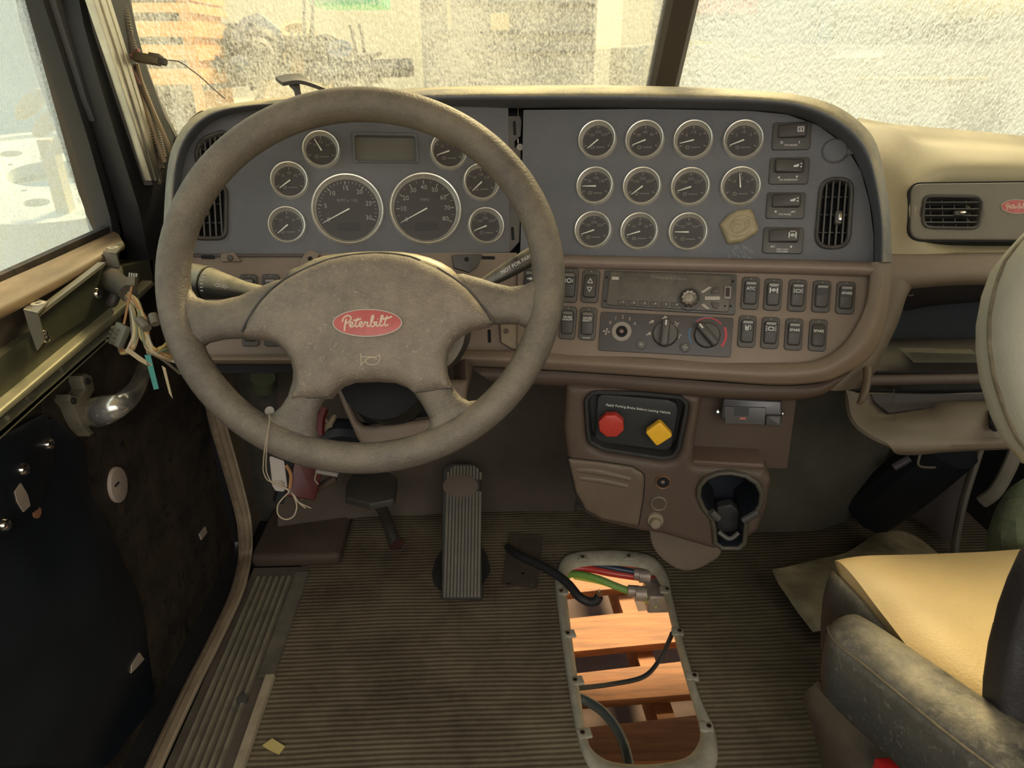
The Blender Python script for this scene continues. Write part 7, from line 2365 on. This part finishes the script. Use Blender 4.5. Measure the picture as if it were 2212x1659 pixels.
# heap of scrapped parts
rnd = random.Random(21)
names_ = ['scrap_drum', 'scrap_beam', 'scrap_casting']
heap = []
for k in range(34):
    px = rnd.uniform(425, 800)
    hi = 175 - 150 * math.exp(-((px - 560) / 170) ** 2)
    py = rnd.uniform(max(hi, 10), 158)
    yy = rnd.uniform(9.0, 11.5)
    c = yp(px, yy, zat(py, yy))
    kind = k % 3
    s = rnd.uniform(0.10, 0.28)
    col = [M_DRK, M_GRY, mat('ochre steel', (0.50, 0.38, 0.2), 0.7, var=0.3), mat('slate blue steel', (0.2, 0.24, 0.28), 0.6), mat('dark yard steel', (0.1, 0.1, 0.1), 0.6)][rnd.randrange(5)]
    if kind == 0:
        b = lathe([(s * .5, -s), (s, -s), (s, -s * .4), (s * .8, -s * .3), (s * .8, s * .3), (s, s * .4), (s, s), (s * .6, s), (s * .55, s * .7), (0, s * .7)], 20)
        cat, lb = 'drum', 'steel drum'
    elif kind == 1:
        b = slab([(-s * 2.5, -s * .3), (s * 2.5, -s * .3), (s * 2.5, -s * .15), (-s * 2.3, -s * .15), (-s * 2.3, s * .2), (s * 2.5, s * .2), (s * 2.5, s * .35), (-s * 2.5, s * .35)], -s * .3, s * .3, 0.02)
        cat, lb = 'beam', 'steel channel beam'
    else:
        b = slab(rpoly([(-s, -s * .8), (s * .6, -s), (s, -.2 * s), (s * .7, s), (-.4 * s, s * .8), (-s * .9, s * .3)], s * .3), -s * .5, s * .5, s * .15)
        b.merge(place(lathe([(s * .4, s * .5), (s * .4, s * .8), (s * .2, s * .8), (s * .2, s * .5)], 14, hollow=True), 0, 0))
        cat, lb = 'casting', 'bolted casting'
    b.xf(Matrix.Rotation(rnd.uniform(0, 3), 4, 'X') @ Matrix.Rotation(rnd.uniform(0, 3), 4, 'Z'))
    o = b.build(names_[kind], col, smooth=40, loc=tuple(c))
    heap.append((px, py, kind, lb, cat, col, o))
CN_ = {'ochre steel': 'ochre', 'slate blue steel': 'slate blue', 'dark yard steel': 'dark', 'grey yard steel': 'grey'}
for kind in range(3):
    hs_ = sorted([h for h in heap if h[2] == kind], key=lambda h: h[0])
    for i, h in enumerate(hs_):
        w_ = ['leftmost', 'second from the left', 'third from the left', 'fourth from the left', 'fifth from the left', 'sixth from the left', 'seventh from the left', 'eighth from the left', 'ninth from the left', 'tenth from the left', 'eleventh from the left', 'rightmost'][i if i < len(hs_) - 1 else 11]
        tag(h[6], '%s %s in the scrap heap outside, %s of its kind' % (CN_.get(h[5].name, 'grey'), h[3], w_), h[4], 'scrap heap parts outside')
# bench that carries the heap
x0, x1 = yp(415, 9, 0).x, yp(830, 9, 0).x
b = sheet([(x0, zat(176, 9)), (x0 + 1.2, zat(120, 9)), (x0 + 2.0, zat(110, 9)), (x1 - .5, zat(135, 9)), (x1, zat(150, 9)), (x1 - .4, zat(165, 9)), (x1 - 1.4, zat(172, 9)), (x0 + .5, zat(180, 9))], res=0.15, R=0.1, h=0.08, thick=0.9)
b.xf(Matrix.Translation(V((0, 10.2, 0))) @ Matrix.Rotation(PI / 2, 4, 'X'))
tag(b.build('scrap_tray', M_GRY), 'broad grey tray under the scrap heap outside', 'tray')
tag(box(x0 + .6, x1 - .8, 9.8, 10.6, ZG, zat(176, 10.2)).build('tray_plinth', M_GRD, smooth=0), 'pale plinth under the scrap heap outside', 'plinth')


def bigbox(name, px0, px1, py_top, py_bot, yy, dep, m, label, cat, parts=()):
    x0, x1 = yp(px0, yy, 0).x, yp(px1, yy, 0).x
    t = thing(name, label, cat, loc=((x0 + x1) / 2, yy, ZG))
    I = Matrix.Translation(V((-(x0 + x1) / 2, -yy, -ZG)))
    box(x0, x1, yy, yy + dep, max(ZG, zat(py_bot, yy)), zat(py_top, yy), 0.03).xf(I).build('body', m, t, smooth=30)
    for (nm, a, c, d, e, mm) in parts:
        xa, xb = yp(a, yy, 0).x, yp(c, yy, 0).x
        box(xa, xb, yy - 0.06, yy + 0.02, zat(e, yy), zat(d, yy), 0.01).xf(I).build(nm, mm, t, smooth=0)
    return t


M_PALE = mat('pale ochre panel', (0.6, 0.52, 0.30), 0.8)
M_WHT = mat('white wall sheet', (0.85, 0.86, 0.84), 0.8)
bigbox('machine_crate', 912, 1285, -120, 400, 8, 1.6, mat('grey crate', (0.27, 0.275, 0.26), 0.75, var=0.3, vscale=2), 'large dark machine crate beyond the windscreen, left of the centre post', 'crate',
       [('upper_panel', 1060, 1100, 28, 66, M_PALE), ('side_slat', 970, 978, -60, 66, M_PALE), ('top_rail', 915, 1280, 5, 12, M_DRK), ('lower_rail', 940, 1280, 68, 76, M_DRK), ('foot_rail', 1000, 1285, 108, 114, M_DRK)])
bigbox('green_bin', 680, 830, -60, 12, 14, 1.5, mat('green bin', (0.05, 0.42, 0.25), 0.6), 'bright green bin at the top edge of the windscreen', 'bin')
bigbox('white_partition', 1290, 1340, -300, 105, 12, 0.2, M_WHT, 'white partition wall just left of the centre post', 'partition')
bigbox('scrap_bank', 1395, 2500, 95, 400, 7, 2.0, mat('grey bank', (0.34, 0.34, 0.29), 0.8, var=0.4, vscale=1.5), 'long grey machine bed beyond the right windscreen pane', 'machine bed',
       [('pale_plate', 1800, 1900, 108, 126, M_WHT), ('pale_rail', 1580, 1640, 116, 130, M_PALE), ('mid_rail', 1860, 2140, 165, 172, M_PALE)])
bigbox('machine_tower', 1452, 1800, -200, 100, 8.6, 1.2, mat('pale grey machine', (0.42, 0.45, 0.46), 0.7, var=0.3, vscale=1.5), 'pale grey machine tower with a reddish hood beyond the right pane', 'machine',
       [('red_hood', 1480, 1620, -60, 30, mat('faded red hood', (0.62, 0.30, 0.25), 0.7, var=0.4, vscale=3)), ('yellow_flap', 1482, 1568, 88, 106, mat('yellow flap', (0.75, 0.62, 0.2), 0.6))])
bigbox('machine_hopper', 1800, 2500, -260, 100, 8.4, 1.5, mat('pale yellow grey machine', (0.50, 0.48, 0.38), 0.7, var=0.3, vscale=1.2), 'pale yellow machine hopper at the right of the windscreen', 'machine',
       [('blue_post', 1762, 1782, 5, 150, mat('pale blue post', (0.42, 0.55, 0.62), 0.6))])
yy = 7.9
bw = thing('steel_bowl', 'shallow pale steel bowl on the machine beyond the right pane', 'bowl', loc=tuple(yp(1985, yy, zat(30, yy))))
rr_ = (yp(2180, yy, 0).x - yp(1780, yy, 0).x) / 2
lathe([(rr_, 0.10), (rr_ * .98, 0.06), (rr_ * .8, -0.02), (rr_ * .4, -0.09), (0.0, -0.10)], 48).build('bowl_shell', mat('pale yellow steel', (0.72, 0.66, 0.42), 0.5), bw)
lathe([(rr_ + .02, 0.09), (rr_ + .02, 0.115), (rr_ - .02, 0.115), (rr_ - .02, 0.09)], 48, hollow=True).build('bowl_rim', M_WHT, bw)
# far pale sheds close the view
tag(box(-45, 45, 42, 44, ZG, 9.0).build('far_shed', mat('far shed wall', (0.75, 0.70, 0.52), 0.9), smooth=0), 'pale shed wall far behind the yard', 'shed')

# steel wheel lying in view of the door window
ww = thing('truck_wheel', 'round steel truck wheel with hand holes, outside the driver door window', 'wheel', loc=(-1.49, 2.54, 0.67))
M_WS = mat('pale painted wheel steel', (0.70, 0.68, 0.55), 0.5)
R_ = 0.44
disc = circ(0, 0, R_, 64)
holes_ = [circ(0, 0, R_ * 0.30, 40)] + [circ(R_ * .62 * math.cos(2 * PI * k / 10), R_ * .62 * math.sin(2 * PI * k / 10), R_ * .085, 16) for k in range(10)] + [circ(R_ * .39 * math.cos(2 * PI * (k + .5) / 10), R_ * .39 * math.sin(2 * PI * (k + .5) / 10), R_ * .022, 8) for k in range(10)]
plate(disc, holes_, -0.02, 0.02, res=0.06).build('wheel_disc', M_WS, ww, smooth=0)
lathe([(R_, -0.15), (R_ + .03, -0.15), (R_ + .03, 0.03), (R_, 0.03), (R_ - .02, 0.01), (R_ - .02, -0.14)], 64, hollow=True).build('wheel_barrel', M_WS, ww)
ww.rotation_euler = (math.radians(10), math.radians(5), 0)
tag(lathe([(0.5, ZG), (0.5, 0.38), (0, 0.38)], 32, -1.49, 2.54).build('support_drum', mat('blue grey drum', (0.32, 0.42, 0.48), 0.6, var=0.2)), 'blue grey drum under the truck wheel outside', 'drum')
sb = thing('side_machine', 'pale blue grey machine beyond the top of the driver door window', 'machine', loc=(-4.5, 5.0, ZG))
box(-2.5, 1.6, 0, 1.0, 0, 2.3, 0.05).build('machine_body', mat('pale blue grey panel', (0.45, 0.55, 0.60), 0.7, var=0.25, vscale=1), sb)
box(-1.4, 1.2, -0.04, 0.02, 1.1, 1.6, 0.02).build('machine_panel', M_WHT, sb, smooth=0)
tg_ = thing('oval_grille', 'pale ochre slotted oval casting near the driver door window', 'casting', loc=(-1.30, 2.22, 0.93))
for k in range(3):
    place(slab(circ(0, 0, 0.06, 24, 0.022), 0, 0.03, 0.008), k * 0.035, -k * 0.05, 0, 0.7).xf(Matrix.Rotation(PI / 2, 4, 'X')).build('oval_blade', mat('ochre casting', (0.62, 0.52, 0.3), 0.6), tg_)
box(-0.02, 0.02, 0.0, 0.04, -1.43, -0.1).build('casting_post', mat('ochre casting', (0.62, 0.52, 0.3), 0.6), tg_)
